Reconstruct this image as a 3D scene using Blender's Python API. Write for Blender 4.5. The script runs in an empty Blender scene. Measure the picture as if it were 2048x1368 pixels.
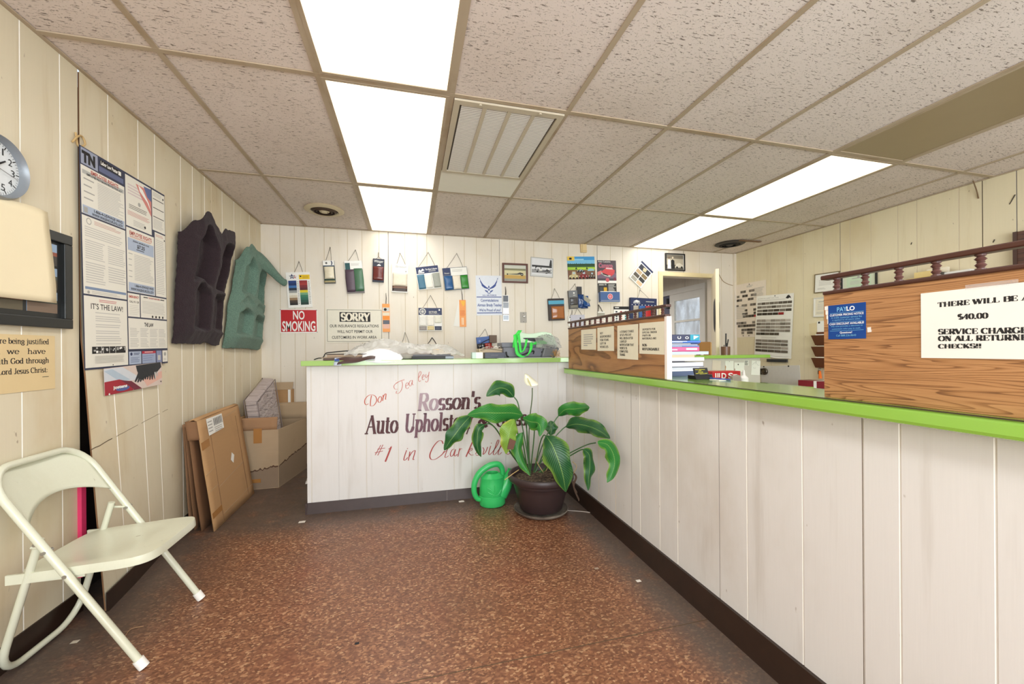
import bpy, bmesh, math, random
from mathutils import Vector, Matrix, noise
random.seed(7)
R = math.radians
SC = bpy.context.scene
COL = SC.collection

# ------------------------------------------------------------------ camera
EYE = Vector((0, 0, 1.137))                       # eye height above the floor, metres
YAW, ROLL, FPX, CY = 0.2513, -0.0072, 795.15, 699.11
XR = Vector((math.cos(YAW), -math.sin(YAW), 0)); FW = Vector((math.sin(YAW), math.cos(YAW), 0)); ZU = Vector((0, 0, 1))
CR = XR * math.cos(ROLL) + ZU * math.sin(ROLL); CU = -XR * math.sin(ROLL) + ZU * math.cos(ROLL)
cd = bpy.data.cameras.new('camera'); cam = bpy.data.objects.new('camera', cd); COL.objects.link(cam)
cd.sensor_width = 36; cd.lens = FPX / 2048 * 36; cd.shift_y = (CY - 684) / 2048; cd.clip_start = 0.02
cam.matrix_world = Matrix(((CR.x, CU.x, -FW.x, EYE.x), (CR.y, CU.y, -FW.y, EYE.y), (CR.z, CU.z, -FW.z, EYE.z), (0, 0, 0, 1)))
SC.camera = cam
# ------------------------------------------------------------------ light and exposure
SC.view_settings.view_transform = 'Standard'; SC.view_settings.look = 'None'; SC.view_settings.gamma = 1
SC.view_settings.use_curve_mapping = False; SC.view_settings.exposure = -0.06
SC.cycles.max_bounces = 10; SC.cycles.diffuse_bounces = 6; SC.cycles.transparent_max_bounces = 12
SC.cycles.sample_clamp_indirect = 8
w = bpy.data.worlds.new('sky'); SC.world = w; w.use_nodes = True
w.node_tree.nodes['Background'].inputs[0].default_value = (0.80, 0.90, 1.0, 1)
w.node_tree.nodes['Background'].inputs[1].default_value = 1.1
LAMP = 4.4                                        # radiance of the fluorescent diffusers
def area(name, loc, rot, sx, sy, power, colr):
    l = bpy.data.lights.new(name, 'AREA'); l.shape = 'RECTANGLE'; l.size = sx; l.size_y = sy; l.energy = power; l.color = colr
    o = bpy.data.objects.new(name, l); COL.objects.link(o); o.location = loc; o.rotation_euler = rot; return o
area('shop_window_daylight', (1.2, -1.75, 1.35), (R(90), 0, 0), 4.4, 1.7, 225, (0.90, 0.96, 1.0))     # daylight through the shop window behind the viewer
area('rear_room_fill', (2.4, 6.6, 2.2), (0, 0, 0), 1.2, 1.2, 75, (1.0, 0.97, 0.92))             # added fill light, no visible source, brightens the rear room

# ------------------------------------------------------------------ places in the room (metres)
XL, XRW, YB, ZC = -1.416, 4.214, 4.407, 2.393     # left wall, right wall, back wall, ceiling
PLANES = {'back': ('y', YB, Vector((1, 0, 0)), Vector((0, -1, 0))), 'left': ('x', XL, Vector((0, 1, 0)), Vector((1, 0, 0))),
          'right': ('x', XRW, Vector((0, -1, 0)), Vector((-1, 0, 0))), 'partition': ('x', 1.19, Vector((0, -1, 0)), Vector((-1, 0, 0))),
          'desk': ('y', 3.53, Vector((1, 0, 0)), Vector((0, -1, 0))), 'counter': ('y', 3.044, Vector((1, 0, 0)), Vector((0, -1, 0)))}
def at(x, y, ax, v):
    """the point of the photograph (x, y) on the plane ax = v of the room"""
    r = FW + CR * ((x - 1024) / FPX) - CU * ((y - CY) / FPX)
    i = 'xyz'.index(ax)
    return EYE + r * ((v - EYE[i]) / r[i])

# ------------------------------------------------------------------ materials
def lin(c):
    return tuple(((v / 255) / 12.92 if v / 255 <= 0.04045 else ((v / 255 + 0.055) / 1.055) ** 2.4) for v in c) + (1,)
class NT:
    def __init__(s, name):
        s.m = bpy.data.materials.new(name); s.m.use_nodes = True; s.t = s.m.node_tree; s.n = s.t.nodes; s.p = s.n['Principled BSDF']
        s.tc = s.n.new('ShaderNodeTexCoord')
    def link(s, a, b): s.t.links.new(a, b)
    def coord(s, scale=(1, 1, 1), rot=(0, 0, 0), src='Object'):
        m = s.n.new('ShaderNodeMapping'); m.inputs['Scale'].default_value = scale; m.inputs['Rotation'].default_value = rot
        s.link(s.tc.outputs[src], m.inputs[0]); return m.outputs[0]
    def noise(s, co, scale, detail=4, rough=0.55, dist=0):
        n = s.n.new('ShaderNodeTexNoise'); n.inputs['Scale'].default_value = scale; n.inputs['Detail'].default_value = detail
        n.inputs['Roughness'].default_value = rough; n.inputs['Distortion'].default_value = dist; s.link(co, n.inputs['Vector']); return n.outputs['Fac']
    def ramp(s, f, stops):
        r = s.n.new('ShaderNodeValToRGB'); e = r.color_ramp.elements
        while len(e) < len(stops): e.new(0.5)
        for i, (p, c) in enumerate(stops): e[i].position = p; e[i].color = c if len(c) == 4 else lin(c)
        s.link(f, r.inputs[0]); return r.outputs[0]
    def step(s, f, a, b):
        r = s.n.new('ShaderNodeMapRange'); r.interpolation_type = 'SMOOTHSTEP'; r.inputs[1].default_value = a; r.inputs[2].default_value = b
        s.link(f, r.inputs[0]); return r.outputs[0]
    def math(s, op, a, b=0.0):
        m = s.n.new('ShaderNodeMath'); m.operation = op
        for i, v in enumerate((a, b)):
            if isinstance(v, (int, float)): m.inputs[i].default_value = v
            else: s.link(v, m.inputs[i])
        return m.outputs[0]
    def mix(s, f, a, b, mode='MIX'):
        m = s.n.new('ShaderNodeMixRGB'); m.blend_type = mode
        for i, v in enumerate((f, a, b)):
            if isinstance(v, (int, float)): m.inputs[i].default_value = v
            elif isinstance(v, tuple): m.inputs[i].default_value = v if len(v) == 4 else lin(v)
            else: s.link(v, m.inputs[i])
        return m.outputs[0]
    def base(s, c): s.link(c, s.p.inputs['Base Color'])
    def bump(s, h, strength=0.3, dist=0.002):
        b = s.n.new('ShaderNodeBump'); b.inputs['Strength'].default_value = strength; b.inputs['Distance'].default_value = dist
        s.link(h, b.inputs['Height']); s.link(b.outputs[0], s.p.inputs['Normal'])
    def rough(s, v):
        if isinstance(v, (int, float)): s.p.inputs['Roughness'].default_value = v
        else: s.link(v, s.p.inputs['Roughness'])
_cols = {}
def col(c, rough=0.55, metal=0.0, var=0.05, scale=30):
    """a plain surface of one colour with a slight procedural unevenness"""
    k = (tuple(c), rough, metal, var, scale)
    if k not in _cols:
        t = NT('surface_%d_%d_%d' % tuple(c)); b = lin(c)
        f = t.noise(t.coord(), scale, 3)
        t.base(t.mix(f, tuple(x * (1 - var) for x in b[:3]) + (1,), tuple(min(1, x * (1 + var)) for x in b[:3]) + (1,)))
        t.rough(rough); t.p.inputs['Metallic'].default_value = metal; _cols[k] = t.m
    return _cols[k]
def stained(name, c, stain, amount=0.5, drip=True, rough=0.5, speck=True, grain=(8, 8, 0.7)):
    """painted wood panelling: faint grain, brown stains and runs, small scuffs"""
    t = NT(name)
    g = t.noise(t.coord((grain[0] * 6, grain[1] * 6, grain[2])), 6, 5, 0.6)
    b = t.mix(t.math('MULTIPLY', g, 0.35), c, tuple(v * 0.90 for v in c))
    f1 = t.step(t.noise(t.coord((1, 1, 0.55)), 2.1, 5, 0.6), 0.46, 0.75)
    b = t.mix(t.math('MULTIPLY', f1, amount), b, stain)
    if drip:
        f2 = t.step(t.noise(t.coord((7, 7, 0.5)), 2.0, 4, 0.6), 0.55, 0.78)
        b = t.mix(t.math('MULTIPLY', f2, amount * 0.75), b, tuple(v * 0.93 for v in stain))
    if speck:
        f3 = t.step(t.noise(t.coord((1.6, 1.6, 0.8)), 21, 2, 0.5), 0.74, 0.79)
        b = t.mix(t.math('MULTIPLY', f3, 0.55), b, (120, 96, 70))
    t.base(b); t.rough(rough); t.bump(g, 0.12, 0.001); return t.m
M = {}
M['wall_left'] = stained('cream_panelling', (219, 208, 182), (196, 172, 128), 0.6)
M['wall_back'] = stained('cream_panelling_back', (231, 222, 207), (216, 198, 164), 0.45)
M['wall_right'] = stained('cream_panelling_right', (226, 214, 182), (200, 178, 132), 0.45)
M['panel_white'] = stained('white_counter_panelling', (226, 223, 220), (196, 187, 176), 0.55, grain=(8, 8, 1.2))
M['groove_light'] = col((234, 229, 218), 0.5); M['groove_soft'] = col((206, 192, 166), 0.6); M['groove_dark'] = col((92, 74, 54), 0.8); M['groove_grey'] = col((150, 143, 138), 0.7)
def m_ceiling():
    t = NT('fissured_ceiling_tile')
    f = t.step(t.noise(t.coord((26, 112, 1)), 1.3, 3, 0.6, 0.5), 0.60, 0.65)
    p = t.step(t.noise(t.coord((70, 70, 1)), 2.2, 2, 0.5), 0.64, 0.70)
    f = t.math('MAXIMUM', f, t.math('MULTIPLY', p, 0.6))
    d = t.step(t.noise(t.coord(), 1.1, 4), 0.42, 0.72)
    b = t.mix(t.math('MULTIPLY', d, 0.55), (224, 211, 203), (205, 190, 178))
    b = t.mix(t.math('MULTIPLY', f, 0.8), b, (100, 84, 70))
    t.base(b); t.rough(0.9); t.bump(t.math('SUBTRACT', 1, f), 0.6, 0.004); return t.m
M['ceiling'] = m_ceiling()
M['grid'] = stained('yellowed_grid_metal', (180, 162, 138), (138, 110, 74), 0.7, False, 0.5, False)
def m_floor():
    t = NT('brown_cork_linoleum')
    v = t.n.new('ShaderNodeTexVoronoi'); v.inputs['Scale'].default_value = 150; v.inputs['Randomness'].default_value = 1
    n0 = t.n.new('ShaderNodeTexNoise'); n0.inputs['Scale'].default_value = 40; t.link(t.tc.outputs['Object'], n0.inputs['Vector'])
    add = t.mix(0.010, t.coord((0.7, 1.0, 1)), n0.outputs['Color']); t.link(add, v.inputs['Vector'])
    sep = t.n.new('ShaderNodeSeparateColor'); t.link(v.outputs['Color'], sep.inputs[0])
    b = t.ramp(sep.outputs[0], [(0.0, (104, 66, 47)), (0.30, (120, 77, 55)), (0.60, (134, 89, 64)), (0.80, (152, 104, 75)), (0.92, (174, 127, 93)), (1.0, (190, 150, 114))])
    big = t.step(t.noise(t.coord((1, 1, 1)), 1.6, 5, 0.62), 0.42, 0.70)
    b = t.mix(t.math('MULTIPLY', big, 0.36), b, (100, 72, 56))
    red = t.step(t.noise(t.coord((1.3, 0.7, 1)), 2.3, 3), 0.5, 0.75)
    b = t.mix(t.math('MULTIPLY', red, 0.28), b, (132, 68, 46))
    # grime swept up against the skirtings (real dirt, in floor metres)
    s = t.n.new('ShaderNodeSeparateXYZ'); t.link(t.tc.outputs['Object'], s.inputs[0])
    gr = t.math('MAXIMUM', t.step(s.outputs[0], 0.92, 1.12), t.step(s.outputs[1], 2.55, 2.98))
    gl = t.math('SUBTRACT', 1.0, t.step(s.outputs[0], -1.30, -0.85))
    gr = t.math('MAXIMUM', gr, gl)
    dn = t.step(t.noise(t.coord(), 6, 5, 0.65), 0.15, 0.50)
    b = t.mix(t.math('MULTIPLY', t.math('MULTIPLY', gr, dn), 0.85), b, (84, 76, 70))
    sp = t.step(t.noise(t.coord(), 75, 1), 0.80, 0.82)
    b = t.mix(t.math('MULTIPLY', sp, 0.6), b, (196, 178, 156))
    t.base(b); rn = t.noise(t.coord(), 9, 4); t.rough(t.math('ADD', t.math('MULTIPLY', rn, 0.30), 0.24))
    t.p.inputs['Specular IOR Level'].default_value = 0.45; t.bump(sep.outputs[0], 0.08, 0.0006); return t.m
M['floor'] = m_floor()
def m_oak(name, a, b_, c, rings=20.0, stretch=5.0):
    t = NT(name)
    n = t.noise(t.coord((1, 0.9 if stretch < 5 else 0.55, stretch), src='Object'), 1.3, 2, 0.5, 0.3)
    r = t.math('FRACT', t.math('MULTIPLY', n, rings)); r2 = t.math('MULTIPLY', t.step(r, 0.0, 0.55), t.math('SUBTRACT', 1.0, t.step(r, 0.93, 1.0)))
    g = t.noise(t.coord((1, 7, 260)), 1.5, 3, 0.65); h = t.noise(t.coord((1, 2, 34)), 1.5, 3, 0.6)
    f = t.math('ADD', t.math('ADD', t.math('MULTIPLY', r2, 0.30), t.math('MULTIPLY', g, 0.45)), t.math('MULTIPLY', h, 0.35))
    t.base(t.ramp(f, [(0.30, c), (0.52, b_), (0.80, a)])); t.rough(0.45); t.bump(g, 0.08, 0.0006); return t.m
M['oak'] = m_oak('oak_woodgrain_board', (184, 136, 90), (160, 112, 69), (100, 64, 38), 34, 13)
M['oak_far'] = m_oak('oak_woodgrain_board_dark', (172, 124, 78), (144, 98, 58), (92, 58, 34), 10, 3.6)
M['dark_wood'] = col((74, 42, 32), 0.35, 0, 0.15, 12); M['spindle'] = col((98, 66, 60), 0.3, 0, 0.12, 20)
def m_green(name='lime_green_laminate', c0=(142, 190, 74), c1=(128, 168, 78), amt=0.4):
    t = NT(name)
    d = t.step(t.noise(t.coord((1, 1, 1)), 3.2, 5), 0.45, 0.8)
    t.base(t.mix(t.math('MULTIPLY', d, amt), c0, c1)); t.rough(0.16); t.p.inputs['Coat Weight'].default_value = 0.6; t.p.inputs['Coat Roughness'].default_value = 0.12; return t.m
M['green'] = m_green(); M['green_worn_glare'] = m_green('worn_glare_lime_laminate', (148, 186, 96), (172, 200, 146), 0.8)  # second green: worn, with the glare on the top put into its pale colour
M['green_pale'] = col((158, 196, 128), 0.3, 0, 0.08, 6)
M['kick'] = col((66, 52, 50), 0.45, 0, 0.18, 14); M['kick_dark'] = col((44, 28, 20), 0.4, 0, 0.35, 18)
M['black'] = col((24, 23, 23), 0.5); M['ink'] = col((30, 28, 28), 0.7); M['white'] = col((238, 236, 230), 0.6); M['paper'] = col((234, 232, 224), 0.75, 0, 0.03, 12)
M['old_paper'] = col((224, 218, 196), 0.75, 0, 0.05, 10); M['string'] = col((52, 46, 42), 0.8); M['grey_print'] = col((168, 166, 160), 0.8)
M['soft_print'] = col((196, 193, 186), 0.8); M['navy'] = col((32, 44, 84), 0.5); M['cream'] = col((232, 224, 204), 0.6); M['steel'] = col((170, 166, 160), 0.3, 0.8)
def m_cardboard(name, c):
    t = NT(name); f = t.noise(t.coord((3, 3, 60)), 2, 3); d = t.step(t.noise(t.coord(), 4, 5), 0.5, 0.8)
    t.base(t.mix(t.math('MULTIPLY', d, 0.35), t.mix(t.math('MULTIPLY', f, 0.3), c, tuple(v * 0.88 for v in c)), tuple(v * 0.8 for v in c))); t.rough(0.85); return t.m
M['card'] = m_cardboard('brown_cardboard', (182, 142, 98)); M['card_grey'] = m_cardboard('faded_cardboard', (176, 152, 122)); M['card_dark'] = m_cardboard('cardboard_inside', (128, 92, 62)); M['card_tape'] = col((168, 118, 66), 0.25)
def m_fuzz(name, a, b_):
    t = NT(name); f = t.noise(t.coord(), 140, 3, 0.7); g = t.noise(t.coord(), 5, 4)
    t.base(t.mix(t.math('MULTIPLY', t.step(f, 0.3, 0.7), 0.7), t.mix(g, a, b_), tuple(min(255, v * 1.25) for v in b_))); t.rough(0.95); t.bump(f, 0.9, 0.006)
    t.p.inputs['Sheen Weight'].default_value = 0.08; return t.m
M['purple'] = m_fuzz('purple_brown_carpet', (28, 16, 20), (40, 26, 31)); M['green_carpet'] = m_fuzz('sea_green_carpet', (74, 98, 87), (96, 122, 108))
def m_film(name, c, alpha, rough=0.12):
    t = NT(name); tr = t.n.new('ShaderNodeBsdfTransparent'); mx = t.n.new('ShaderNodeMixShader'); out = t.n['Material Output']
    t.p.inputs['Base Color'].default_value = lin(c); t.p.inputs['Roughness'].default_value = rough
    f = t.math('ADD', t.math('MULTIPLY', t.noise(t.coord(), 14, 4), 0.3), alpha - 0.15); t.link(f, mx.inputs[0])
    t.link(tr.outputs[0], mx.inputs[1]); t.link(t.p.outputs[0], mx.inputs[2]); t.link(mx.outputs[0], out.inputs[0]); return t.m
M['film'] = m_film('clear_plastic_film', (214, 212, 206), 0.50, 0.08); M['film_thin'] = m_film('thin_plastic_sleeve', (235, 235, 235), 0.30); M['film_smoke'] = m_film('smoky_plastic_film', (150, 152, 150), 0.55)
def m_pane():
    t = NT('dusty_window_glass'); tr = t.n.new('ShaderNodeBsdfTransparent'); mx = t.n.new('ShaderNodeMixShader'); out = t.n['Material Output']
    t.p.inputs['Base Color'].default_value = lin((214, 218, 220)); t.p.inputs['Roughness'].default_value = 0.15
    t.link(t.math('ADD', t.math('MULTIPLY', t.step(t.noise(t.coord((3, 3, 1)), 3, 5, 0.6), 0.35, 0.7), 0.4), 0.25), mx.inputs[0])
    t.link(tr.outputs[0], mx.inputs[1]); t.link(t.p.outputs[0], mx.inputs[2]); t.link(mx.outputs[0], out.inputs[0]); return t.m
M['pane'] = m_pane()
def m_emit(name, c, s):
    t = NT(name); t.p.inputs['Base Color'].default_value = lin((240, 240, 235)); t.p.inputs['Emission Color'].default_value = c; t.p.inputs['Emission Strength'].default_value = s
    return t.m
def m_diffuser():
    """lit acrylic panel whose rim has yellowed"""
    t = NT('lit_diffuser'); s_ = t.n.new('ShaderNodeSeparateXYZ'); t.link(t.tc.outputs['Object'], s_.inputs[0])
    ex = t.step(t.math('ABSOLUTE', s_.outputs[0]), 0.225, 0.282); ey = t.step(t.math('ABSOLUTE', s_.outputs[1]), 0.52, 0.592)
    e = t.math('MAXIMUM', ex, ey); e = t.math('MULTIPLY', e, t.math('ADD', 0.55, t.math('MULTIPLY', t.noise(t.coord(), 7, 4), 0.7)))
    t.p.inputs['Base Color'].default_value = lin((240, 240, 235)); t.link(t.mix(e, (1.0, 0.985, 0.965, 1), (1.0, 0.90, 0.66, 1)), t.p.inputs['Emission Color'])
    t.link(t.math('ADD', 0.80, t.math('MULTIPLY', t.math('SUBTRACT', 1.0, t.math('MINIMUM', e, 1.0)), LAMP - 0.80)), t.p.inputs['Emission Strength']); return t.m
M['lamp'] = m_diffuser(); M['diffuser_off'] = col((150, 132, 100), 0.35, 0, 0.06, 5)

# ------------------------------------------------------------------ mesh builder
def cat(pts, n=8, closed=False):
    """smooth curve through points"""
    P = [Vector(p) for p in pts]; out = []; N = len(P)
    for i in range(N if closed else N - 1):
        p1, p2 = P[i], P[(i + 1) % N]
        p0 = P[i - 1] if (i > 0 or closed) else p1 + (p1 - p2); p3 = P[(i + 2) % N] if (i + 2 < N or closed) else p2 + (p2 - p1)
        for k in range(n):
            u = k / n
            out.append(0.5 * ((2 * p1) + (p2 - p0) * u + (2 * p0 - 5 * p1 + 4 * p2 - p3) * u * u + (3 * p1 - p0 - 3 * p2 + p3) * u ** 3))
    if not closed: out.append(P[-1])
    return out
_txt = {}
def text_geo(s, bold):
    k = (s, bold)
    if k not in _txt:
        c = bpy.data.curves.new('lettering', 'FONT'); c.body = s; c.dimensions = '2D'; c.fill_mode = 'FRONT'; c.resolution_u = 3; c.offset = bold
        o = bpy.data.objects.new('lettering', c); COL.objects.link(o)
        dg = bpy.context.evaluated_depsgraph_get(); me = bpy.data.meshes.new_from_object(o.evaluated_get(dg))
        V = [(v.co.x, v.co.y) for v in me.vertices]; F = [tuple(p.vertices) for p in me.polygons]
        bpy.data.objects.remove(o); bpy.data.curves.remove(c); bpy.data.meshes.remove(me)
        x0 = min(v[0] for v in V); x1 = max(v[0] for v in V); y0 = min(v[1] for v in V); y1 = max(v[1] for v in V)
        _txt[k] = ([((a - x0) / (x1 - x0 or 1), (b - y0) / (y1 - y0 or 1)) for a, b in V], F)
    return _txt[k]
class MB:
    def __init__(s): s.v = []; s.f = []; s.m = []; s.mats = []; s.sm = []; s.uv = {}; s.zl = 0.0
    def mi(s, m):
        if m not in s.mats: s.mats.append(m)
        return s.mats.index(m)
    def poly(s, pts, m, smooth=False):
        b = len(s.v); s.v += [tuple(p) for p in pts]; s.f.append(tuple(range(b, b + len(pts)))); s.m.append(s.mi(m)); s.sm.append(smooth)
    def faces(s, V, F, m, smooth=False):
        b = len(s.v); s.v += [tuple(p) for p in V]; k = s.mi(m)
        for f in F: s.f.append(tuple(b + i for i in f)); s.m.append(k); s.sm.append(smooth)
    def hexa(s, p, m, smooth=False):
        """eight corners: bottom ring of four, then top ring of four"""
        s.faces(p, [(3, 2, 1, 0), (4, 5, 6, 7), (0, 1, 5, 4), (1, 2, 6, 5), (2, 3, 7, 6), (3, 0, 4, 7)], m, smooth)
    def box(s, a, b, m, X=None):
        x0, y0, z0 = a; x1, y1, z1 = b
        p = [(x0, y0, z0), (x1, y0, z0), (x1, y1, z0), (x0, y1, z0), (x0, y0, z1), (x1, y0, z1), (x1, y1, z1), (x0, y1, z1)]
        if X: p = [X @ Vector(q) for q in p]
        s.hexa(p, m)
    def grid(s, nu, nv, fn, m, smooth=True, closed=False):
        b = len(s.v); k = s.mi(m)
        for j in range(nv + 1):
            for i in range(nu + 1): s.v.append(tuple(fn(i / nu, j / nv)))
        for j in range(nv):
            for i in range(nu):
                q = b + j * (nu + 1) + i; s.uv[len(s.f)] = [(i / nu, j / nv), ((i + 1) / nu, j / nv), ((i + 1) / nu, (j + 1) / nv), (i / nu, (j + 1) / nv)]
                s.f.append((q, q + 1, q + nu + 2, q + nu + 1)); s.m.append(k); s.sm.append(smooth)
    def tube(s, pts, r, m, n=8, cap=True):
        P = [Vector(p) for p in pts]; N = len(P); b = len(s.v); k = s.mi(m); rr = r if isinstance(r, (list, tuple)) else [r] * N
        up = None
        for i in range(N):
            t = (P[min(i + 1, N - 1)] - P[max(i - 1, 0)]).normalized()
            if up is None: up = Vector((0, 0, 1)) if abs(t.z) < 0.9 else Vector((1, 0, 0))
            a = t.cross(up).normalized(); up = a.cross(t).normalized()
            for j in range(n):
                an = 2 * math.pi * j / n; s.v.append(tuple(P[i] + (a * math.cos(an) + up * math.sin(an)) * rr[i]))
        for i in range(N - 1):
            for j in range(n):
                j2 = (j + 1) % n; s.f.append((b + i * n + j, b + i * n + j2, b + (i + 1) * n + j2, b + (i + 1) * n + j)); s.m.append(k); s.sm.append(True)
        if cap:
            s.f.append(tuple(b + j for j in reversed(range(n)))); s.m.append(k); s.sm.append(False)
            s.f.append(tuple(b + (N - 1) * n + j for j in range(n))); s.m.append(k); s.sm.append(False)
    def lathe(s, prof, m, n=32, c=(0, 0, 0), sy=1.0, X=None):
        b = len(s.v); k = s.mi(m)
        for r, z in prof:
            for j in range(n):
                a = 2 * math.pi * j / n; p = Vector((c[0] + r * math.cos(a), c[1] + sy * r * math.sin(a), c[2] + z)); s.v.append(tuple(X @ p if X else p))
        for i in range(len(prof) - 1):
            for j in range(n):
                j2 = (j + 1) % n; s.f.append((b + i * n + j, b + i * n + j2, b + (i + 1) * n + j2, b + (i + 1) * n + j)); s.m.append(k); s.sm.append(True)
    def build(s, name, parent=None, mat=None, bevel=0, solid=0, sub=0, sharp=40):
        me = bpy.data.meshes.new(name); me.from_pydata(s.v, [], s.f)
        for mm in s.mats: me.materials.append(mm)
        for i, p in enumerate(me.polygons): p.material_index = s.m[i]; p.use_smooth = s.sm[i]
        if s.uv:
            ul = me.uv_layers.new(name='UVMap')
            for fi, q in s.uv.items():
                for li, u in zip(me.polygons[fi].loop_indices, q): ul.data[li].uv = u
        me.update()
        if any(s.sm): me.set_sharp_from_angle(angle=R(sharp))
        o = bpy.data.objects.new(name, me); COL.objects.link(o)
        if parent is not None: o.parent = parent
        if mat is not None: o.matrix_world = mat
        if solid: md = o.modifiers.new('thickness', 'SOLIDIFY'); md.thickness = solid; md.offset = 0
        if bevel: md = o.modifiers.new('edges', 'BEVEL'); md.width = bevel; md.segments = 2; md.limit_method = 'ANGLE'
        if sub: md = o.modifiers.new('smooth', 'SUBSURF'); md.levels = sub; md.render_levels = sub
        return o
def tag(o, label=None, cat_=None, group=None, kind=None):
    if label: o['label'] = label
    if cat_: o['category'] = cat_
    if group: o['group'] = group
    if kind: o['kind'] = kind
    return o
def thing(name, label, cat_, mat=None, group=None):
    o = bpy.data.objects.new(name, None); o.empty_display_size = 0.05; COL.objects.link(o)
    if mat is not None: o.matrix_world = mat if isinstance(mat, Matrix) else Matrix.Translation(mat)
    return tag(o, label, cat_, group)
def struct(o): o['kind'] = 'structure'; return o
class Sheet(MB):
    """a flat rectangular thing: local x to the right, y up, z out of the wall; drawing boxes are fractions from the top left"""
    def __init__(s, w, h, t, m, edge=None):
        super().__init__(); s.w = w; s.h = h; s.t = t; s.z = t
        s.box((0, -h, 0), (w, 0, t), m)
    def lift(s): s.z += 0.00008; return s.z
    def rect(s, x0, y0, x1, y1, m, z=None):
        z = z or s.lift(); s.poly([(x0 * s.w, -y1 * s.h, z), (x1 * s.w, -y1 * s.h, z), (x1 * s.w, -y0 * s.h, z), (x0 * s.w, -y0 * s.h, z)], m)
    def shape(s, pts, m, z=None):
        z = z or s.lift()
        bm = bmesh.new(); vs = [bm.verts.new((x * s.w, -y * s.h, z)) for x, y in pts]; f = bm.faces.new(vs); f.normal_update()
        if f.normal.z < 0: f.normal_flip()
        r = bmesh.ops.triangulate(bm, faces=[f]); bm.verts.index_update()
        s.faces([v.co for v in bm.verts], [tuple(v.index for v in q.verts) for q in bm.faces], m); bm.free()
    def disc(s, cx, cy, r, m, n=16, ry=None):
        ry = ry or r * s.w / s.h
        s.shape([(cx + r * math.cos(6.2832 * k / n), cy + ry * math.sin(6.2832 * k / n)) for k in range(n)], m)
    def txt(s, t, x0, y0, x1, y1, m, bold=0.0, slant=0.0):
        V, F = text_geo(t, bold); z = s.lift(); W = (x1 - x0) * s.w; H = (y1 - y0) * s.h
        s.faces([(x0 * s.w + a * W + slant * b * H, -y1 * s.h + b * H, z) for a, b in V], F, m)
    def lines(s, x0, y0, x1, y1, n, m, ratio=0.45, ragged=0.25):
        z = s.lift(); dy = (y1 - y0) / n
        for k in range(n):
            e = x1 - (x1 - x0) * random.random() * ragged; y = y0 + k * dy
            s.rect(x0, y, e, y + dy * ratio, m, z)
    def outline(s, x0, y0, x1, y1, tx, m):
        ty = tx * s.w / s.h; z = s.lift()
        s.rect(x0, y0, x1, y0 + ty, m, z); s.rect(x0, y1 - ty, x1, y1, m, z); s.rect(x0, y0, x0 + tx, y1, m, z); s.rect(x1 - tx, y0, x1, y1, m, z)
    def pen(s, pts, w0, w1, m, z=None, ang=True):
        """a brush stroke in local metres: w0 thin, w1 thick on steep parts"""
        z = z or s.lift(); P = [Vector((p[0], p[1])) for p in pts]; L = []; N = len(P)
        for i in range(N):
            t = (P[min(i + 1, N - 1)] - P[max(i - 1, 0)]); t = t.normalized() if t.length > 1e-9 else Vector((0, 1))
            ww = (w0 + (w1 - w0) * abs(t.y) ** 1.6) / 2; nrm = Vector((-t.y, t.x)) * ww
            L.append((P[i] + nrm, P[i] - nrm))
        for i in range(N - 1):
            a, b = L[i]; c, d = L[i + 1]
            s.poly([(b.x, b.y, z), (d.x, d.y, z), (c.x, c.y, z), (a.x, a.y, z)], m)
def place(plane, TL, TR, BR, BL, off=0.0015):
    """a rectangle hung on a wall of the room, found from its four corners in the photograph -> matrix, width, height"""
    ax, v, u, n = PLANES[plane]
    P = [at(x, y, ax, v) for x, y in (TL, TR, BR, BL)]
    Q = [Vector((p.dot(u), p.z)) for p in P]
    wv = (Q[1] - Q[0] + Q[2] - Q[3]) / 2; hv = (Q[0] - Q[3] + Q[1] - Q[2]) / 2
    w_, h_ = wv.length, hv.length; a = math.atan2(wv.y, wv.x)
    c = sum(Q, Vector((0, 0))) / 4
    e1 = Vector((math.cos(a), math.sin(a))); e2 = Vector((-e1.y, e1.x)); o = c - e1 * w_ / 2 + e2 * h_ / 2
    x3 = u * e1.x + ZU * e1.y; y3 = u * e2.x + ZU * e2.y
    org = u * o.x + ZU * o.y + n * off
    k = 'xyz'.index(ax); org[k] = v + n[k] * off
    return Matrix(((x3.x, y3.x, n.x, org.x), (x3.y, y3.y, n.y, org.y), (x3.z, y3.z, n.z, org.z), (0, 0, 0, 1))), w_, h_

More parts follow.
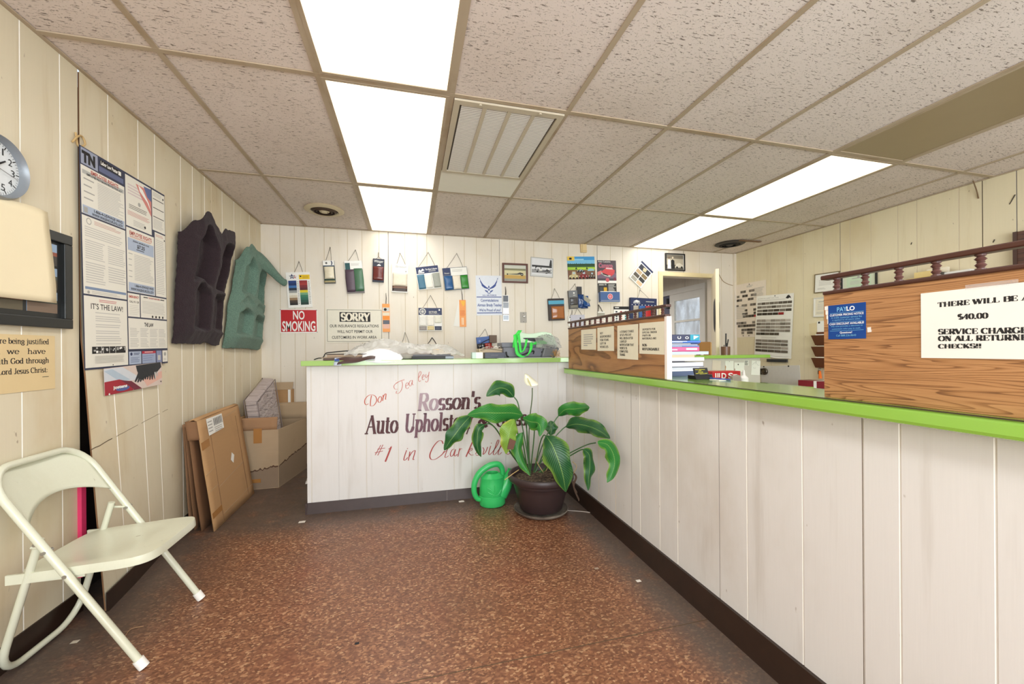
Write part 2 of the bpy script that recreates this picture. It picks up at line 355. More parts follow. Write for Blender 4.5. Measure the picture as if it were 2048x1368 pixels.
# ------------------------------------------------------------------ a seriffed letterform drawn with strokes
SERIF = {
'A': '.8 e .06 0 .38 1 d .38 1 .7 0 h .18 .56 .36 s .06 0 s .7 0', 'B': '.72 v .16 0 1 h .06 .42 1 a .42 .76 .2 .24 90 -90 h .16 .42 .52 a .42 .26 .24 .26 90 -90 h .06 .42 0',
'C': '.74 a .42 .5 .34 .5 50 310 q .64 .7 1', 'D': '.8 v .16 0 1 h .06 .36 1 a .36 .5 .36 .5 90 -90 h .06 .36 0', 'E': '.68 v .16 0 1 h .06 .6 1 h .16 .48 .52 h .06 .62 0 q .6 .74 1 q .48 .4 .64 q .62 0 .28',
'F': '.64 v .16 0 1 h .06 .58 1 h .16 .46 .52 q .58 .74 1 q .46 .4 .64 s .16 0', 'G': '.8 a .42 .5 .34 .5 50 300 q .64 .7 1 v .66 .04 .42 s .66 .42',
'H': '.84 v .16 0 1 v .66 0 1 h .16 .66 .52 s .16 0 s .16 1 s .66 0 s .66 1', 'I': '.4 v .2 0 1 s .2 0 s .2 1', 'J': '.5 v .32 .2 1 a .2 .2 .12 .2 0 -150 s .32 1',
'K': '.8 v .16 0 1 e .16 .4 .6 1 d .3 .58 .66 0 s .16 0 s .16 1 s .6 1 s .68 0', 'L': '.66 v .16 0 1 h .06 .6 0 q .6 0 .3 s .16 1',
'M': '.94 t .14 0 1 d .14 1 .46 .1 e .46 .1 .78 1 v .78 0 1 s .14 0 s .78 0 s .12 1 s .8 1', 'N': '.84 t .14 0 1 d .14 1 .66 0 t .66 0 1 s .14 0 s .1 1 s .66 1',
'O': '.84 a .42 .5 .35 .5 0 360', 'P': '.68 v .16 0 1 h .06 .4 1 a .4 .74 .22 .26 90 -90 h .16 .4 .48 s .16 0', 'R': '.78 v .16 0 1 h .06 .4 1 a .4 .75 .2 .25 90 -90 h .16 .4 .5 d .38 .5 .66 0 s .16 0 s .7 0',
'S': '.62 a .31 .74 .22 .26 40 270 a .31 .25 .24 .25 90 -140 q .51 .74 1 q .09 0 .26', 'T': '.72 v .36 0 1 h .04 .68 1 q .04 .74 1 q .68 .74 1 s .36 0', 'U': '.82 v .16 .3 1 a .41 .3 .25 .3 180 360 t .66 .3 1 s .16 1 s .66 1',
'V': '.74 d .06 1 .38 0 e .38 0 .68 1 s .06 1 s .68 1', 'W': '1.04 d .06 1 .3 0 e .3 0 .52 1 d .52 1 .76 0 e .76 0 .98 1 s .06 1 s .52 1 s .98 1', 'Y': '.74 d .06 1 .36 .45 e .36 .45 .66 1 v .36 0 .45 s .06 1 s .66 1 s .36 0',
'Z': '.68 h .08 .6 1 e .08 0 .6 1 h .06 .6 0', '$': '.62 a .31 .72 .22 .24 40 270 a .31 .26 .24 .23 90 -140 t .31 -.1 1.1', '0': '.62 a .31 .5 .24 .5 0 360', '1': '.46 v .24 0 1 e .1 .84 .24 1 s .24 0', '2': '.6 a .3 .74 .22 .26 160 -35 e .08 .04 .46 .58 h .06 .54 .02',
'3': '.6 a .28 .75 .2 .25 150 -90 a .28 .26 .24 .26 90 -150', '4': '.64 e .06 .3 .42 1 h .06 .6 .3 v .42 0 1 s .42 0', '5': '.6 h .14 .5 1 t .14 .55 1 a .3 .3 .24 .3 120 -140', '!': '.34 v .16 .32 1 o .16 .06', '.': '.3 o .14 .06', ',': '.3 o .14 .05 e .1 -.14 .16 .04',
':': '.3 o .14 .08 o .14 .5', '-': '.4 h .04 .34 .36 h .04 .34 .4', "'": '.26 v .12 .7 1.06', ';': '.3 o .14 .5 o .14 .05', '&': '.9 a .36 .76 .16 .24 0 360 d .24 .6 .74 0 a .32 .26 .26 .27 120 330 e .54 .12 .74 .46 h .6 .82 .46',
'a': '.58 a .28 .47 .17 .19 150 0 v .45 .06 .5 a .25 .19 .19 .19 0 360 d .44 .1 .54 0', 'b': '.6 v .14 0 1 a .34 .33 .2 .33 0 360 s .1 1', 'c': '.52 a .3 .33 .22 .33 45 315', 'd': '.62 v .46 0 1 a .28 .33 .2 .33 0 360 s .5 0 s .42 1',
'e': '.56 a .3 .33 .23 .33 0 320 h .08 .52 .36', 'f': '.4 v .2 0 .8 a .36 .8 .16 .2 180 60 h .04 .38 .64 s .2 0', 'g': '.58 a .28 .42 .19 .23 0 360 a .28 -.1 .21 .18 0 360 h .3 .5 .64', 'h': '.66 v .14 0 1 a .33 .42 .17 .24 180 0 v .5 0 .42 s .14 0 s .5 0 s .1 1',
'i': '.34 v .16 0 .64 o .16 .88 s .16 0 s .12 .64', 'j': '.34 v .2 -.1 .64 a .1 -.1 .1 .16 0 -140 o .2 .88 s .16 .64', 'k': '.62 v .14 0 1 e .14 .26 .46 .66 d .24 .4 .5 0 s .14 0 s .1 1 s .52 0', 'l': '.34 v .16 0 1 s .16 0 s .12 1',
'm': '.96 v .14 0 .66 a .31 .44 .16 .22 180 0 v .47 0 .44 a .63 .44 .16 .22 180 0 v .79 0 .44 s .14 0 s .47 0 s .79 0', 'n': '.66 v .14 0 .66 a .33 .42 .17 .24 180 0 v .5 0 .42 s .14 0 s .5 0 s .1 .66', 'o': '.62 a .31 .33 .24 .33 0 360',
'p': '.62 v .14 -.3 .66 a .34 .33 .2 .33 0 360 s .14 -.3 s .1 .66', 'r': '.46 v .14 0 .66 a .3 .46 .14 .19 160 40 s .14 0 s .1 .66', 's': '.48 a .24 .48 .16 .18 30 270 a .24 .16 .17 .16 90 -150', 't': '.42 v .18 .1 .86 a .3 .14 .12 .14 180 320 h .02 .36 .64',
'u': '.66 v .14 .2 .66 a .31 .2 .17 .2 180 360 v .5 0 .66 s .1 .66 s .54 0 s .46 .66', 'v': '.56 d .06 .66 .28 0 e .28 0 .5 .66 s .06 .66 s .5 .66', 'w': '.84 d .06 .66 .22 0 e .22 0 .4 .66 d .4 .66 .58 0 e .58 0 .76 .66 s .06 .66 s .76 .66', 'y': '.56 d .06 .66 .3 0 e .14 -.3 .52 .66 s .06 .66 s .52 .66', ' ': '.34'}
def serif_strokes(text, thin=0.05, thick=0.17, sw=0.13):
    """polylines (points, width at each) in cap-height units"""
    out = []; x = 0.0
    for ch in text:
        tk = SERIF.get(ch, '.4').split(); adv = float(tk[0]); i = 1; g = []
        def line(a, b, wd): g.append(([a, b], [wd, wd]))
        while i < len(tk):
            c = tk[i]; n = {'v': 3, 't': 3, 'h': 3, 'q': 3, 'd': 4, 'e': 4, 'a': 6, 's': 2, 'o': 2}[c]; p = [float(q) for q in tk[i + 1:i + 1 + n]]; i += n + 1
            if c in 'vt': line((p[0], p[1]), (p[0], p[2]), thick if c == 'v' else thin * 1.3)
            elif c == 'q': line((p[0], p[1]), (p[0], p[2]), thin * 1.2)
            elif c == 'h': line((p[0], p[2]), (p[1], p[2]), thin)
            elif c in 'de': line((p[0], p[1]), (p[2], p[3]), thick if c == 'd' else thin * 1.2)
            elif c == 's': line((p[0] - sw, p[1]), (p[0] + sw, p[1]), thin * 1.1)
            elif c == 'o': line((p[0], p[1] - thick * .45), (p[0], p[1] + thick * .45), thick * .95)
            elif c == 'a':
                k = 16; P = []; W = []
                for j in range(k + 1):
                    a = R(p[4] + (p[5] - p[4]) * j / k); P.append((p[0] + p[2] * math.cos(a), p[1] + p[3] * math.sin(a)))
                    W.append(thin + (thick - thin) * abs(math.cos(a)) ** 1.4)
                g.append((P, W))
        out.append((ch, [([(x + a, b) for a, b in P], W) for P, W in g])); x += adv
    return out, x
def serif_txt(s, text, x0, yb, x1, cap, m, thin=0.06, thick=0.17, yb1=None, slant=0.0, mats=None):
    """lettering on a Sheet: from x0 to x1 along the baseline yb -> yb1, cap height cap (local metres)"""
    G, W = serif_strokes(text, thin, thick); k = (x1 - x0) / W; yb1 = yb if yb1 is None else yb1; z = s.lift(); n = 0
    for gi, (ch, st) in enumerate(G):
        mm = mats(gi, ch) if mats else m
        for P, Wd in st:
            n += 1; zz = z + 0.00004 * (n % 5)
            Q = [Vector((x0 + (a + slant * b) * k, yb + (yb1 - yb) * (a / W) + b * cap)) for a, b in P]; N = len(Q); L = []
            for i in range(N):
                t = Q[min(i + 1, N - 1)] - Q[max(i - 1, 0)]; t = t.normalized(); d = Vector((-t.y, t.x))
                h = Wd[i] / 2 * (k * abs(d.x) + cap * abs(d.y)); L.append((Q[i] + d * h, Q[i] - d * h))
            for i in range(N - 1):
                a, b = L[i]; c, d = L[i + 1]; s.poly([(b.x, b.y, zz), (d.x, d.y, zz), (c.x, c.y, zz), (a.x, a.y, zz)], mm)

# ================================================================== the room shell
def grooved(mb, u0, u1, v0, v1, grooves, mat, fn, nv=1):
    prof = [(u0, 0.0, mat)]
    for g, k in sorted(grooves):
        if not (u0 + 0.01 < g < u1 - 0.01): continue
        gm = M['groove_' + k]; hw = 0.0028 if k in ('light', 'soft') else 0.0024; dp = 0.0022 if k in ('light', 'soft') else 0.005
        prof += [(g - hw, 0.0, gm), (g - hw * .5, -dp, gm), (g + hw * .5, -dp, gm), (g + hw, 0.0, mat)]
    prof.append((u1, 0.0, mat))
    for i in range(len(prof) - 1):
        a, b = prof[i], prof[i + 1]
        for j in range(nv):
            va, vb = v0 + (v1 - v0) * j / nv, v0 + (v1 - v0) * (j + 1) / nv
            mb.poly([fn(a[0], va, a[1]), fn(b[0], va, b[1]), fn(b[0], vb, b[1]), fn(a[0], vb, a[1])], a[2])
YF = -1.85                                        # front wall, behind the viewer
# floor, with the seam between two lengths of linoleum
b = MB(); b.poly([(XL - .12, YF, 0), (XRW + .1, YF, 0), (XRW + .1, 8.2, 0), (XL - .12, 8.2, 0)], M['floor'])
b.poly([(-1.3, 1.407, .0004), (1.236, 1.409, .0004), (1.236, 1.413, .0004), (-1.3, 1.411, .0004)], M['groove_dark'])
struct(b.build('floor'))
# left wall: the near panelling, then the sheet whose lower near corner has sprung away from the studs
LG = [(-1.2, 'soft'), (-.8, 'light'), (-.3, 'soft'), (.2, 'light'), (.62, 'soft'), (1.05, 'light'), (1.42, 'soft'), (1.70, 'light'), (1.908, 'light'), (2.085, 'light'), (2.36, 'light'), (2.581, 'light'), (2.726, 'light'), (2.993, 'light'), (3.135, 'light'),
      (3.3, 'light'), (3.399, 'soft'), (3.575, 'light'), (3.792, 'light'), (3.931, 'soft'), (4.12, 'light'), (4.28, 'soft')]
b = MB(); grooved(b, YF, 2.178, 0, ZC + .02, LG, M['wall_left'], lambda u, v, n: (XL + n, u, v))
b.poly([(XL, 2.178, 0), (XL, 2.178, ZC), (XL - .012, 2.178, ZC), (XL - .012, 2.178, 0)], M['groove_dark'])
struct(b.build('wall_left'))
def spring(u, v):
    g = max(0.0, 1 - v / 1.25) ** 1.1; return 0.118 * g * max(0.0, 1 - (u - 2.19) / 0.85) ** 1.15
b = MB(); grooved(b, 2.188, YB + .01, 0.004, ZC + .02, LG, M['wall_left'], lambda u, v, n: (XL + n + spring(u, v), u - 0.055 * max(0, 1 - v / 1.05) * max(0, 1 - (u - 2.188) / .5), v), nv=14)
for j in range(14):                                # raw edge of the sheet
    va, vb = .004 + 2.38 * j / 14, .004 + 2.38 * (j + 1) / 14; ya, yb = 2.188 - .055 * max(0, 1 - va / 1.05), 2.188 - .055 * max(0, 1 - vb / 1.05)
    xa, xb = XL + spring(2.188, va), XL + spring(2.188, vb); b.poly([(xa, ya, va), (xb, yb, vb), (xb - .006, yb, vb), (xa - .006, ya, va)], M['card_dark'])
for k in range(22):                                # crack across the sheet
    ya, yb = 2.16 + .03 * k, 2.16 + .03 * (k + 1); za, zb = .705 + .004 * k + .004 * noise.noise((k * .8, 0, 0)), .705 + .004 * (k + 1) + .004 * noise.noise((k * .8 + .8, 0, 0)); q = lambda y, z: (XL + spring(max(y, 2.188), z) + .0012, y, z)
    if k % 7 != 5: b.poly([q(ya, za), q(yb, zb), q(yb, zb + .0022 + .0016 * (k < 6)), q(ya, za + .0022 + .0016 * (k < 6))], M['groove_dark'])
struct(b.build('wall_left_sprung_sheet'))
b = MB(); b.poly([(XL - .10, 1.9, 0), (XL - .10, 3.6, 0), (XL - .10, 3.6, ZC), (XL - .10, 1.9, ZC)], col((38, 26, 18), 0.95)); b.box((XL - .10, 2.02, 0), (XL - .02, 2.06, ZC), col((84, 56, 34), .9))
struct(b.build('wall_left_studs'))
b = MB()                                           # dark skirting on the left wall
b.hexa([(XL, YF, 0), (XL + .012, YF, 0), (XL + .012, 2.172, 0), (XL, 2.172, 0), (XL, YF, .092), (XL + .006, YF, .092), (XL + .006, 2.172, .092), (XL, 2.172, .092)], M['kick_dark'])
struct(b.build('baseboard_left'))
b = MB(); N = 10
for i in range(N):
    ya, yb = 2.135 + (YB - .02 - 2.135) * i / N, 2.135 + (YB - .02 - 2.135) * (i + 1) / N; xa, xb = XL + spring(max(ya, 2.19), .03) + .002, XL + spring(max(yb, 2.19), .03) + .002
    b.hexa([(xa, ya, 0), (xa + .010, ya, 0), (xb + .010, yb, 0), (xb, yb, 0), (xa, ya, .082), (xa + .005, ya, .082), (xb + .005, yb, .082), (xb, yb, .082)], M['kick_dark'])
struct(b.build('baseboard_left_sprung_sheet'))
# back wall with the doorway
BG = [(x, k) for x, k in ((-1.247, 'soft'), (-1.116, 'soft'), (-1.019, 'soft'), (-.841, 'soft'), (-.619, 'soft'), (-.478, 'soft'), (-.309, 'soft'), (-.216, 'dark'), (-.045, 'soft'), (.083, 'soft'), (.186, 'soft'), (.364, 'soft'), (.592, 'soft'), (.728, 'soft'),
      (.897, 'soft'), (.992, 'grey'), (1.169, 'soft'), (1.295, 'soft'), (1.4, 'soft'), (1.62, 'soft'), (1.83, 'soft'), (2.03, 'soft'), (2.204, 'dark'), (2.38, 'soft'), (2.547, 'soft'), (2.753, 'soft'), (2.95, 'soft'), (3.2, 'soft'), (3.42, 'dark'), (3.66, 'soft'), (4.0, 'soft'))]
DX0, DX1, DZ = 3.10, 3.86, 2.055
b = MB(); fb = lambda u, v, n: (u, YB - n, v)
grooved(b, XL, DX0, 0, ZC + .02, BG, M['wall_back'], fb); grooved(b, DX0, DX1, DZ, ZC + .02, BG, M['wall_back'], fb); grooved(b, DX1, XRW, 0, ZC + .02, BG, M['wall_back'], fb)
b.poly([(DX0, YB, 0), (DX0, YB, DZ), (DX0, YB + .1, DZ), (DX0, YB + .1, 0)], M['wall_back']); b.poly([(DX1, YB, 0), (DX1, YB, DZ), (DX1, YB + .1, DZ), (DX1, YB + .1, 0)], M['wall_back']); b.poly([(DX0, YB, DZ), (DX1, YB, DZ), (DX1, YB + .1, DZ), (DX0, YB + .1, DZ)], M['wall_back'])
struct(b.build('wall_back'))
b = MB(); mt = col((232, 216, 172), .45, 0, .06, 9)   # moulded door casing
for a, c, h in ((0, .055, .018), (.008, .030, .024)):
    b.box((DX0 - c, YB - h, 0), (DX0 - a * .2, YB - a * .1, DZ + a * .2), mt); b.box((DX1 + a * .2, YB - h, 0), (DX1 + c, YB - a * .1, DZ + a * .2), mt); b.box((DX0 - c, YB - h, DZ + a * .2), (DX1 + c, YB - a * .1, DZ + c), mt)
struct(b.build('trim_1'))
# right wall
RG = [(-1.2, 'soft'), (-.7, 'soft'), (-.2, 'dark'), (.3, 'soft'), (.8, 'soft'), (1.2, 'soft'), (1.5, 'soft'), (1.856, 'grey'), (2.032, 'dark'), (2.166, 'soft'), (2.435, 'soft'), (2.572, 'soft'), (2.786, 'soft'), (2.968, 'soft'), (3.062, 'grey'), (3.235, 'soft'), (3.45, 'soft'), (3.65, 'soft'), (3.86, 'soft'), (4.1, 'soft')]
b = MB(); grooved(b, YF, YB, 0, ZC + .02, RG, M['wall_right'], lambda u, v, n: (XRW - n, u, v)); struct(b.build('wall_right'))
b = MB(); b.box((XRW - .034, YB - .03, 0), (XRW, YB, ZC - .004), M['wall_back']); struct(b.build('trim_2'))      # corner strip
# front wall with the shop window (behind the viewer)
b = MB(); fw = M['wall_left']
for x0, x1, z0, z1 in ((XL, -.9, 0, ZC), (3.3, XRW, 0, ZC), (-.9, 3.3, 0, .5), (-.9, 3.3, 2.2, ZC)): b.poly([(x0, YF, z0), (x1, YF, z0), (x1, YF, z1), (x0, YF, z1)], fw)
struct(b.build('wall_front'))
b = MB(); al = col((150, 150, 148), .4, .6)
for x in (-.9, .5, 1.9, 3.26): b.box((x, YF - .02, .5), (x + .04, YF + .03, 2.2), al)
b.box((-.9, YF - .02, .5), (3.3, YF + .03, .54), al); b.box((-.9, YF - .02, 2.16), (3.3, YF + .03, 2.2), al); struct(b.build('window_1'))
# rear room beyond the doorway
b = MB(); rr = stained('rear_room_panelling', (214, 204, 184), (176, 156, 122), .4)
grooved(b, YB + .1, 4.93, 0, 2.6, [(4.6, 'soft'), (4.75, 'soft')], rr, lambda u, v, n: (XRW - n, u, v)); grooved(b, 4.93, 6.15, 2.10, 2.6, [(5.1, 'soft'), (5.4, 'grey'), (5.8, 'soft')], rr, lambda u, v, n: (XRW - n, u, v)); grooved(b, 6.15, 8.2, 0, 2.6, [], rr, lambda u, v, n: (XRW - n, u, v))
struct(b.build('wall_rear_room_right'))
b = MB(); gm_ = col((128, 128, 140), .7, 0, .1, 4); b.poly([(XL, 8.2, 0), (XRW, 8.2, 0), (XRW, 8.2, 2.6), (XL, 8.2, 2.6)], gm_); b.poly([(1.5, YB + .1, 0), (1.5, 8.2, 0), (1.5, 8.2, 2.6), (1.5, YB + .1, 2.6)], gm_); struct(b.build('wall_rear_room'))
b = MB(); b.poly([(XL, YB + .1, 2.6), (XRW, YB + .1, 2.6), (XRW, 8.2, 2.6), (XL, 8.2, 2.6)], rr); struct(b.build('ceiling_rear_room'))
wf = col((226, 222, 210), .5, 0, .06, 8)
rt = bpy.data.objects.new('door_2', None); COL.objects.link(rt); rt.location = (XRW, 5.4, 0); struct(rt); inv = Matrix.Translation((-XRW, -5.4, 0))
def rb(mb, a, c, m): mb.box(a, c, m, inv)
b = MB(); 
for a, c in (((XRW - .03, 4.93, 0), (XRW + .02, 4.985, 2.02)), ((XRW - .03, 6.09, 0), (XRW + .02, 6.15, 2.02)), ((XRW - .03, 4.93, 2.02), (XRW + .02, 6.15, 2.10))): rb(b, a, c, wf)
b.build('door_frame', rt)
b = MB()
for a, c in (((XRW - .02, 4.985, 0), (XRW + .02, 5.05, 2.019)), ((XRW - .02, 5.64, 0), (XRW + .02, 5.76, 2.019)), ((XRW - .02, 5.05, 1.905), (XRW + .02, 5.64, 2.019)), ((XRW - .02, 5.05, 1.555), (XRW + .02, 5.64, 1.585)), ((XRW - .02, 5.05, 1.16), (XRW + .02, 5.64, 1.195)), ((XRW - .02, 5.05, 0), (XRW + .02, 5.64, 1.12))): rb(b, a, c, wf)
b.build('door_leaf', rt)
for z0, z1 in ((1.195, 1.555), (1.585, 1.905)): b = MB(); rb(b, (XRW - .003, 5.05, z0), (XRW + .003, 5.64, z1), M['pane']); b.build('pane', rt)
b = MB(); rb(b, (XRW - .05, 5.78, 1.80), (XRW - .02, 5.81, 1.97), M['black']); rb(b, (XRW - .045, 5.755, 1.80), (XRW - .02, 5.80, 1.83), M['black']); b.build('door_closer', rt)
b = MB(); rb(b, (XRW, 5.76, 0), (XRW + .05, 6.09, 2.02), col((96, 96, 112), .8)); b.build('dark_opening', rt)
# room door standing open, seen almost edge on
d0 = Vector((3.845, YB - .02, 0)); d1 = at(1436, 600, 'y', 3.74); dv = Vector((d1.x - d0.x, d1.y - d0.y, 0)); dv = dv.normalized(); dn = Vector((-dv.y, dv.x, 0))
DM = Matrix(((dv.x, dn.x, 0, d0.x), (dv.y, dn.y, 0, d0.y), (0, 0, 1, 0), (0, 0, 0, 1)))
dr = bpy.data.objects.new('door_1', None); COL.objects.link(dr); dr.matrix_world = DM; struct(dr)
dw = col((236, 222, 190), .45, 0, .05, 6)
b = MB(); b.box((0, -.018, .01), (.74, .018, 2.04), dw); b.build('door_leaf', dr, bevel=.002)
b = MB(); X = Matrix.Translation((.60, 0, 1.52)) @ Matrix.Rotation(R(-90), 4, 'X'); b.lathe([(.001, .030), (.085, .028), (.105, .019)], col((40, 32, 26), .5), 24, (0, 0, 0), 1.9, X); X2 = Matrix.Translation((.60, 0, 1.52)) @ Matrix.Rotation(R(90), 4, 'X'); b.lathe([(.001, .030), (.085, .028), (.105, .019)], col((40, 32, 26), .5), 24, (0, 0, 0), 1.9, X2); b.build('oval_plate', dr)
# ceiling: tiles, then the yellowed T-bar grid
GX = [-1.0101 + .61 * i for i in range(9)]; GY = [3.188 - 1.22 * i for i in range(5)]
b = MB(); b.poly([(XL, YF, ZC + .006), (XL, YB, ZC + .006), (XRW, YB, ZC + .006), (XRW, YF, ZC + .006)], M['ceiling']); struct(b.build('ceiling'))
b = MB()
for x in GX: b.box((x - .012, YF, ZC - .001), (x + .012, YB, ZC + .005), M['grid'])
for y in GY: b.box((XL, y - .012, ZC - .0015), (XRW, y + .012, ZC + .0045), M['grid'])
b.box((XL, YF, ZC - .002), (XL + .016, YB, ZC + .004), M['grid']); b.box((XRW - .016, YF, ZC - .002), (XRW, YB, ZC + .004), M['grid']); b.box((XL, YB - .012, ZC - .002), (XRW, YB, ZC + .004), M['grid'])
struct(b.build('ceiling_grid'))
def ceiling_light(ix, y0, y1, label, on=True):
    x0, x1 = GX[ix] + .012, GX[ix + 1] - .012; c = Vector(((x0 + x1) / 2, (y0 + y1) / 2, ZC)); t = thing('ceiling_light', label, 'ceiling light', c, 'fluorescent panels in the ceiling grid')
    hx, hy = (x1 - x0) / 2, (y1 - y0) / 2; b = MB(); fm = M['grid']
    for a, e in (((-hx, -hy + .016), (-hx + .016, hy - .016)), ((hx - .016, -hy + .016), (hx, hy - .016)), ((-hx, -hy), (hx, -hy + .016)), ((-hx, hy - .016), (hx, hy))): b.box((a[0], a[1], -.0025), (e[0], e[1], .0055), fm)
    b.build('frame', t)
    b = MB(); b.box((-hx + .016, -hy + .016, .0010), (hx - .016, hy - .016, .005), M['lamp'] if on else M['diffuser_off']); b.build('diffuser', t)
E1 = .012
ceiling_light(1, GY[1] - 1.22 + E1, GY[1] - E1, 'lit ceiling panel nearest the viewer, cut by the top of the picture')
ceiling_light(1, GY[1] + E1, GY[0] - E1, 'lit ceiling panel beside the slatted return air grille')
ceiling_light(1, GY[0] + E1, YB - E1, 'lit ceiling panel against the back wall above the hanging sample cards')
ceiling_light(6, GY[1] + E1, GY[0] - E1, 'longer lit ceiling panel on the right, next to the unlit brown panel')
ceiling_light(6, GY[0] + E1, YB - E1, 'lit ceiling panel on the right above the open door, meeting the back wall')
ceiling_light(6, GY[1] - 1.22 + E1, GY[1] - E1, 'unlit brown ceiling light panel at the right edge of the picture', False)
ceiling_light(1, GY[2] - 1.22 + E1, GY[2] - E1, 'unseen lit ceiling panel overhead, behind the top edge of the picture')  # unseen extra panel, kept for the light it gives
# return air grille
t = thing('air_grille', 'white slatted return air grille in the ceiling beside the lit panels', 'air vent', (.516, 2.395, ZC)); b = MB(); gmt = col((196, 184, 162), .5, .1, .08, 10)
for a, e in (((-.292, -.378), (-.262, .388)), ((.262, -.378), (.292, .388)), ((-.292, -.412), (.292, -.378)), ((-.292, .388), (.292, .412))): b.box((a[0], a[1], -.012), (e[0], e[1], -.0016), gmt)
for k in (1, 2, 3): b.box((-.262 + .131 * k - .010, -.3779, -.011), (-.262 + .131 * k + .010, .3879, -.002), gmt)
for x in (-.16, .16): b.tube([(x, -.40, -.012), (x, -.40, -.018)], .008, gmt, 8)
b.build('frame', t)
sl = col((222, 216, 208), .45, 0, .05, 14)
for c in range(4):
    b = MB(); x0, x1 = -.262 + .131 * c + .010, -.262 + .131 * (c + 1) - .010
    for k in range(52): y = -.374 + .0146 * k; b.poly([(x0, y, -.0065), (x1, y, -.0065), (x1, y + .0094, -.0082), (x0, y + .0094, -.0082)], sl)
    b.build('louvre_panel', t)
b = MB(); b.poly([(-.262, -.378, -.0018), (.262, -.378, -.0018), (.262, .388, -.0018), (-.262, .388, -.0018)], col((96, 88, 80), .9)); b.build('backing', t)
b = MB(); b.box((.222, 2.815, ZC - .002), (.808, 3.174, ZC + .004), col((238, 234, 224), .8, 0, .03, 20)); tag(b.build('filler_strip'), 'pale smooth filler strip in the ceiling behind the slatted air grille', 'ceiling panel')
# round vents
def round_vent(x, y, label, rim, dark):
    t = thing('round_vent', label, 'air vent', (x, y, ZC))
    b = MB(); b.lathe([(.155, .006), (.165, -.004), (.150, -.012), (.118, -.016), (.112, -.004)], rim, 40); b.build('rim', t)
    b = MB(); b.lathe([(.112, .0035), (.001, .0035)], dark, 32); b.build('throat', t)
    for r0 in (.098, .072, .046):
        b = MB(); b.lathe([(r0, -.006), (r0 - .014, -.022), (r0 - .010, -.022), (r0 + .003, -.006)], rim if r0 < .05 else dark, 32); b.build('ring', t)
    b = MB(); b.lathe([(.001, -.026), (.026, -.024), (.030, -.014)], rim, 24); b.build('cone', t)
round_vent(-.73, 3.846, 'round cream ceiling vent with dark rings, left of the lit panels', col((206, 190, 158), .5, 0, .1, 12), col((70, 52, 38), .7))
round_vent(3.745, 3.99, 'broken black round ceiling vent near the right corner above the open door', col((62, 56, 52), .6, 0, .2, 12), col((34, 30, 28), .8))
b = MB(); b.box((3.72, 3.80, ZC - .010), (4.02, 3.83, ZC - .003), col((120, 88, 60), .8)); tag(b.build('loose_strip'), 'loose brown strip hanging under the ceiling beside the broken vent', 'strip')

# ================================================================== the two counters
t = thing('reception_counter', 'white panelled reception counter with painted shop name and lime green top', 'counter', (.25, 3.044, 0)); I = Matrix.Translation((-.25, -3.044, 0))
FG = [(-.671, 'soft'), (-.493, 'grey'), (-.309, 'soft'), (-.087, 'soft'), (.053, 'soft'), (.32, 'soft'), (.457, 'soft'), (.724, 'grey'), (.993, 'soft'), (1.164, 'soft')]
b = MB(); fc = lambda u, v, n: I @ Vector((u, 3.044 - n, v)); grooved(b, -.70, 1.2365, .07, 1.034, FG, M['panel_white'], fc); grooved(b, 3.044, 3.47, 0, 1.034, [(3.2, 'soft')], M['panel_white'], lambda u, v, n: I @ Vector((-.70, u, v)))
b.box((-.699, 3.046, .07), (1.49, 3.06, 1.034), M['panel_white'], I); b.build('front_panel', t)
b = MB(); b.box((-.722, 2.982, 1.034), (1.50, 3.50, 1.069), M['green_worn_glare'], I); b.build('countertop', t, bevel=.002)
b = MB(); b.hexa([I @ Vector(p) for p in ((-.703, 3.030, 0), (1.222, 3.030, 0), (1.222, 3.05, 0), (-.703, 3.05, 0), (-.703, 3.040, .076), (1.23, 3.040, .076), (1.23, 3.05, .076), (-.703, 3.05, .076))], M['kick']); b.box((-.712, 3.03, 0), (-.70, 3.46, .076), M['kick'], I)
b.box((.262, 3.030, .002), (.264, 3.042, .075), col((150, 140, 136), .6), I); b.build('kick_board', t)
# the painted sign, stroke by stroke (crop of the photograph -> the counter's front)
def cp(x, y): p = at(680 + x / 5.12, 730 + y / 5.12, 'y', 3.044); return (p.x, p.z)
CM = Matrix(((1, 0, 0, 0), (0, 0, -1, 3.0438), (0, 1, 0, 0), (0, 0, 0, 1)))
def red(c, k): return col(c, .5, 0, .14, 40)
sc_ = Sheet(.001, .001, .0001, M['panel_white']); sc_.v, sc_.f, sc_.m, sc_.sm = [], [], [], []
def brush(pts, m, w0=.0025, w1=.006): sc_.pen(cat([cp(*p) + (0,) for p in pts], 7), w0, w1, m)
r1, r2, r3 = red((188, 82, 58), 1), red((196, 116, 104), 1), red((168, 66, 62), 1)
for p in ([(322, 312), (314, 360), (310, 418)], [(310, 420), (345, 414), (374, 370), (366, 325), (330, 305), (290, 314), (258, 350), (253, 388), (268, 408), (292, 396)], [(408, 322), (390, 350), (393, 380), (412, 380), (427, 350), (420, 325), (406, 322)], [(441, 308), (440, 345), (436, 368)], [(438, 345), (455, 303), (470, 295), (470, 320), (466, 350), (474, 350)]): brush(p, r1, .0028, .0065)
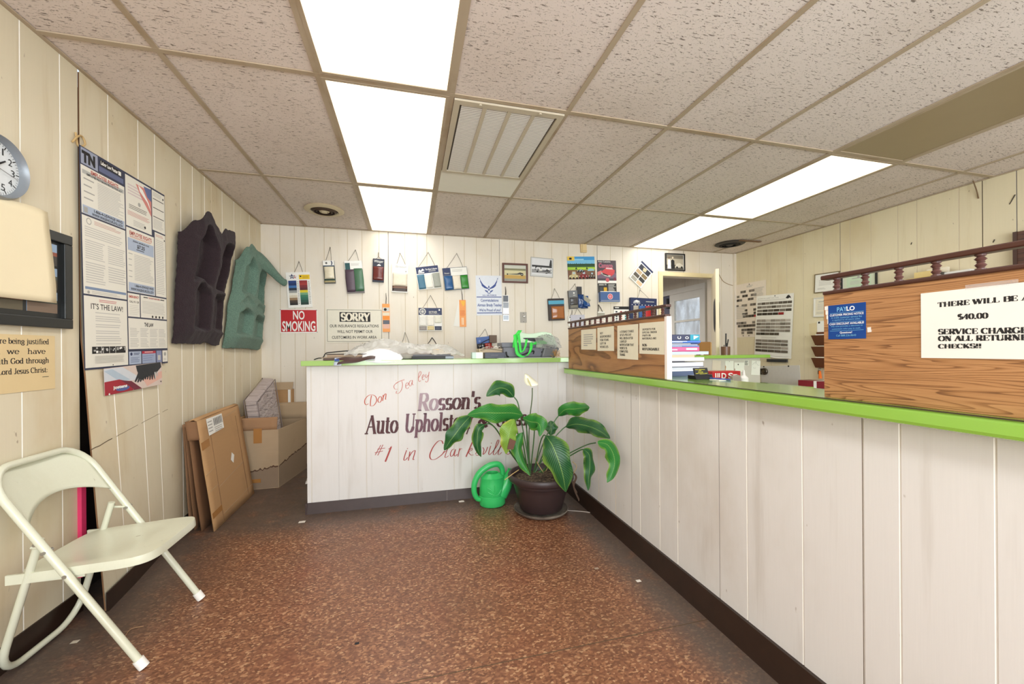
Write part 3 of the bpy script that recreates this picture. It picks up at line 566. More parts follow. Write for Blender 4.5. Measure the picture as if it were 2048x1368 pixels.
for p in ([(660, 146), (620, 162), (580, 182), (552, 216), (562, 246), (592, 248)], [(572, 192), (610, 168), (662, 156)], [(634, 166), (640, 205), (628, 256), (602, 288), (576, 290), (580, 266)], [(676, 214), (696, 204), (698, 185), (684, 182), (673, 205), (676, 235), (690, 242), (704, 228)], [(740, 160), (722, 160), (708, 185), (714, 215), (728, 208), (741, 165)], [(742, 155), (740, 190), (750, 206)],
          [(806, 130), (828, 92), (826, 66), (810, 80), (803, 140), (812, 170), (828, 158)], [(840, 130), (860, 116), (858, 99), (846, 105), (841, 130), (847, 152), (864, 142)], [(880, 95), (876, 122), (886, 130), (902, 104)], [(913, 70), (906, 120), (900, 163), (884, 177), (876, 164)]): brush(p, r2, .0022, .005)
for p in ([(360, 922), (418, 820)], [(386, 926), (440, 816)], [(384, 862), (462, 850)], [(356, 898), (440, 880)]): brush(p, r3, .004, .005)
for p, a, c in (([(494, 862), (512, 850), (530, 830)], .003, .005), ([(524, 838), (494, 915), (464, 990)], .008, .012), ([(682, 872), (662, 930), (654, 972), (672, 970), (694, 945)], .003, .007), ([(688, 858), (694, 852)], .005, .006), ([(716, 886), (700, 978)], .004, .007), ([(704, 945), (738, 892), (768, 874), (764, 905), (748, 965), (764, 966)], .003, .007),
          ([(1056, 806), (1040, 776), (1002, 782), (952, 842), (920, 920), (932, 964), (976, 964), (1040, 920), (1070, 880)], .003, .009), ([(1058, 900), (1100, 865), (1134, 800), (1122, 786), (1100, 860), (1076, 930), (1082, 948), (1112, 928)], .0025, .006), ([(1172, 862), (1150, 866), (1130, 905), (1136, 934), (1156, 924), (1180, 870)], .003, .007), ([(1184, 862), (1170, 918), (1180, 932), (1202, 912)], .003, .007), ([(1226, 852), (1206, 938)], .004, .007), ([(1214, 895), (1234, 858), (1252, 858)], .003, .005),
          ([(1362, 772), (1324, 860), (1290, 938)], .006, .010), ([(1300, 902), (1344, 852), (1352, 868), (1318, 892), (1344, 922), (1368, 918)], .003, .006), ([(1386, 912), (1416, 862), (1428, 890), (1412, 924), (1390, 920)], .003, .006), ([(1462, 842), (1474, 868), (1464, 914), (1490, 890), (1512, 838)], .003, .007), ([(1542, 828), (1522, 900), (1532, 917), (1554, 896)], .003, .007), ([(1546, 802), (1552, 796)], .005, .006),
          ([(1556, 896), (1604, 830), (1626, 778), (1612, 772), (1588, 842), (1568, 905), (1580, 918), (1604, 896)], .0025, .0065), ([(1604, 896), (1650, 830), (1674, 778), (1662, 772), (1638, 842), (1618, 905), (1630, 916), (1656, 892)], .0025, .0065), ([(1696, 882), (1738, 852), (1756, 812), (1736, 808), (1710, 850), (1700, 895), (1722, 914), (1752, 886)], .003, .007)): brush(p, r3, a, c)
dk, fd, md = col((76, 30, 34), .45, 0, .1, 30), col((168, 146, 154), .55, 0, .22, 60), col((108, 72, 84), .5, 0, .2, 60)
def word(s, x0, y0, x1, y1, cap, mats, slant=.13):
    a, c = cp(x0, y0), cp(x1, y1); h = cp(x0, y0 - cap)[1] - a[1]; serif_txt(sc_, s, a[0], a[1], c[0], h, dk, .062, .185, c[1], slant, mats)
word("Rosson's", 790, 467, 1436, 440, 172, lambda i, ch: fd if i < 2 else (md if i == 2 else dk))
word('Auto', 262, 703, 590, 690, 186, lambda i, ch: dk); word('Upholstery', 658, 690, 1350, 652, 184, lambda i, ch: md if i < 5 else dk); word('&', 1412, 640, 1520, 634, 150, lambda i, ch: dk); word('Glass', 1590, 632, 1905, 612, 160, lambda i, ch: dk)
o = sc_.build('painted_lettering', None, CM); o.parent = t; o.matrix_parent_inverse = Matrix.Translation((-.25, -3.044, 0))
tag(o, 'red and dark brown hand painted shop lettering')
# service counter running towards the viewer
t = thing('service_counter', 'long white panelled service counter with narrow lime green top on the right', 'counter', (1.3, 1.0, 0)); I = Matrix.Translation((-1.3, -1.0, 0))
SG = [(-1.3, 'soft'), (-.9, 'grey'), (-.5, 'soft'), (-.1, 'soft'), (.25, 'light'), (.42, 'soft'), (.579, 'light'), (.754, 'light'), (.842, 'dark'), (1.021, 'light'), (1.242, 'light'), (1.382, 'grey'), (1.648, 'light'), (1.788, 'light'), (1.968, 'light'), (2.057, 'grey'), (2.244, 'soft'), (2.474, 'soft'), (2.7, 'soft'), (2.9, 'soft')]
b = MB(); grooved(b, YF + .02, 3.043, .09, .947, SG, M['panel_white'], lambda u, v, n: I @ Vector((1.237 - n, u, v))); b.box((1.239, YF + .02, 0), (1.25, 3.04, .947), M['panel_white'], I); b.box((1.38, YF + .02, 0), (1.40, 3.04, .947), M['panel_white'], I); b.build('side_panel', t)
b = MB(); b.box((1.16, YF + .02, .947), (1.425, 2.905, .990), M['green'], I)
for p in ((.62, 1.5), (2.0, 0)): pass
b.build('countertop', t, bevel=.010)
b = MB(); b.box((1.158, YF + .02, .9885), (1.163, 2.90, .9912), col((60, 58, 40), .4), I); b.build('edge_strip', t)
b = MB(); b.hexa([I @ Vector(p) for p in ((1.200, YF + .02, 0), (1.24, YF + .02, 0), (1.24, 3.028, 0), (1.200, 3.028, 0), (1.224, YF + .02, .10), (1.24, YF + .02, .10), (1.24, 3.028, .10), (1.224, 3.028, .10))], M['kick_dark']); b.build('kick_board', t)
# partition boards standing on the service counter, each with a spindle rail
def partition(y0, y1, ys, label, wood, end=True):
    t = thing('partition_board', label, 'partition', (1.20, (y0 + y1) / 2, .9905)); I = Matrix.Translation((-1.20, -(y0 + y1) / 2, -.9905))
    b = MB(); b.box((1.19, y0, .9905), (1.208, y1, 1.292), wood, I); b.build('board', t)
    b = MB(); b.box((1.188, y0 - .018, .9905), (1.215, y0, 1.291), col((238, 226, 216), .5), I)
    if end: b.build('end_strip', t)
    for nm, z0, z1, ov in (('bottom_rail', 1.291, 1.302, 0), ('top_rail', 1.336, 1.349, .006)):
        b = MB(); b.box((1.184, y0 - .012 - ov, z0), (1.214, y1 + ov, z1), M['dark_wood'], I); b.build(nm, t, bevel=.003)
    for y in ys:
        b = MB(); b.lathe([(.004, 0), (.009, .001), (.009, .004), (.0055, .006), (.0095, .012), (.0055, .017), (.0075, .0185), (.0055, .020), (.010, .025), (.0055, .030), (.009, .032), (.009, .035), (.004, .036)], M['spindle'], 12, (1.199 - 1.20, y - (y0 + y1) / 2, 1.3008 - .9905)); b.build('spindle', t)
    return t
partition(1.672, 2.874, [2.84 - (2.84 - 1.70) * k / 14 for k in range(15)], 'far wood board on the service counter with four typed notices and spindle rail', M['oak_far'])
sp = [at(x, 570, 'x', 1.199).y for x in (1673.7, 1730.5, 1798, 1872.6, 1961.7)]; dsp = (sp[0] - sp[4]) / 4
partition(-.9, .912, sp + [sp[4] - dsp * k for k in range(1, 15)], 'near wood board on the service counter with blue pricing sticker and returned checks notice', M['oak'])
# notices taped to the boards
def paper(name, label, catg, plane, c, m, t=.0006, off=.0008, group=None, tilt=None):
    X, w_, h_ = place(plane, *c, off=off); s = Sheet(w_, h_, t, m); s.X = X; s.label, s.catg, s.name, s.grp = label, catg, name, group; s.inv = X.inverted(); s.plane = plane
    def done(bevel=0, **k):
        o = s.build(s.name, None, s.X, **k); tag(o, s.label, s.catg, s.grp); return o
    def loc(px, py): ax, v, u, n = PLANES[plane]; q = s.inv @ at(px, py, ax, v); return q.x, q.y
    s.done = done; s.loc = loc; return s
def typed(s, rows, x0, x1w, yt, dy, cap, m, thin=.09, thick=.2):
    for k, (tx, fr) in enumerate(rows):
        if tx: serif_txt(s, tx, x0 * s.w, -(yt + dy * k) * s.h, (x0 + x1w * fr) * s.w, cap * s.h, m, thin, thick)
def nz(a): return (1140 + a[0] / 9.119, 620 + a[1] / 9.119)
G4 = 'typed notices on the far board'
s = paper('notice', 'leftmost of the four typed notices on the far board, faded grey print', 'notice', 'partition', [nz(p) for p in ((192, 368), (466, 346), (490, 722), (222, 720))], M['old_paper'], group=G4)
for k, e in enumerate((.78, .82, .80, .70, .74, .45)): s.lines(.18, .24 + .105 * k, e, .30 + .105 * k, 1, M['grey_print'], .8, .0)
s.done()
s = paper('notice', 'typed notice reading NOT RESPONSIBLE FOR ITEMS LEFT IN VEHICLES', 'notice', 'partition', [nz(p) for p in ((496, 330), (800, 292), (810, 748), (510, 744))], M['old_paper'], group=G4)
typed(s, [('NOT', .28), ('RESPONSIBLE', 1.0), ('FOR ITEMS', .78), ('LEFT IN', .55), ('VEHICLES', .74)], .17, .68, .29, .145, .085, M['ink']); s.done()
s = paper('notice', 'tallest typed notice on the far board, about the storage charge per day', 'notice', 'partition', [nz(p) for p in ((862, 290), (1242, 254), (1250, 912), (872, 884))], M['old_paper'], group=G4)
typed(s, [('A STORAGE CHARGE', 1.0), ('OF $25 PER DAY', .83), ('WILL BEGIN AFTER', .94), ('3 DAYS OF', .5), ('NOTIFICATION THAT', 1.0), ('VEHICLE IS', .54), ('COMPLETED.', .62), ('THANKS', .4)], .13, .68, .22, .098, .062, M['ink']); s.done()
s = paper('notice', 'typed notice on the far board about deposits, ending NON-REFUNDABLE', 'notice', 'partition', [nz(p) for p in ((1264, 240), (1722, 210), (1732, 810), (1272, 800))], M['old_paper'], group=G4)
typed(s, [('DEPOSITS FOR', .76), ('SPECIAL ORDER', .84), ('PARTS OR', .5), ('MATERIALS ARE', .82), ('', 0)], .13, .70, .24, .097, .058, M['ink']); typed(s, [('NON-', .32), ('REFUNDABLE', .98)], .13, .70, .755, .125, .075, M['ink'], .1, .24); s.done()
def cz(a): return (1600 + a[0] / 3.2567, 440 + a[1] / 3.2567)
P0 = [cz(p) for p in ((785, 480), (1459, 405), (1459, 912), (797, 898))]
a0, a1 = at(*P0[0], 'x', 1.19), at(*P0[3], 'x', 1.19)
s = Sheet(.36, a0.z - a1.z, .0008, M['paper']); s.X = Matrix(((0, 0, -1, 1.1892), (-1, 0, 0, (a0.y + a1.y) / 2), (0, 1, 0, a0.z), (0, 0, 0, 1))); inv = s.X.inverted()
def nl(x, y): q = inv @ at(*cz((x, y)), 'x', 1.19); return q.x, q.y
for tx, xa, ya, xb, yb, yc in (('THERE WILL BE', 900, 568, 1424, 527, 540), ('$40.00', 1032, 648, 1228, 640, 614), ('SERVICE CHARG', 905, 744, 1440, 737, 712), ('ON ALL RETURN', 905, 788, 1442, 783, 757), ('CHECKS!!', 905, 836, 1188, 833, 810)):
    p, q = nl(xa, ya), nl(xb, yb); c = nl(xa, yc)[1] - p[1] if tx[0] != 'T' else .0105
    g = {'THERE WILL BE': 'THERE WILL BE A', 'SERVICE CHARG': 'SERVICE CHARGE', 'ON ALL RETURN': 'ON ALL RETURNED'}.get(tx, tx); W0 = serif_strokes(tx)[1]; W1 = serif_strokes(g)[1]
    serif_txt(s, g, p[0], p[1], p[0] + (q[0] - p[0]) * W1 / W0, max(c, .008), M['ink'], .085, .26, q[1] if tx[0] != 'T' else p[1])
for x0 in (.22, .55): s.rect(x0, -.05, x0 + .22, .02, M['film_thin'])
o = s.build('notice', None, s.X); tag(o, 'large white notice of a 40 dollar service charge on all returned checks', 'notice')
def pz(a): return (1630 + a[0] / 12.438, 590 + a[1] / 12.438)
s = paper('price_sticker', 'square blue customer pricing notice sticker on the near wood board', 'sticker', 'partition', [pz(p) for p in ((335, 270), (1268, 175), (1280, 1078), (346, 1104))], col((14, 66, 140), .3, 0, .03), .0008)
W_, LB = col((240, 244, 248), .4), col((120, 186, 224), .4)
s.txt('PAY', .25, .07, .52, .20, LB, .015); s.txt('LO', .51, .07, .725, .20, W_, .03)
for y in (.235, .50, .755): s.rect(.05, y, .95, y + .008, LB)
s.txt('CUSTOMER PRICING NOTICE', .05, .265, .95, .325, W_, .018); s.txt('A 3.50% customer service fee', .09, .345, .91, .40, LB); s.txt('is applied to all store sales.', .12, .42, .87, .475, LB)
s.txt('CASH DISCOUNT AVAILABLE!', .04, .525, .96, .585, W_, .018); s.txt('We now provide a discount to', .08, .605, .93, .66, LB); s.txt('customers who pay in cash.', .11, .68, .88, .735, LB)
s.txt('Questions?', .33, .785, .66, .85, W_, .018); s.txt('Call 888.226.8643', .23, .87, .76, .925, LB); s.done()
for k, c in enumerate((((1655, 612), (1661, 611), (1661, 668), (1655, 670)), ((1736, 655), (1743, 654), (1742, 664), (1735, 665)))):
    s = paper('tape_residue', ('white strip of torn tape residue along the left edge of the blue sticker', 'patch of white tape residue right of the blue sticker, lower')[k], 'tape residue', 'partition', c, col((226, 214, 204), .6), .0003, .0003)
    for q in range(6): s.shape([(.1 * random.random(), q / 6), (1 + .4 * random.random(), q / 6 + .02), (.9, q / 6 + .13), (-.2, q / 6 + .12)], M['white'])
    s.done()

# ================================================================== things on the back wall
SG_ = 'upholstery sample cards hanging on the back wall'
def fab(c, shine=.45): return col(c, shine, 0, .12, 60)
def sample(label, c, apex, m, head=None, swatches=(), draw=None, hooks=(.25, .75), t=.012, group=SG_, strap=0.0016, name='sample_card', plane='back', knot=0, catg='sample card'):
    """a swatch card hung by a string: card (with its header print), fabric swatches, string and nail are the parts"""
    X, w_, h_ = place(plane, *c, off=.004); root = thing(name, label, catg, X, group); inv = X.inverted()
    s = Sheet(w_, h_, t, m); s.z = t
    if head: s.rect(0, 0, 1, head[0], head[1])
    if draw: draw(s)
    s.build('card', root)
    for x0, y0, x1, y1, mm, bulge in swatches:
        b = MB(); hw = (x1 - x0) * w_; 
        b.grid(8, 8, lambda u, v: (x0 * w_ + u * hw + .006 * bulge * math.sin(v * 3.14) * (1 if u < .5 else -1) * (1 if bulge < 0 else .3), -(y0 + (y1 - y0) * (1 - v)) * h_, t + .001 + abs(bulge) * .010 * math.sin(u * 3.14) * (.5 + .5 * math.sin(v * 3.14)) + .0015 * math.sin(v * 9)), mm)
        b.box((x0 * w_, -y1 * h_, t * .6), (x1 * w_, -y1 * h_ + .002, t + .003), mm)
        b.build('swatch', root, solid=.0012)
    if apex:
        ax, v, u, n = PLANES[plane]; a = inv @ at(apex[0], apex[1], ax, v); a.z = .006
        b = MB(); pts = [Vector((hooks[0] * w_, 0, t * .6)), a, Vector((hooks[1] * w_, 0, t * .6))]
        for i in (0, 1):
            mid = (pts[i] + pts[i + 1]) / 2 + Vector((.003, 0, .002)); b.tube([pts[i], mid, pts[i + 1]], strap, M['string'], 6)
        if knot: b.tube([a, a + Vector((0, knot, 0))], strap * 1.6, M['string'], 6)
        st_ = b.build('string', root)
        b = MB(); q = a + Vector((0, knot, 0)); b.tube([q + Vector((0, .002, -.008)), q + Vector((0, .002, .008))], .003, M['steel'], 8); b.build('nail', st_)
    return root
Q3 = lambda *a: [(540 + x / 5.473, 470 + y / 5.473) for x, y in a]
Q4 = lambda *a: [(800 + x / 5.473, 470 + y / 5.473) for x, y in a]
Q5 = lambda *a: [(1080 + x / 4.7175, 470 + y / 4.7175) for x, y in a]
def star(s, cx, cy, r, m, h=1):
    k = s.w / s.h; s.shape([(cx + (r if i % 2 == 0 else r * .45) * math.sin(i * .6283) , cy - k * (r if i % 2 == 0 else r * .45) * math.cos(i * .6283)) for i in range(10)], m)
def d1(s):
    star(s, .24, .12, .13, col((30, 44, 92))); star(s, .36, .13, .09, col((176, 40, 48))); s.rect(.13, .11, .42, .14, M['white']); s.txt('AMERICAN', .15, .115, .40, .135, M['navy'], .02)
    s.rect(.53, .075, .98, .205, col((234, 196, 30))); s.disc(.60, .12, .035, M['ink']); s.lines(.68, .11, .95, .19, 3, col((180, 140, 20)))
    for x0, bands in ((.08, ((32, 58, 120), (28, 48, 100), (60, 110, 170), (36, 44, 60), (150, 152, 150), (226, 222, 208), (214, 202, 178), (150, 122, 90), (70, 56, 48), (40, 34, 32))), (.53, ((150, 40, 42), (160, 48, 44), (120, 32, 40), (92, 30, 36), (216, 196, 40), (110, 160, 120), (50, 120, 92), (34, 100, 80), (24, 76, 62), (20, 52, 44)))):
        for k, c in enumerate(bands): s.rect(x0, .235 + .069 * k, x0 + .33, .235 + .069 * (k + 1), fab(c))
    s.lines(.44, .26, .50, .92, 14, M['grey_print']); s.lines(.89, .26, .97, .92, 14, M['grey_print']); s.shape([(.90, .36), (.99, .30), (.95, .46)], M['film_thin'])
sample('white colour card with star and yellow block hanging above the NO SMOKING sign', Q3((178, 412), (440, 405), (465, 790), (200, 800)), Q3((320, 295))[0], M['white'], draw=d1, hooks=(.36, .7), t=.005)
def logo(s):
    s.disc(.30, .11, .10, M['ink']); s.disc(.30, .11, .06, M['white']); s.rect(.27, .07, .33, .15, M['ink']); s.shape([(.70, .02), (.80, .02), (.86, .11), (.80, .20), (.70, .20), (.76, .11)], M['navy']); s.rect(0, .215, 1, .265, col((52, 72, 92)))
sample('small sample card with cream satin swatch and round black logo', Q3((585, 285), (705, 285), (722, 530), (598, 535)), Q3((660, 138))[0], col((70, 72, 70)), (.215, M['white']), [(.06, .27, .94, .80, fab((226, 216, 190), .25), 1), (.02, .81, .98, .88, fab((58, 78, 66)), 0), (.02, .885, .98, .96, fab((176, 162, 120)), 0)], logo, t=.02)
def d3(s): s.rect(.02, .06, .30, .27, fab((28, 78, 80))); s.lines(.36, .08, .9, .16, 3, M['soft_print'])
sample('sample card with purple and green fabric strips', Q3((812, 293), (1005, 283), (1040, 635), (852, 640)), Q3((937, 168))[0], col((120, 112, 112)), (.26, M['white']), [(.02, .27, .50, .96, fab((86, 70, 82)), -1), (.50, .24, .98, .95, fab((74, 112, 84), .3), -1)], d3, hooks=(.22, .82), t=.018)
def d4(s): s.txt('Whisper', .10, .05, .92, .20, M['white'], .0, .002); s.shape([(.38, .28), (.52, .22), (.70, .26), (.70, .30), (.36, .30)], M['white'])
sample('dark navy sample card with maroon vinyl swatch', Q3((1130, 262), (1255, 272), (1245, 522), (1122, 515)), Q3((1187, 242))[0], col((34, 38, 56)), None, [(.03, .34, .97, .92, fab((104, 46, 42), .2), .8)], d4, t=.022, knot=.045)
def d5(s): s.txt('Bristol', .22, .05, .85, .13, M['grey_print'], .02); s.disc(.86, .25, .05, M['grey_print'])
sample('white sample card with beige swatch over dark brown band', Q3((1340, 318), (1525, 330), (1497, 635), (1330, 625)), Q3((1423, 200))[0], M['white'], None, [(.03, .31, .97, .77, fab((224, 212, 190)), .7), (.03, .77, .97, .86, fab((108, 76, 58)), .2), (.03, .86, .97, .96, fab((62, 48, 44)), .2)], d5, hooks=(.28, .82), t=.016)
def d6(s):
    s.rect(.02, 0, .98, .30, M['navy']); s.shape([(.10, .20), (.16, .10), (.22, .16), (.30, .08), (.38, .16), (.30, .18), (.22, .22)], M['white']); s.rect(.10, .23, .36, .27, M['white'])
    s.txt('The Album Collection', .42, .10, .93, .17, M['white'], .02); s.lines(.55, .20, .9, .26, 2, M['soft_print'])
sample('navy topped sample card with blue, white and grey swatches, upper row', Q4((165, 360), (420, 335), (450, 578), (205, 610)), Q4((308, 193))[0], M['white'], None, [(.02, .33, .33, .97, fab((64, 112, 136)), .5), (.35, .33, .66, .97, fab((228, 224, 212)), .5), (.68, .33, .99, .97, fab((152, 154, 142)), .5)], d6, hooks=(.14, .86), t=.02)
def d7(s): s.rect(0, 0, .30, .33, M['navy']); s.txt('Monaco', .06, .20, .26, .27, M['soft_print'], .02); s.rect(.32, .02, .99, .36, M['paper']); s.lines(.38, .10, .92, .22, 2, M['soft_print'])
sample('clear topped sample card with blue, cream and bright green swatches', Q4((465, 370), (735, 350), (745, 590), (488, 612)), Q4((620, 205))[0], col((96, 104, 116)), None, [(.02, .36, .35, .98, fab((40, 88, 138), .25), .7), (.37, .37, .68, .98, fab((226, 216, 196)), .5), (.69, .38, .99, .98, fab((48, 132, 40), .3), .6)], d7, hooks=(.18, .85), t=.022)
def d8(s):
    s.rect(0, 0, 1, .31, M['navy']); s.disc(.17, .16, .145, M['soft_print']); s.disc(.17, .16, .10, M['navy']); s.disc(.17, .16, .06, M['soft_print'])
    for k in range(8): a = k * .785; s.shape([(.17, .16), (.17 + .14 * math.cos(a), .16 + .15 * math.sin(a)), (.17 + .14 * math.cos(a + .12), .16 + .15 * math.sin(a + .12))], M['white'])
    s.txt('ISOTHER', .44, .13, .80, .24, M['soft_print'], .03); s.rect(.86, .05, .92, .12, M['white']); s.lines(.44, .26, .95, .29, 1, M['soft_print'])
sample('navy topped sample card with wheel print and cream swatches in two tiers', Q4((200, 800), (460, 803), (455, 1048), (208, 1050)), Q4((333, 663))[0], M['white'], None, [(.02, .33, .34, .80, fab((226, 222, 212)), .4), (.36, .33, .66, .80, fab((230, 224, 210)), .4), (.68, .33, .98, .66, fab((222, 218, 200)), .4), (.02, .80, .34, .97, fab((150, 142, 136)), .5), (.36, .80, .66, .97, fab((214, 194, 140)), .5), (.68, .80, .98, .97, fab((64, 68, 84)), .5)], d8, hooks=(.18, .8), t=.02)
def d9(s): s.rect(0, 0, 1, .30, M['navy']); s.shape([(.10, .18), (.22, .10), (.36, .16), (.30, .20), (.20, .20)], M['white']); s.txt('SEATING', .10, .21, .36, .27, M['white'], .03); s.rect(.58, .15, .90, .18, M['soft_print']); [s.disc(.06 + .125 * k, .335, .016, M['white'], 8) for k in range(8)]
sample('navy display card with grey, blue, red and brown fabric flaps behind the far spindle rail', Q5((837, 593), (1083, 605), (1083, 800), (840, 790)), Q5((940, 520))[0], M['navy'], None, [(.10, .38, .30, .97, fab((170, 162, 148)), .5), (.32, .38, .55, .97, fab((40, 88, 150)), .5), (.57, .38, .78, .97, fab((178, 30, 34)), .5), (.79, .38, .98, .97, fab((86, 56, 46)), .5)], d9, hooks=(.28, .72), t=.035)
def d10(s):
    s.rect(0, 0, 1, .18, M['ink']); s.rect(.08, .05, .35, .10, M['white'])
    for i, cs in enumerate((((40, 50, 60), (70, 80, 90)), ((150, 40, 40), (214, 96, 40)), ((40, 44, 52), (60, 150, 150)))):
        for k in range(5): s.rect(.12 + .3 * i, .28 + .14 * k, .24 + .3 * i, .37 + .14 * k, fab(cs[k > 1]))
sample('white swatch card with black header and small coloured squares', Q5((693, 675), (838, 675), (835, 830), (693, 830)), None, M['white'], draw=d10, t=.004)
def d11(s): s.rect(0, 0, 1, .04, M['ink']); s.rect(0, .09, 1, .26, col((74, 160, 190), .35)); s.rect(0, .26, 1, .34, col((46, 50, 58)))
sample('sample pad with turquoise band and glossy copper brown vinyl', Q5((72, 600), (222, 605), (218, 800), (75, 815)), Q5((135, 508))[0], col((58, 46, 42)), None, [(.16, .36, .98, .93, fab((168, 104, 58), .12), .8)], d11, hooks=(.22, .75), t=.03)
def d12(s): s.rect(0, 0, 1, .36, col((122, 124, 126))); s.disc(.62, .14, .10, M['white'], 10); s.rect(.5, .24, .78, .29, M['soft_print'])
sample('grey sample pad with dark leather swatch next to blue leather pieces', Q5((270, 525), (350, 530), (340, 690), (258, 705)), Q5((328, 463))[0], col((96, 94, 92)), None, [(.10, .40, .96, .80, fab((72, 70, 70), .25), .7), (.10, .80, .96, .95, fab((126, 122, 108)), .4)], d12, hooks=(.2, .95), t=.03)
def d13(s): s.rect(.64, .25, .74, .40, M['ink'])
sample('plain pale sample card hanging beneath the grey sample pad', Q5((285, 758), (418, 750), (418, 860), (285, 860)), Q5((345, 690))[0], col((196, 194, 204)), draw=d13, hooks=(.3, .8), t=.012)
sample('narrow white tag with black mark hanging left of the pale card', Q5((262, 765), (322, 765), (322, 860), (266, 860)), Q5((300, 712))[0], M['white'], draw=lambda s: (s.rect(.2, .05, .32, .22, M['ink']), s.rect(.3, .3, .4, .5, M['ink'])), hooks=(.4, .6), t=.01)
sample('small beige swatch tag hanging under the blue calendar box', Q5((540, 722), (612, 725), (600, 765), (540, 765)), Q5((548, 658))[0], col((168, 164, 150)), draw=lambda s: s.rect(0, 0, 1, .3, M['paper']), hooks=(.1, .7), t=.008, strap=.004)
sample('pink and white striped sample card low behind the far spindle rail', Q5((488, 770), (610, 785), (610, 860), (488, 860)), None, M['paper'], draw=lambda s: [s.lines(.05, .1 + .3 * k, .95, .3 + .3 * k, 2, col((206, 160, 150)), .5, .05) for k in range(3)], t=.01)
sample('blue topped sample pad with black and red patterned vinyl near the counter top', Q4((835, 1115), (1003, 1113), (1000, 1292), (848, 1325)), Q4((930, 1030))[0], col((26, 28, 34)), (.36, col((34, 82, 156), .35)), [(.02, .40, .50, .98, fab((34, 36, 42), .15), .5), (.52, .38, .98, .74, fab((160, 40, 34), .15), .6)], lambda s: (s.disc(.2, .22, .08, col((120, 140, 190))), [s.shape([(x, y), (x + .08, y - .03), (x + .07, y + .04)], M['white'], s.t + .016) for x, y in ((.12, .5), (.3, .46), (.16, .66), (.34, .6), (.22, .8), (.6, .58), (.76, .62), (.88, .66))]), hooks=(.2, .8), t=.02)
sample('sample folder hanging by a thin string behind the plastic wrapped pile', Q3((1430, 1180), (1530, 1190), (1530, 1330), (1430, 1330)), Q3((1478, 1065))[0], M['white'], hooks=(.1, .9), t=.01)
sample('sample folder hanging by a thick black cord behind the plastic wrapped pile', Q4((290, 1195), (410, 1195), (410, 1330), (290, 1330)), Q4((350, 1122))[0], M['cream'], hooks=(.1, .9), t=.01, strap=.004)
# fan of orange and white strips, orange strip, silver strip
root = sample('orange and white sample strips fanned out under the green swatch card', Q4((640, 712), (715, 712), (728, 1005), (660, 1005)), Q4((670, 605))[0], col((232, 146, 52), .4), draw=lambda s: (s.shape([(.2, .04), (.9, .04), (.8, .18), (.6, .24), (.4, .16)], col((238, 180, 60))), [s.rect(.32 + .18 * k, .66, .44 + .18 * k, .93, col((240, 214, 180))) for k in range(2)], s.lines(.1, .4, .9, .6, 5, col((216, 110, 40)))), hooks=(.45, .55), t=.003)
X, w_, h_ = place('back', *Q4((640, 715), (662, 715), (655, 1005), (585, 990)), off=.003); inv = root.matrix_world.inverted(); b = MB()
V = [inv @ at(*p, 'y', YB - .0035) for p in Q4((640, 715), (665, 715), (658, 1005), (585, 995))]; b.poly(V, M['paper']); b.build('white_strip', root, solid=.001)
sample('narrow orange product strip card right of the SORRY sign', Q3((1234, 755), (1312, 755), (1312, 1062), (1230, 1062)), Q3((1270, 640))[0], col((236, 150, 58), .4), draw=lambda s: (s.rect(.05, .13, .95, .27, col((200, 204, 200))), s.disc(.4, .2, .2, M['ink']), s.rect(.05, .30, .95, .42, col((226, 214, 190))), s.rect(.05, .44, .95, .55, col((238, 140, 40))), s.rect(.05, .58, .95, .72, col((92, 96, 108))), s.rect(.05, .72, .95, .88, col((226, 180, 160)))), hooks=(.45, .55), t=.006)
sample('narrow silver sample strip beside the winged emblem poster', Q4((1122, 660), (1188, 660), (1190, 942), (1125, 940)), Q4((1152, 570))[0], M['steel'], draw=lambda s: (s.rect(.05, .02, .9, .26, col((84, 88, 96), .3)), s.rect(.05, .28, .95, .50, col((150, 156, 164), .2)), s.rect(0, .74, 1, .76, M['ink']), s.rect(.05, .78, .95, .96, col((200, 212, 226)))), hooks=(.45, .55), t=.008, strap=.003)
# loose blue leather pieces
X, w_, h_ = place('back', *Q5((345, 490), (460, 490), (460, 700), (345, 700)), off=.01); t = thing('leather_samples', 'bunch of glossy blue leather pieces with a grey flap, hanging by a black strap', 'leather samples', X, SG_)
b = MB(); b.box((.0, -h_ * .42, 0), (w_ * .38, 0, .012), col((40, 42, 48), .4)); b.build('strap', t)
for k, (x0, y0, x1, y1, c) in enumerate(((.05, .35, .55, .95, (30, 66, 120)), (.2, .5, .75, .98, (24, 56, 108)), (.3, .42, .82, .9, (36, 78, 136)))):
    b = MB(); b.grid(8, 8, lambda u, v: ((x0 + (x1 - x0) * u) * w_ + .012 * v * k, -(y0 + (y1 - y0) * v) * h_, .012 + .008 * k + .02 * math.sin(u * 3.1) * v + .006 * math.sin(v * 6 + k)), fab(c, .18)); b.build('leather_piece', t, solid=.002)
b = MB(); b.poly([(.42 * w_, -.36 * h_, .04), (1.0 * w_, -.62 * h_, .045), (.80 * w_, -.76 * h_, .04), (.48 * w_, -.60 * h_, .035)], col((162, 156, 138))); b.build('grey_flap', t, solid=.002)
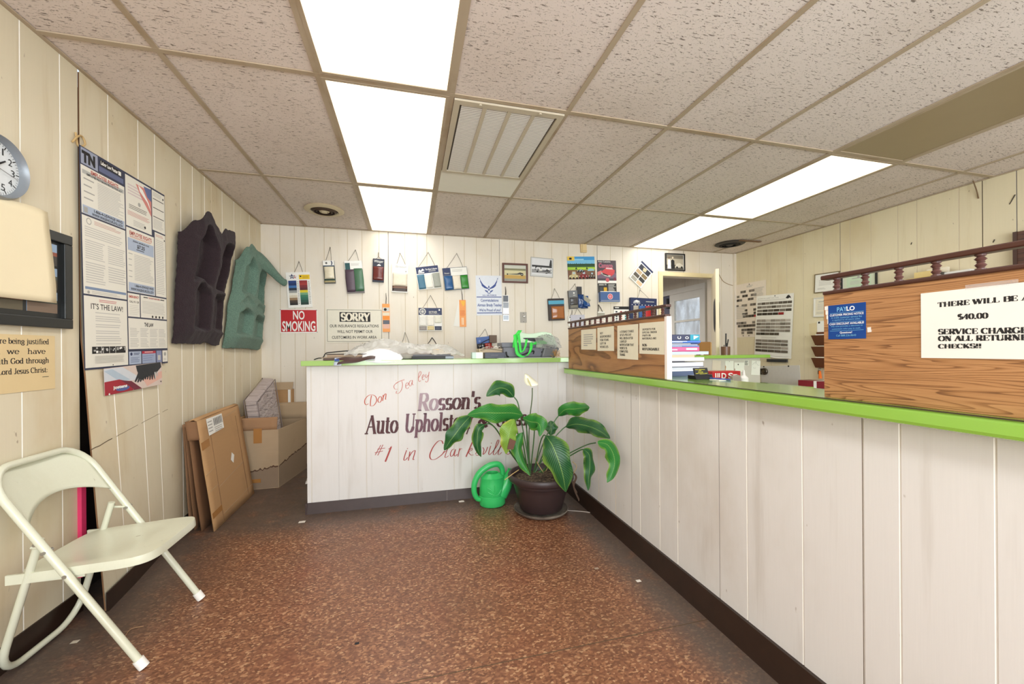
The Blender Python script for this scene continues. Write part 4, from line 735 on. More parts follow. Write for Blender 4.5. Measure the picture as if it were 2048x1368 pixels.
# diamond-hung card
def d14(s):
    s.rect(0, 0, 1, .09, M['navy'])
    for i, (x0, y0, x1, y1, c) in enumerate(((.08, .13, .92, .36, (40, 42, 54)), (.08, .40, .48, .57, (182, 156, 120)), (.52, .40, .92, .57, (128, 108, 76)), (.08, .60, .48, .77, (84, 76, 66)), (.52, .60, .92, .77, (52, 52, 52)), (.08, .80, .48, .96, (160, 156, 144)), (.52, .80, .92, .96, (216, 184, 148)))): s.rect(x0, y0, x1, y1, fab(c))
    s.shape([(.35, .18), (.6, .14), (.62, .30), (.42, .34)], col((196, 184, 150)))
sample('white swatch card hung on its corner like a diamond, brown and grey squares', Q5((955, 250), (1070, 350), (940, 507), (838, 392)), None, M['white'], draw=d14, t=.01)
# signs and posters
s = paper('no_smoking_sign', 'red NO SMOKING sign with white letters', 'sign', 'back', Q3((112, 810), (518, 815), (520, 1070), (112, 1075)), M['white'], .003)
s.rect(.02, .03, .98, .955, col((186, 20, 28), .4)); s.txt('NO', .345, .07, .655, .44, M['white'], .02); s.txt('SMOKING', .055, .50, .945, .93, M['white'], .02)
for x, y in ((.01, .02), (.985, .04), (.99, .97)): s.disc(x, y, .012, M['ink'], 8)
s.done()
s = paper('sorry_sign', 'cream SORRY sign about insurance regulations with black border', 'sign', 'back', Q3((613, 805), (1236, 812), (1236, 1176), (613, 1180)), col((226, 220, 202), .5), .003)
s.outline(.02, .03, .98, .965, .006, M['ink']); s.rect(.235, .10, .775, .385, M['ink']); serif_txt(s, 'SORRY', .260 * s.w, -.350 * s.h, .762 * s.w, .215 * s.h, M['cream'], .12, .24)
s.txt('OUR INSURANCE REGULATIONS', .065, .465, .925, .55, M['ink'], .012); s.txt('WILL NOT PERMIT OUR', .19, .63, .815, .715, M['ink'], .012); s.txt('CUSTOMERS IN WORK AREA', .10, .80, .885, .885, M['ink'], .012)
s.done()
s = paper('congratulations_poster', 'white congratulations poster with blue winged star emblem', 'poster', 'back', Q4((830, 445), (1115, 445), (1115, 880), (835, 878)), col((222, 226, 234), .5), .001)
bl = col((44, 68, 140), .5)
for sx in (1, -1):
    f = lambda x, y: (.5 + sx * x, y)
    for pts in ([(.34, .07), (.325, .16), (.27, .235), (.17, .285), (.04, .315), (.10, .285), (.22, .22), (.30, .14)], [(.30, .175), (.27, .26), (.18, .31), (.05, .34), (.02, .31), (.14, .285), (.23, .235)], [(.36, .05), (.36, .10), (.33, .075)]): s.shape([f(*p) for p in pts], bl)
    s.shape([f(*p) for p in ((.04, .39), (.17, .355), (.13, .40), (.04, .42))], bl); s.shape([f(*p) for p in ((.015, .435), (.11, .405), (.03, .455), (.0, .46))], bl)
s.shape([(.5, .245), (.53, .29), (.5, .32), (.47, .29)], bl); s.disc(.5, .355, .035, bl, 12)
s.txt('U.S. AIR FORCE', .25, .475, .78, .515, bl, .02); s.rect(.02, .53, .98, .55, bl)
for tx, x0, x1, y in (('Congratulations', .17, .86, .585), ('Airman Brady Teasley', .04, .98, .705), ("We're Proud of you!", .10, .93, .83)): s.txt(tx, x0, y, x1, y + .095, bl, .018)
s.rect(.02, .93, .98, .95, bl); s.done()
def framed(label, c, fm, plane='back', draw=None, fw=.07, t=.018, mount=None, name='framed_picture', catg='picture', group=None, glass=True):
    X, w_, h_ = place(plane, *c, off=.002); root = thing(name, label, catg, X, group)
    b = MB(); e = fw * w_
    for a, c2 in (((0, -e, 0), (w_, 0, t)), ((0, -h_, 0), (w_, -h_ + e, t)), ((0, -h_ + e, 0), (e, -e, t)), ((w_ - e, -h_ + e, 0), (w_, -e, t))): b.box(a, c2, fm)
    b.build('frame', root, bevel=.0015)
    s = Sheet(w_, h_, .006, mount or M['paper']); s.v, s.f, s.m, s.sm = [], [], [], []; s.box((e * .8, -h_ + e * .8, 0), (w_ - e * .8, -e * .8, .006), mount or M['paper'])
    if draw: draw(s)
    s.build('print', root); return root
def car_side(s, x, y, L, m, dark):
    """a long low dragster seen from the side"""
    s.shape([(x, y), (x + L * .62, y - .035), (x + L * .80, y - .10), (x + L, y - .06), (x + L, y), (x + L * .6, y + .02), (x, y + .012)], m); s.disc(x + L * .03, y + .01, L * .045, dark, 12); s.disc(x + L * .92, y + .005, L * .085, dark, 14); s.disc(x + L * .92, y + .005, L * .03, M['white'], 10)
def p1(s):
    s.rect(.08, .10, .92, .26, col((206, 206, 190))); s.rect(.08, .26, .92, .36, col((132, 130, 96))); s.rect(.08, .36, .92, .60, col((212, 204, 160))); s.rect(.08, .60, .92, .78, col((196, 160, 84))); s.rect(.08, .78, .92, .89, col((150, 150, 136))); car_side(s, .18, .55, .64, col((70, 66, 60)), M['ink'])
framed('brown framed picture of a dragster on a strip, upper right of the poster', Q4((1118, 308), (1397, 318), (1395, 532), (1118, 522)), col((92, 52, 38), .4), draw=p1, fw=.07)
s = paper('photo_print', 'black and white photo print in thin pale border, right of the dragster picture', 'photo', 'back', [(1061.3, 513.9), (1106.5, 517.7), (1105.4, 555.8), (1060.4, 552.2)], col((206, 206, 204), .5), .004)
s.outline(0, 0, 1, 1, .02, col((160, 160, 160))); s.rect(.06, .06, .94, .90, col((222, 222, 224))); s.rect(.06, .40, .94, .50, col((46, 46, 48))); s.rect(.06, .62, .94, .80, col((150, 150, 150)))
for k in range(24): x, y = .08 + .84 * random.random(), .46 + .3 * random.random(); s.rect(x, y, x + .02 + .05 * random.random(), y + .03 + .04 * random.random(), random.choice((M['ink'], col((80, 80, 82)), M['white'])))
s.shape([(.82, .40), (.86, .08), (.92, .10), (.94, .40)], col((50, 50, 52))); car_side(s, .3, .70, .55, col((60, 60, 62)), M['ink']); s.done()
s = paper('farm_poster', 'bright poster of old trucks on a green hill with yellow corner, under the ceiling', 'poster', 'back', Q5((260, 204), (517, 204), (519, 416), (258, 420)), col((60, 150, 210), .4), .001)
s.rect(0, .15, 1, .32, col((120, 190, 226))); s.rect(.05, .1, .6, .16, col((150, 206, 232))); s.rect(0, .32, 1, .47, col((40, 78, 44)))
for k in range(14): s.shape([(k / 14, .38), (k / 14 + .035, .27 + .03 * random.random()), (k / 14 + .075, .38)], col((34, 66, 40)))
s.rect(0, .46, 1, .60, col((150, 196, 56))); s.shape([(0, .52), (.4, .49), (1, .50), (1, .55), (.5, .57)], col((184, 214, 70))); s.rect(0, .59, 1, 1, col((122, 84, 60)))
for x in (.27, .66): s.shape([(x, .56), (x + .04, .44), (x + .08, .56)], col((30, 48, 34)))
s.shape([(.72, .60), (.78, .53), (.90, .53), (.96, .58), (.97, .63), (.72, .64)], col((150, 196, 206)))
def old_car(x, y, w, h, c):
    s.shape([(x, y), (x + .08 * w, y - .45 * h), (x + .3 * w, y - .5 * h), (x + .38 * w, y - h), (x + .72 * w, y - h), (x + .8 * w, y - .5 * h), (x + w, y - .4 * h), (x + w, y)], col(c)); s.rect(x + .42 * w, y - .9 * h, x + .68 * w, y - .6 * h, col((180, 196, 204)))
    for q in (.14, .5, .86): s.disc(x + q * w, y, .035, M['ink'], 10); s.disc(x + (q - .06) * w, y - .28 * h, .014, M['white'], 8)
old_car(.03, .95, .34, .30, (196, 180, 130)); old_car(.38, .95, .36, .30, (130, 32, 36)); old_car(.74, .93, .25, .24, (92, 70, 54)); old_car(.33, .66, .26, .10, (70, 92, 100))
s.rect(0, 0, .26, .18, col((232, 196, 80))); s.rect(.07, .05, .16, .14, M['ink']); s.done()
s = paper('car_poster', 'dark poster of a red classic car above a black calendar sheet', 'poster', 'back', Q5((540, 237), (718, 243), (719, 452), (541, 452)), col((70, 56, 66), .4), .001)
pk = col((196, 84, 96), .4); s.txt('Auto Customs', .05, .02, .70, .09, M['white'], .01); s.txt('Camaro', .07, .12, .82, .34, col((150, 110, 140)), .06, .02); s.txt('Camaro', .08, .125, .81, .335, pk, .01, .02); s.shape([(0, .55), (.3, .45), (.8, .42), (1, .60), (1, .80), (0, .80)], col((116, 92, 112)))
s.shape([(0, .52), (.22, .44), (.18, .62), (0, .68)], col((214, 120, 120))); s.shape([(.20, .50), (.40, .38), (.46, .30), (.80, .32), (.84, .40), (.93, .44), (.88, .60), (.70, .72), (.40, .66), (.22, .60)], col((206, 52, 58), .3)); s.shape([(.48, .32), (.78, .34), (.82, .40), (.44, .38)], col((220, 200, 204)))
s.shape([(.20, .52), (.30, .57), (.62, .66), (.70, .66), (.66, .74), (.40, .70), (.20, .60)], M['soft_print']); s.shape([(.26, .56), (.58, .65), (.56, .69), (.28, .62)], M['ink']); s.rect(0, .90, 1, 1, M['white']); s.disc(.52, .87, .10, pk, 16); s.rect(.85, .76, .97, .90, col((120, 40, 60))); s.done()
s = paper('calendar_sheet', 'black calendar sheet with yellow square between red car poster and blue box', 'calendar', 'back', Q5((545, 456), (720, 456), (722, 548), (546, 548)), col((40, 38, 36), .5), .002)
s.rect(.06, .08, .32, .22, M['grey_print']); s.rect(.36, .06, .46, .20, M['grey_print']); s.rect(.31, .42, .48, .84, col((214, 166, 30))); s.rect(.10, .40, .26, .80, col((60, 66, 70))); s.lines(.56, .1, .98, .9, 7, M['soft_print'], .5, .4); s.done()
X, w_, h_ = place('back', *Q5((552, 540), (735, 545), (732, 633), (552, 637)), off=.002); t = thing('calendar_box', 'blue cardboard pocket box with pink round seal, below the black calendar sheet', 'box', X)
s = Sheet(w_, h_, .05, col((66, 98, 150), .4)); s.disc(.50, .47, .135, M['white'], 18); s.disc(.50, .47, .12, col((214, 104, 116)), 18); s.disc(.50, .47, .06, col((226, 150, 156)), 12); s.rect(.03, .85, .97, .89, M['soft_print']); s.build('box', t, bevel=.002); b = MB(); b.box((.05 * w_, 0, .012), (.85 * w_, .010, .03), M['paper']); b.build('sheets', t)
b = MB(); b.box((0, -h_ - .006, 0), (w_, -h_, .048), M['cream']); b.build('rim', t)
def p2(s):
    s.rect(.07, .08, .93, .92, col((176, 166, 146))); s.rect(.07, .08, .93, .30, col((120, 112, 98))); s.rect(.07, .66, .93, .92, col((92, 86, 76)))
    s.shape([(.12, .88), (.14, .40), (.19, .34), (.27, .40), (.30, .88)], M['white']); s.disc(.20, .26, .045, col((110, 92, 78)), 10); s.shape([(.31, .90), (.30, .42), (.37, .34), (.47, .42), (.48, .90)], M['ink']); s.disc(.385, .24, .045, col((200, 186, 164)), 10)
    s.shape([(.50, .76), (.58, .58), (.74, .54), (.84, .62), (.92, .66), (.92, .80), (.50, .82)], col((206, 198, 180))); s.disc(.60, .80, .05, M['ink'], 10); s.disc(.84, .79, .05, M['ink'], 10)
framed('black framed old photo of a couple beside a car, above the doorway', Q5((1178, 172), (1364, 182), (1359, 342), (1175, 335)), M['black'], draw=p2, fw=.05)
X, w_, h_ = place('back', *Q4((1315, 845), (1385, 845), (1385, 960), (1315, 960)), off=.001); t = thing('switch_plate', 'grey metal wall plate with round knob below the pictures', 'switch', X)
s = Sheet(w_, h_, .004, col((142, 136, 126), .45, .5)); s.build('plate', t, bevel=.001); b = MB(); b.lathe([(.016, .004), (.016, .012), (.011, .016), (.001, .016)], col((200, 196, 188), .3, .4), 20, (w_ * .62, -h_ * .40, 0)); b.build('knob', t)
b = MB(); [b.lathe([(.004, .004), (.003, .006), (.0001, .006)], M['ink'], 10, (w_ * .5, -h_ * f, 0)) for f in (.1, .9)]; b.build('screw', t)
s = paper('door_chime_box', 'small yellowed plastic box at the top of the back wall under the ceiling', 'wall box', 'back', Q5((378, 92), (432, 92), (430, 168), (378, 168)), col((226, 200, 150), .45), .03); s.rect(.15, 0, .3, 1, col((206, 178, 126))); s.rect(.1, .8, .95, .86, col((206, 178, 126))); s.done(bevel=.002)

# ================================================================== things on the left wall
# clock
CMx = Matrix(((0, 0, 1, XL + .001), (1, 0, 0, 1.786), (0, 1, 0, 1.791), (0, 0, 0, 1)))
t = thing('wall_clock', 'round grey rimmed wall clock on the left wall, half out of the picture', 'clock', CMx); rad = .1135
b = MB(); b.lathe([(rad * .86, .012), (rad * .88, .032), (rad * .94, .040), (rad, .030), (rad, 0)], col((138, 144, 150), .35, .2), 56); b.build('rim', t)
s = Sheet(1, 1, .002, M['white']); s.v, s.f, s.m, s.sm = [], [], [], []; s.shape([(rad * .88 * math.cos(k * .1309), rad * .88 * math.sin(k * .1309)) for k in range(48)], col((214, 218, 220), .4), .014)
for k in range(60):
    a = R(6 * k); l = .008 if k % 5 else .013; wd = .0006 if k % 5 else .0016; d = Vector((math.sin(a), math.cos(a))); n = Vector((d.y, -d.x)); r0 = rad * .85 - l
    s.poly([tuple(d * r + n * e) + (.0146,) for r, e in ((r0, -wd), (r0, wd), (rad * .85, wd), (rad * .85, -wd))], M['ink'])
for k in range(1, 13):
    a = R(30 * k); V, F = text_geo(str(k), .0); hgt = .024; wid = .005 if k == 1 else (.0145 if k < 10 else .026); c = (rad * .64 * math.sin(a), rad * .64 * math.cos(a)); s.faces([(c[0] + (p[0] - .5) * wid, c[1] + (p[1] - .5) * hgt, .0148) for p in V], F, M['ink'])
s.build('dial', t)
def hand(name, deg, L, wd, m, z):
    a = R(deg); d = Vector((math.sin(a), math.cos(a))); n = Vector((d.y, -d.x)); b = MB(); b.hexa([tuple(d * r + n * e) + (zz,) for zz in (z, z + .001) for r, e in ((-.015, -wd), (-.015, wd), (L, wd * .6), (L, -wd * .6))], m); b.build(name, t)
hand('hour_hand', 52, .052, .004, M['ink'], .018); hand('minute_hand', 285, .075, .003, M['ink'], .020); hand('second_hand', 103, .085, .0012, col((120, 120, 122)), .022)
b = MB(); b.lathe([(rad * .88, .033), (.0, .036)], M['film_thin'], 48)
# framed collage, scripture card, envelope
X, w_, h_ = Matrix(((0, 0, 1, XL + .002), (1, 0, 0, 1.56), (0, 1, 0, 1.632), (0, 0, 0, 1))), .552, .394
t = thing('photo_collage_frame', 'black collage frame of landscape photos partly behind a cream sheet', 'picture frame', X); b = MB(); fm = col((30, 32, 32), .35)
for a, c2 in (((0, -.04, 0), (w_, 0, .022)), ((0, -h_, 0), (w_, -h_ + .04, .022)), ((0, -h_ + .04, 0), (.04, -.04, .022)), ((w_ - .04, -h_ + .04, 0), (w_, -.04, .022))): b.box(a, c2, fm)
b.build('frame', t, bevel=.003); b = MB(); b.box((.03, -h_ + .03, 0), (w_ - .03, -.03, .006), fm); b.build('mount', t)
for i in range(3):
    for j in range(3):
        x0, y0 = .055 + .152 * i, -.052 - .098 * j; s = Sheet(.135, .086, .001, col((150, 176, 204), .3)); s.rect(0, .42, 1, 1, col(((92, 84, 66), (120, 100, 84), (70, 66, 62))[(i + j) % 3], .3)); s.rect(0, .38, 1, .56, col(((60, 70, 60), (150, 80, 60), (84, 90, 84))[(i * 2 + j) % 3], .3)); s.shape([(.3, .45), (.38, .2), (.46, .22), (.5, .45)], col((70, 76, 70), .3))
        o = s.build('photo', t); o.location = (x0, y0, .006)
sc = Sheet(.42, .215, .001, col((216, 192, 146), .7, 0, .06, 8)); X = Matrix(((0, 0, 1, XL + .0015), (1, 0, 0, 1.63), (0, 1, 0, 1.206), (0, 0, 0, 1)))
xe = 2.05 - 1.63
for tx, x0, x1, yb in (('Therefore being justified', .10, .392, -.034), ('by faith,  we   have', .06, .376, -.072), ('peace with God through', .088, .392, -.108), ('our Lord Jesus Christ:', .139, .386, -.146)): serif_txt(sc, tx, x0, yb, x1, .020, M['ink'], .07, .11 if 'have' in tx else .15)
sc.lines(.86, .76, .93, .78, 1, M['ink']); o = sc.build('scripture_card', None, X); tag(o, 'tan scripture card with black seriffed text under the collage frame', 'card')
b = MB(); m = col((236, 222, 188), .7, 0, .05, 6)
edge = [(1.50, 1.675), (1.83, 1.685), (1.90, 1.69), (1.978, 1.690), (1.985, 1.62), (2.005, 1.50), (2.018, 1.40), (2.022, 1.352), (2.012, 1.341), (1.90, 1.338), (1.50, 1.326)]
L_ = [1.685, 1.60, 1.50, 1.42, 1.34]
def er(z):
    e = [(1.978, 1.690), (1.985, 1.62), (2.005, 1.50), (2.018, 1.40), (2.020, 1.338)]
    for (ya, za), (yb, zb) in zip(e, e[1:]):
        if zb <= z <= za: return ya + (yb - ya) * (za - z) / (za - zb)
    return e[0][0] if z > 1.69 else e[-1][0]
b.grid(16, 14, lambda u, v: (XL + .028 + .004 * math.sin(u * 5 + v * 3) + .006 * u * (1 - v), 1.5 + (er(1.338 + .352 * v) - 1.5) * u, 1.328 + .010 * u + .352 * v + (.006 * math.sin(u * 9) * (v > .97))), m)
o = b.build('paper_sheet', solid=.001); tag(o, 'large blank cream sheet taped over the black collage frame', 'paper')
# labour law poster: one sheet with its printed notices
s = paper('labor_law_poster', 'tall labor law poster of white notices with dark blue rules on the left wall', 'poster', 'left', ((147, 290), (322, 388), (328, 728), (160, 738)), col((40, 46, 72), .5), .0012, .017)
pw = col((226, 222, 210), .5, 0, .03, 6); lb = col((168, 180, 200), .5); rd = col((176, 74, 62), .6)
def blk(x0, y0, x1, y1, m=pw): s.z = s.t + .0005; s.rect(x0 + .006, y0 + .004, x1 - .006, y1 - .004, m)
X1, X2 = .455, .80                                # column edges
s.rect(.012, .004, .17, .076, col((150, 156, 176))); s.txt('TN', .02, .015, .145, .068, M['ink'], .07); s.rect(.19, .012, .42, .04, M['ink']); s.txt('Labor Law Poster', .20, .016, .38, .034, M['white'], .03); s.rect(.385, .016, .415, .036, M['white']); s.rect(.18, .045, .44, .07, col((92, 100, 134)))
blk(0, .078, X1, .30); s.rect(.02, .10, .44, .118, col((176, 176, 172))); s.txt('EMPLOYEE RIGHTS', .10, .088, .38, .106, rd, .03); s.txt('EMPLOYEE POLYGRAPH PROTECTION ACT', .06, .110, .42, .120, M['ink'], .03); s.lines(.03, .135, .13, .25, 4, M['grey_print'], .2); s.lines(.16, .13, .44, .255, 16, M['soft_print']); s.rect(.015, .258, .44, .295, lb); s.txt('1-866-4-USWAGE WHD', .12, .262, .42, .276, M['ink'], .03); s.txt('WWW.WAGEHOUR.DOL.GOV', .10, .280, .42, .293, M['ink'], .03); s.rect(.025, .265, .06, .29, M['grey_print'])
blk(0, .30, X1, .66); s.disc(.07, .325, .025, M['grey_print'], 12); s.disc(.07, .325, .018, pw, 12); s.lines(.12, .315, .40, .335, 3, col((200, 160, 150))); [s.lines(x, y, x + w_, y + h_, n, M['soft_print'], .45, .15) for x, y, w_, h_, n in ((.03, .35, .40, .05, 5), (.03, .41, .19, .09, 9), (.25, .41, .19, .09, 9), (.03, .51, .19, .10, 9), (.25, .51, .19, .08, 7))]; s.rect(.02, .622, .44, .634, col((120, 138, 166))); s.disc(.05, .647, .012, M['grey_print'], 10); s.lines(.08, .64, .42, .654, 2, M['soft_print'])
blk(0, .66, X1, .995); s.lines(.15, .675, .34, .69, 2, col((196, 120, 120))); s.txt("IT'S THE LAW!", .07, .695, .40, .722, M['ink'], .01); [s.lines(.11, y, .38, y + h_, n, M['soft_print'], .45, .1) for y, h_, n in ((.735, .01, 1), (.752, .03, 3), (.79, .02, 2), (.82, .02, 2), (.845, .03, 3), (.88, .01, 1))]; s.rect(.07, .895, .42, .928, M['ink'])
for k in range(26): x, y = .075 + .33 * random.random(), .897 + .02 * random.random(); s.rect(x, y, x + .008 + .015 * random.random(), y + .004 + .01 * random.random(), random.choice((M['grey_print'], M['white'], col((90, 90, 90)))))
for x in (.155, .235, .30): s.rect(x, .895, x + .003, .928, M['white'])
s.lines(.09, .938, .40, .975, 6, M['soft_print'], .4, .05); s.disc(.27, .985, .005, M['ink'], 8)
blk(X1, .006, X2, .275); s.lines(.49, .05, .76, .11, 4, col((206, 190, 190))); s.shape([(.59, .03), (.70, .03), (.795, .05), (.795, .17), (.73, .13), (.66, .09)], col((206, 130, 122))); s.shape([(.62, .03), (.68, .045), (.76, .10), (.79, .14), (.74, .10), (.64, .06)], M['white']); s.shape([(.69, .02), (.795, .015), (.795, .085), (.74, .07)], col((92, 104, 150))); s.disc(.63, .135, .018, M['grey_print'], 10); s.lines(.50, .155, .76, .18, 3, M['ink'], .3, .3); s.lines(.48, .19, .77, .215, 4, col((206, 160, 150))); s.lines(.55, .23, .70, .262, 4, M['soft_print']); s.disc(.70, .245, .012, M['ink'], 10)
blk(X2, .006, 1, .24); [s.rect(.82, y, .98, y + .004, M['ink']) for y in (.055, .105, .155)]; s.lines(.82, .02, .95, .045, 3, M['soft_print']); s.lines(.82, .17, .98, .225, 8, M['soft_print']); s.disc(.97, .035, .01, M['ink'], 8)
blk(X1, .275, .83, .615); s.txt('EMPLOYEE RIGHTS', .50, .292, .79, .314, rd, .03); s.lines(.50, .318, .79, .328, 2, rd, .4, .1); s.rect(.475, .33, .815, .395, lb); s.txt('FEDERAL MINIMUM WAGE', .54, .338, .75, .346, M['ink'], .03); s.txt('$7.25', .59, .354, .69, .376, M['ink'], .03); s.lines(.58, .38, .70, .388, 1, M['ink']); s.lines(.48, .41, .53, .56, 5, M['grey_print'], .12); s.lines(.55, .41, .81, .55, 16, M['soft_print']); s.rect(.475, .562, .815, .608, lb); s.txt('1-866-4-USWAGE WHD', .55, .568, .80, .582, M['ink'], .03); s.txt('WWW.WAGEHOUR.DOL.GOV', .50, .588, .80, .602, M['ink'], .03)
blk(.83, .24, 1, .615); s.lines(.85, .255, .98, .27, 2, col((200, 150, 140))); s.lines(.85, .285, .98, .60, 30, M['soft_print'], .4, .2); s.disc(.98, .275, .008, M['ink'], 8)
blk(X1, .615, .615, .745); s.txt('EMERGENCY', .475, .630, .60, .643, rd, .04); s.txt('CALL 911 OR', .48, .657, .60, .668, M['ink'], .02); s.lines(.48, .68, .60, .735, 6, M['soft_print'], .2)
blk(.615, .615, 1, .745); s.rect(.66, .627, .72, .632, M['ink']); s.rect(.90, .627, .96, .632, M['ink']); s.txt('YOUR RIGHTS UNDER USERRA', .725, .625, .895, .634, rd, .03); s.lines(.64, .65, .97, .72, 9, M['soft_print'], .4, .1); [s.disc(x, .732, .012, M['ink'], 8) for x in (.78, .83, .88, .93)]
blk(X1, .745, 1, .915); s.txt('THE LAW', .665, .768, .79, .79, M['ink'], .04)
for i in range(4):
    for j in range(2): s.lines(.48 + .128 * i, .80 + .055 * j, .595 + .128 * i, .85 + .055 * j, 6, M['soft_print'], .45, .3)
blk(X1, .92, .62, .995, lb); s.disc(.49, .937, .014, M['navy'], 10); s.lines(.52, .932, .60, .945, 2, M['navy']); s.lines(.48, .955, .60, .985, 5, col((120, 130, 160)))
blk(.62, .92, .82, .995, col((150, 162, 188))); s.rect(.626, .924, .814, .938, col((176, 40, 60))); s.lines(.66, .928, .78, .935, 1, M['white']); s.lines(.64, .95, .80, .985, 3, col((110, 120, 160)), .2)
blk(.82, .92, .91, .995, col((132, 140, 172))); s.rect(.845, .95, .885, .978, M['soft_print']); blk(.91, .92, 1, .995); s.disc(.955, .945, .018, M['grey_print'], 10); s.lines(.93, .97, .98, .985, 2, M['soft_print'])
s.done()
s = paper('eagle_poster', 'red and white poster with black eagle wing below the labor law poster', 'poster', 'left', ((193, 733), (312, 728), (312, 765), (195, 797)), col((214, 196, 186), .4), .001, .027)
s.shape([(0, .02), (.28, .02), (.62, .62), (.30, .58), (0, .50)], col((206, 210, 216))); s.shape([(0, .10), (.12, .05), (.40, .55), (.25, .60)], col((176, 192, 206))); s.shape([(0, .50), (.22, .48), (.38, .62), (.45, 1), (0, 1)], col((160, 36, 52))); s.shape([(.24, .52), (.42, .62), (.60, 1), (.46, 1), (.36, .74)], col((112, 40, 56))); s.shape([(.62, .62), (1, .40), (1, .7), (.7, .95)], col((222, 176, 160)))
bk = col((36, 40, 46), .5)
s.shape([(.50, .02), (.98, 0), (.99, .22), (.88, .46), (.70, .56), (.56, .48), (.52, .25)], bk)
for k in range(9): x = .47 + .045 * k; s.shape([(.56 + .03 * k, .20), (x, .66 + .05 * math.sin(k * 1.3)), (x + .02, .70 + .04 * math.sin(k)), (.62 + .03 * k, .28)], bk)
for x, y in ((.84, .68), (.88, .58)): s.shape([(x, .4), (x + .01, y), (x + .03, y + .02), (x + .03, .4)], col((190, 190, 186)))
s.disc(.27, .84, .11, col((84, 96, 150)), 16, .10); s.txt('jostens', .12, .70, .34, .86, M['white'], .04, .004); s.disc(.06, .97, .012, M['white'], 6); s.disc(.97, .86, .010, M['ink'], 6); s.done()
# moulded carpets: a sheet with a centre ridge, two hollowed lobes and a hood over each
def carpet(name, label, mat, edges, top, bot, wells, depth, x0=XL + .004):
    """edges: (v, y left, y right); top / bot: (u, z) outline; wells: hollowed fields (u0, u1, v0, v1, d); depth: (v, how far it stands off the wall)"""
    def ip(T, x):
        for a, c in zip(T, T[1:]):
            if a[0] <= x <= c[0]: k = (x - a[0]) / (c[0] - a[0]); k = k * k * (3 - 2 * k); return [p + (q - p) * k for p, q in zip(a[1:], c[1:])]
        return list(T[-1][1:])
    def sm(x, a, c): t = max(0, min(1, (x - a) / (c - a))); return t * t * (3 - 2 * t)
    b = MB()
    def f(u, v):
        l, r = ip(edges, v); y = l + (r - l) * u; zt, = ip(top, u); zb, = ip(bot, u); z = zb + (zt - zb) * v; dp, = ip(depth, v)
        n = dp * (min(1, 5.0 * min(u, 1 - u) + .10) ** .7) * min(1, 6 * v + .4)
        for u0, u1, v0, v1, d in wells:
            c = (u0 + u1) / 2; hood = 1 - .10 * ((u - c) / (u1 - u0) * 2) ** 2
            n -= d * sm(u, u0, u0 + .09) * (1 - sm(u, u1 - .09, u1)) * sm(v, v0, v0 + .05) * (1 - sm(v, v1 * hood - .035, v1 * hood))
        n += .0035 * noise.noise((y * 30, z * 30, 1)) + .003 * noise.noise((y * 7, z * 7, 3)); e = .005 * noise.noise((y * 40, z * 40, 9)) * (u < .02 or u > .98 or v < .02 or v > .98)
        return (x0 + max(.003, n), y + e, z + e)
    b.grid(96, 140, f, mat); o = b.build(name, solid=.006); return tag(o, label, 'moulded carpet')
carpet('moulded_carpet', 'dark purple moulded car carpet with two hoods hanging on the left wall', M['purple'], [(0, 2.86, 3.48), (.4, 2.87, 3.49), (.75, 2.885, 3.58), (1, 2.91, 3.66)],
       [(0, 1.885), (.12, 1.99), (.27, 2.085), (.31, 2.085), (.42, 2.02), (.52, 1.985), (.62, 2.045), (.78, 2.06), (.92, 2.03), (1, 1.95)], [(0, 1.19), (.45, 1.19), (.55, 1.205), (.75, 1.18), (1, 1.19)],
       [(.13, .50, .47, .91, .085), (.16, .50, .09, .465, .055), (.54, .95, .44, .89, .095), (.54, .95, .10, .435, .055)], [(0, .075), (.4, .09), (.8, .12), (1, .10)])
last = carpet('moulded_carpet', 'sea green moulded car carpet hanging in the corner beyond the dark one', M['green_carpet'], [(0, 3.54, 4.34), (.4, 3.60, 4.36), (.7, 3.69, 4.37), (1, 3.76, 4.32)],
       [(0, 1.90), (.15, 2.03), (.30, 2.075), (.45, 2.05), (.6, 2.04), (.8, 1.99), (1, 1.90)], [(0, 1.165), (.5, 1.165), (.8, 1.15), (1, 1.165)],
       [(.12, .50, .51, .88, .06), (.12, .50, .385, .50, .018), (.12, .50, .11, .38, .06), (.54, .95, .50, .86, .07), (.54, .95, .375, .49, .018), (.54, .95, .11, .37, .06)], [(0, .07), (.5, .085), (.85, .10), (1, .085)])
b = MB(); P = [(XL + .07, 4.02, 2.005), (XL + .10, 4.10, 2.00), (XL + .14, 4.19, 1.95), (XL + .185, 4.26, 1.88), (XL + .225, 4.31, 1.83), (XL + .245, 4.33, 1.825)]; cp_ = cat(P, 6)
b.grid(12, len(cp_) - 1, lambda u, v: cp_[min(len(cp_) - 1, int(round(v * (len(cp_) - 1))))] + Vector((.03 * math.sin(u * 3.1) * (1 - .7 * v), -.03 * math.sin(u * 3.1) * (1 - .7 * v), (u - .75) * (.17 - .12 * v))), M['green_carpet']); b.build('sleeve', last, solid=.006)
# pink board edge in the gap of the wall
b = MB(); b.box((XL - .018, 2.150, .15), (XL + .003, 2.176, .62), col((226, 60, 110), .5), Matrix.Translation((.012, .012, 0))); tag(b.build('pink_board'), 'bright pink board edge showing in the gap of the left wall behind the chair', 'board')
# cord stuff above the poster
b = MB(); b.tube(cat([(XL + .006, 2.14, 2.05), (XL + .012, 2.16, 2.085), (XL + .008, 2.19, 2.10), (XL + .012, 2.20, 2.07), (XL + .006, 2.17, 2.05), (XL + .008, 2.155, 2.10)], 6), .004, col((190, 160, 110), .8), 6); tag(b.build('twine'), 'tuft of tan twine at the top left corner of the labor law poster', 'twine')

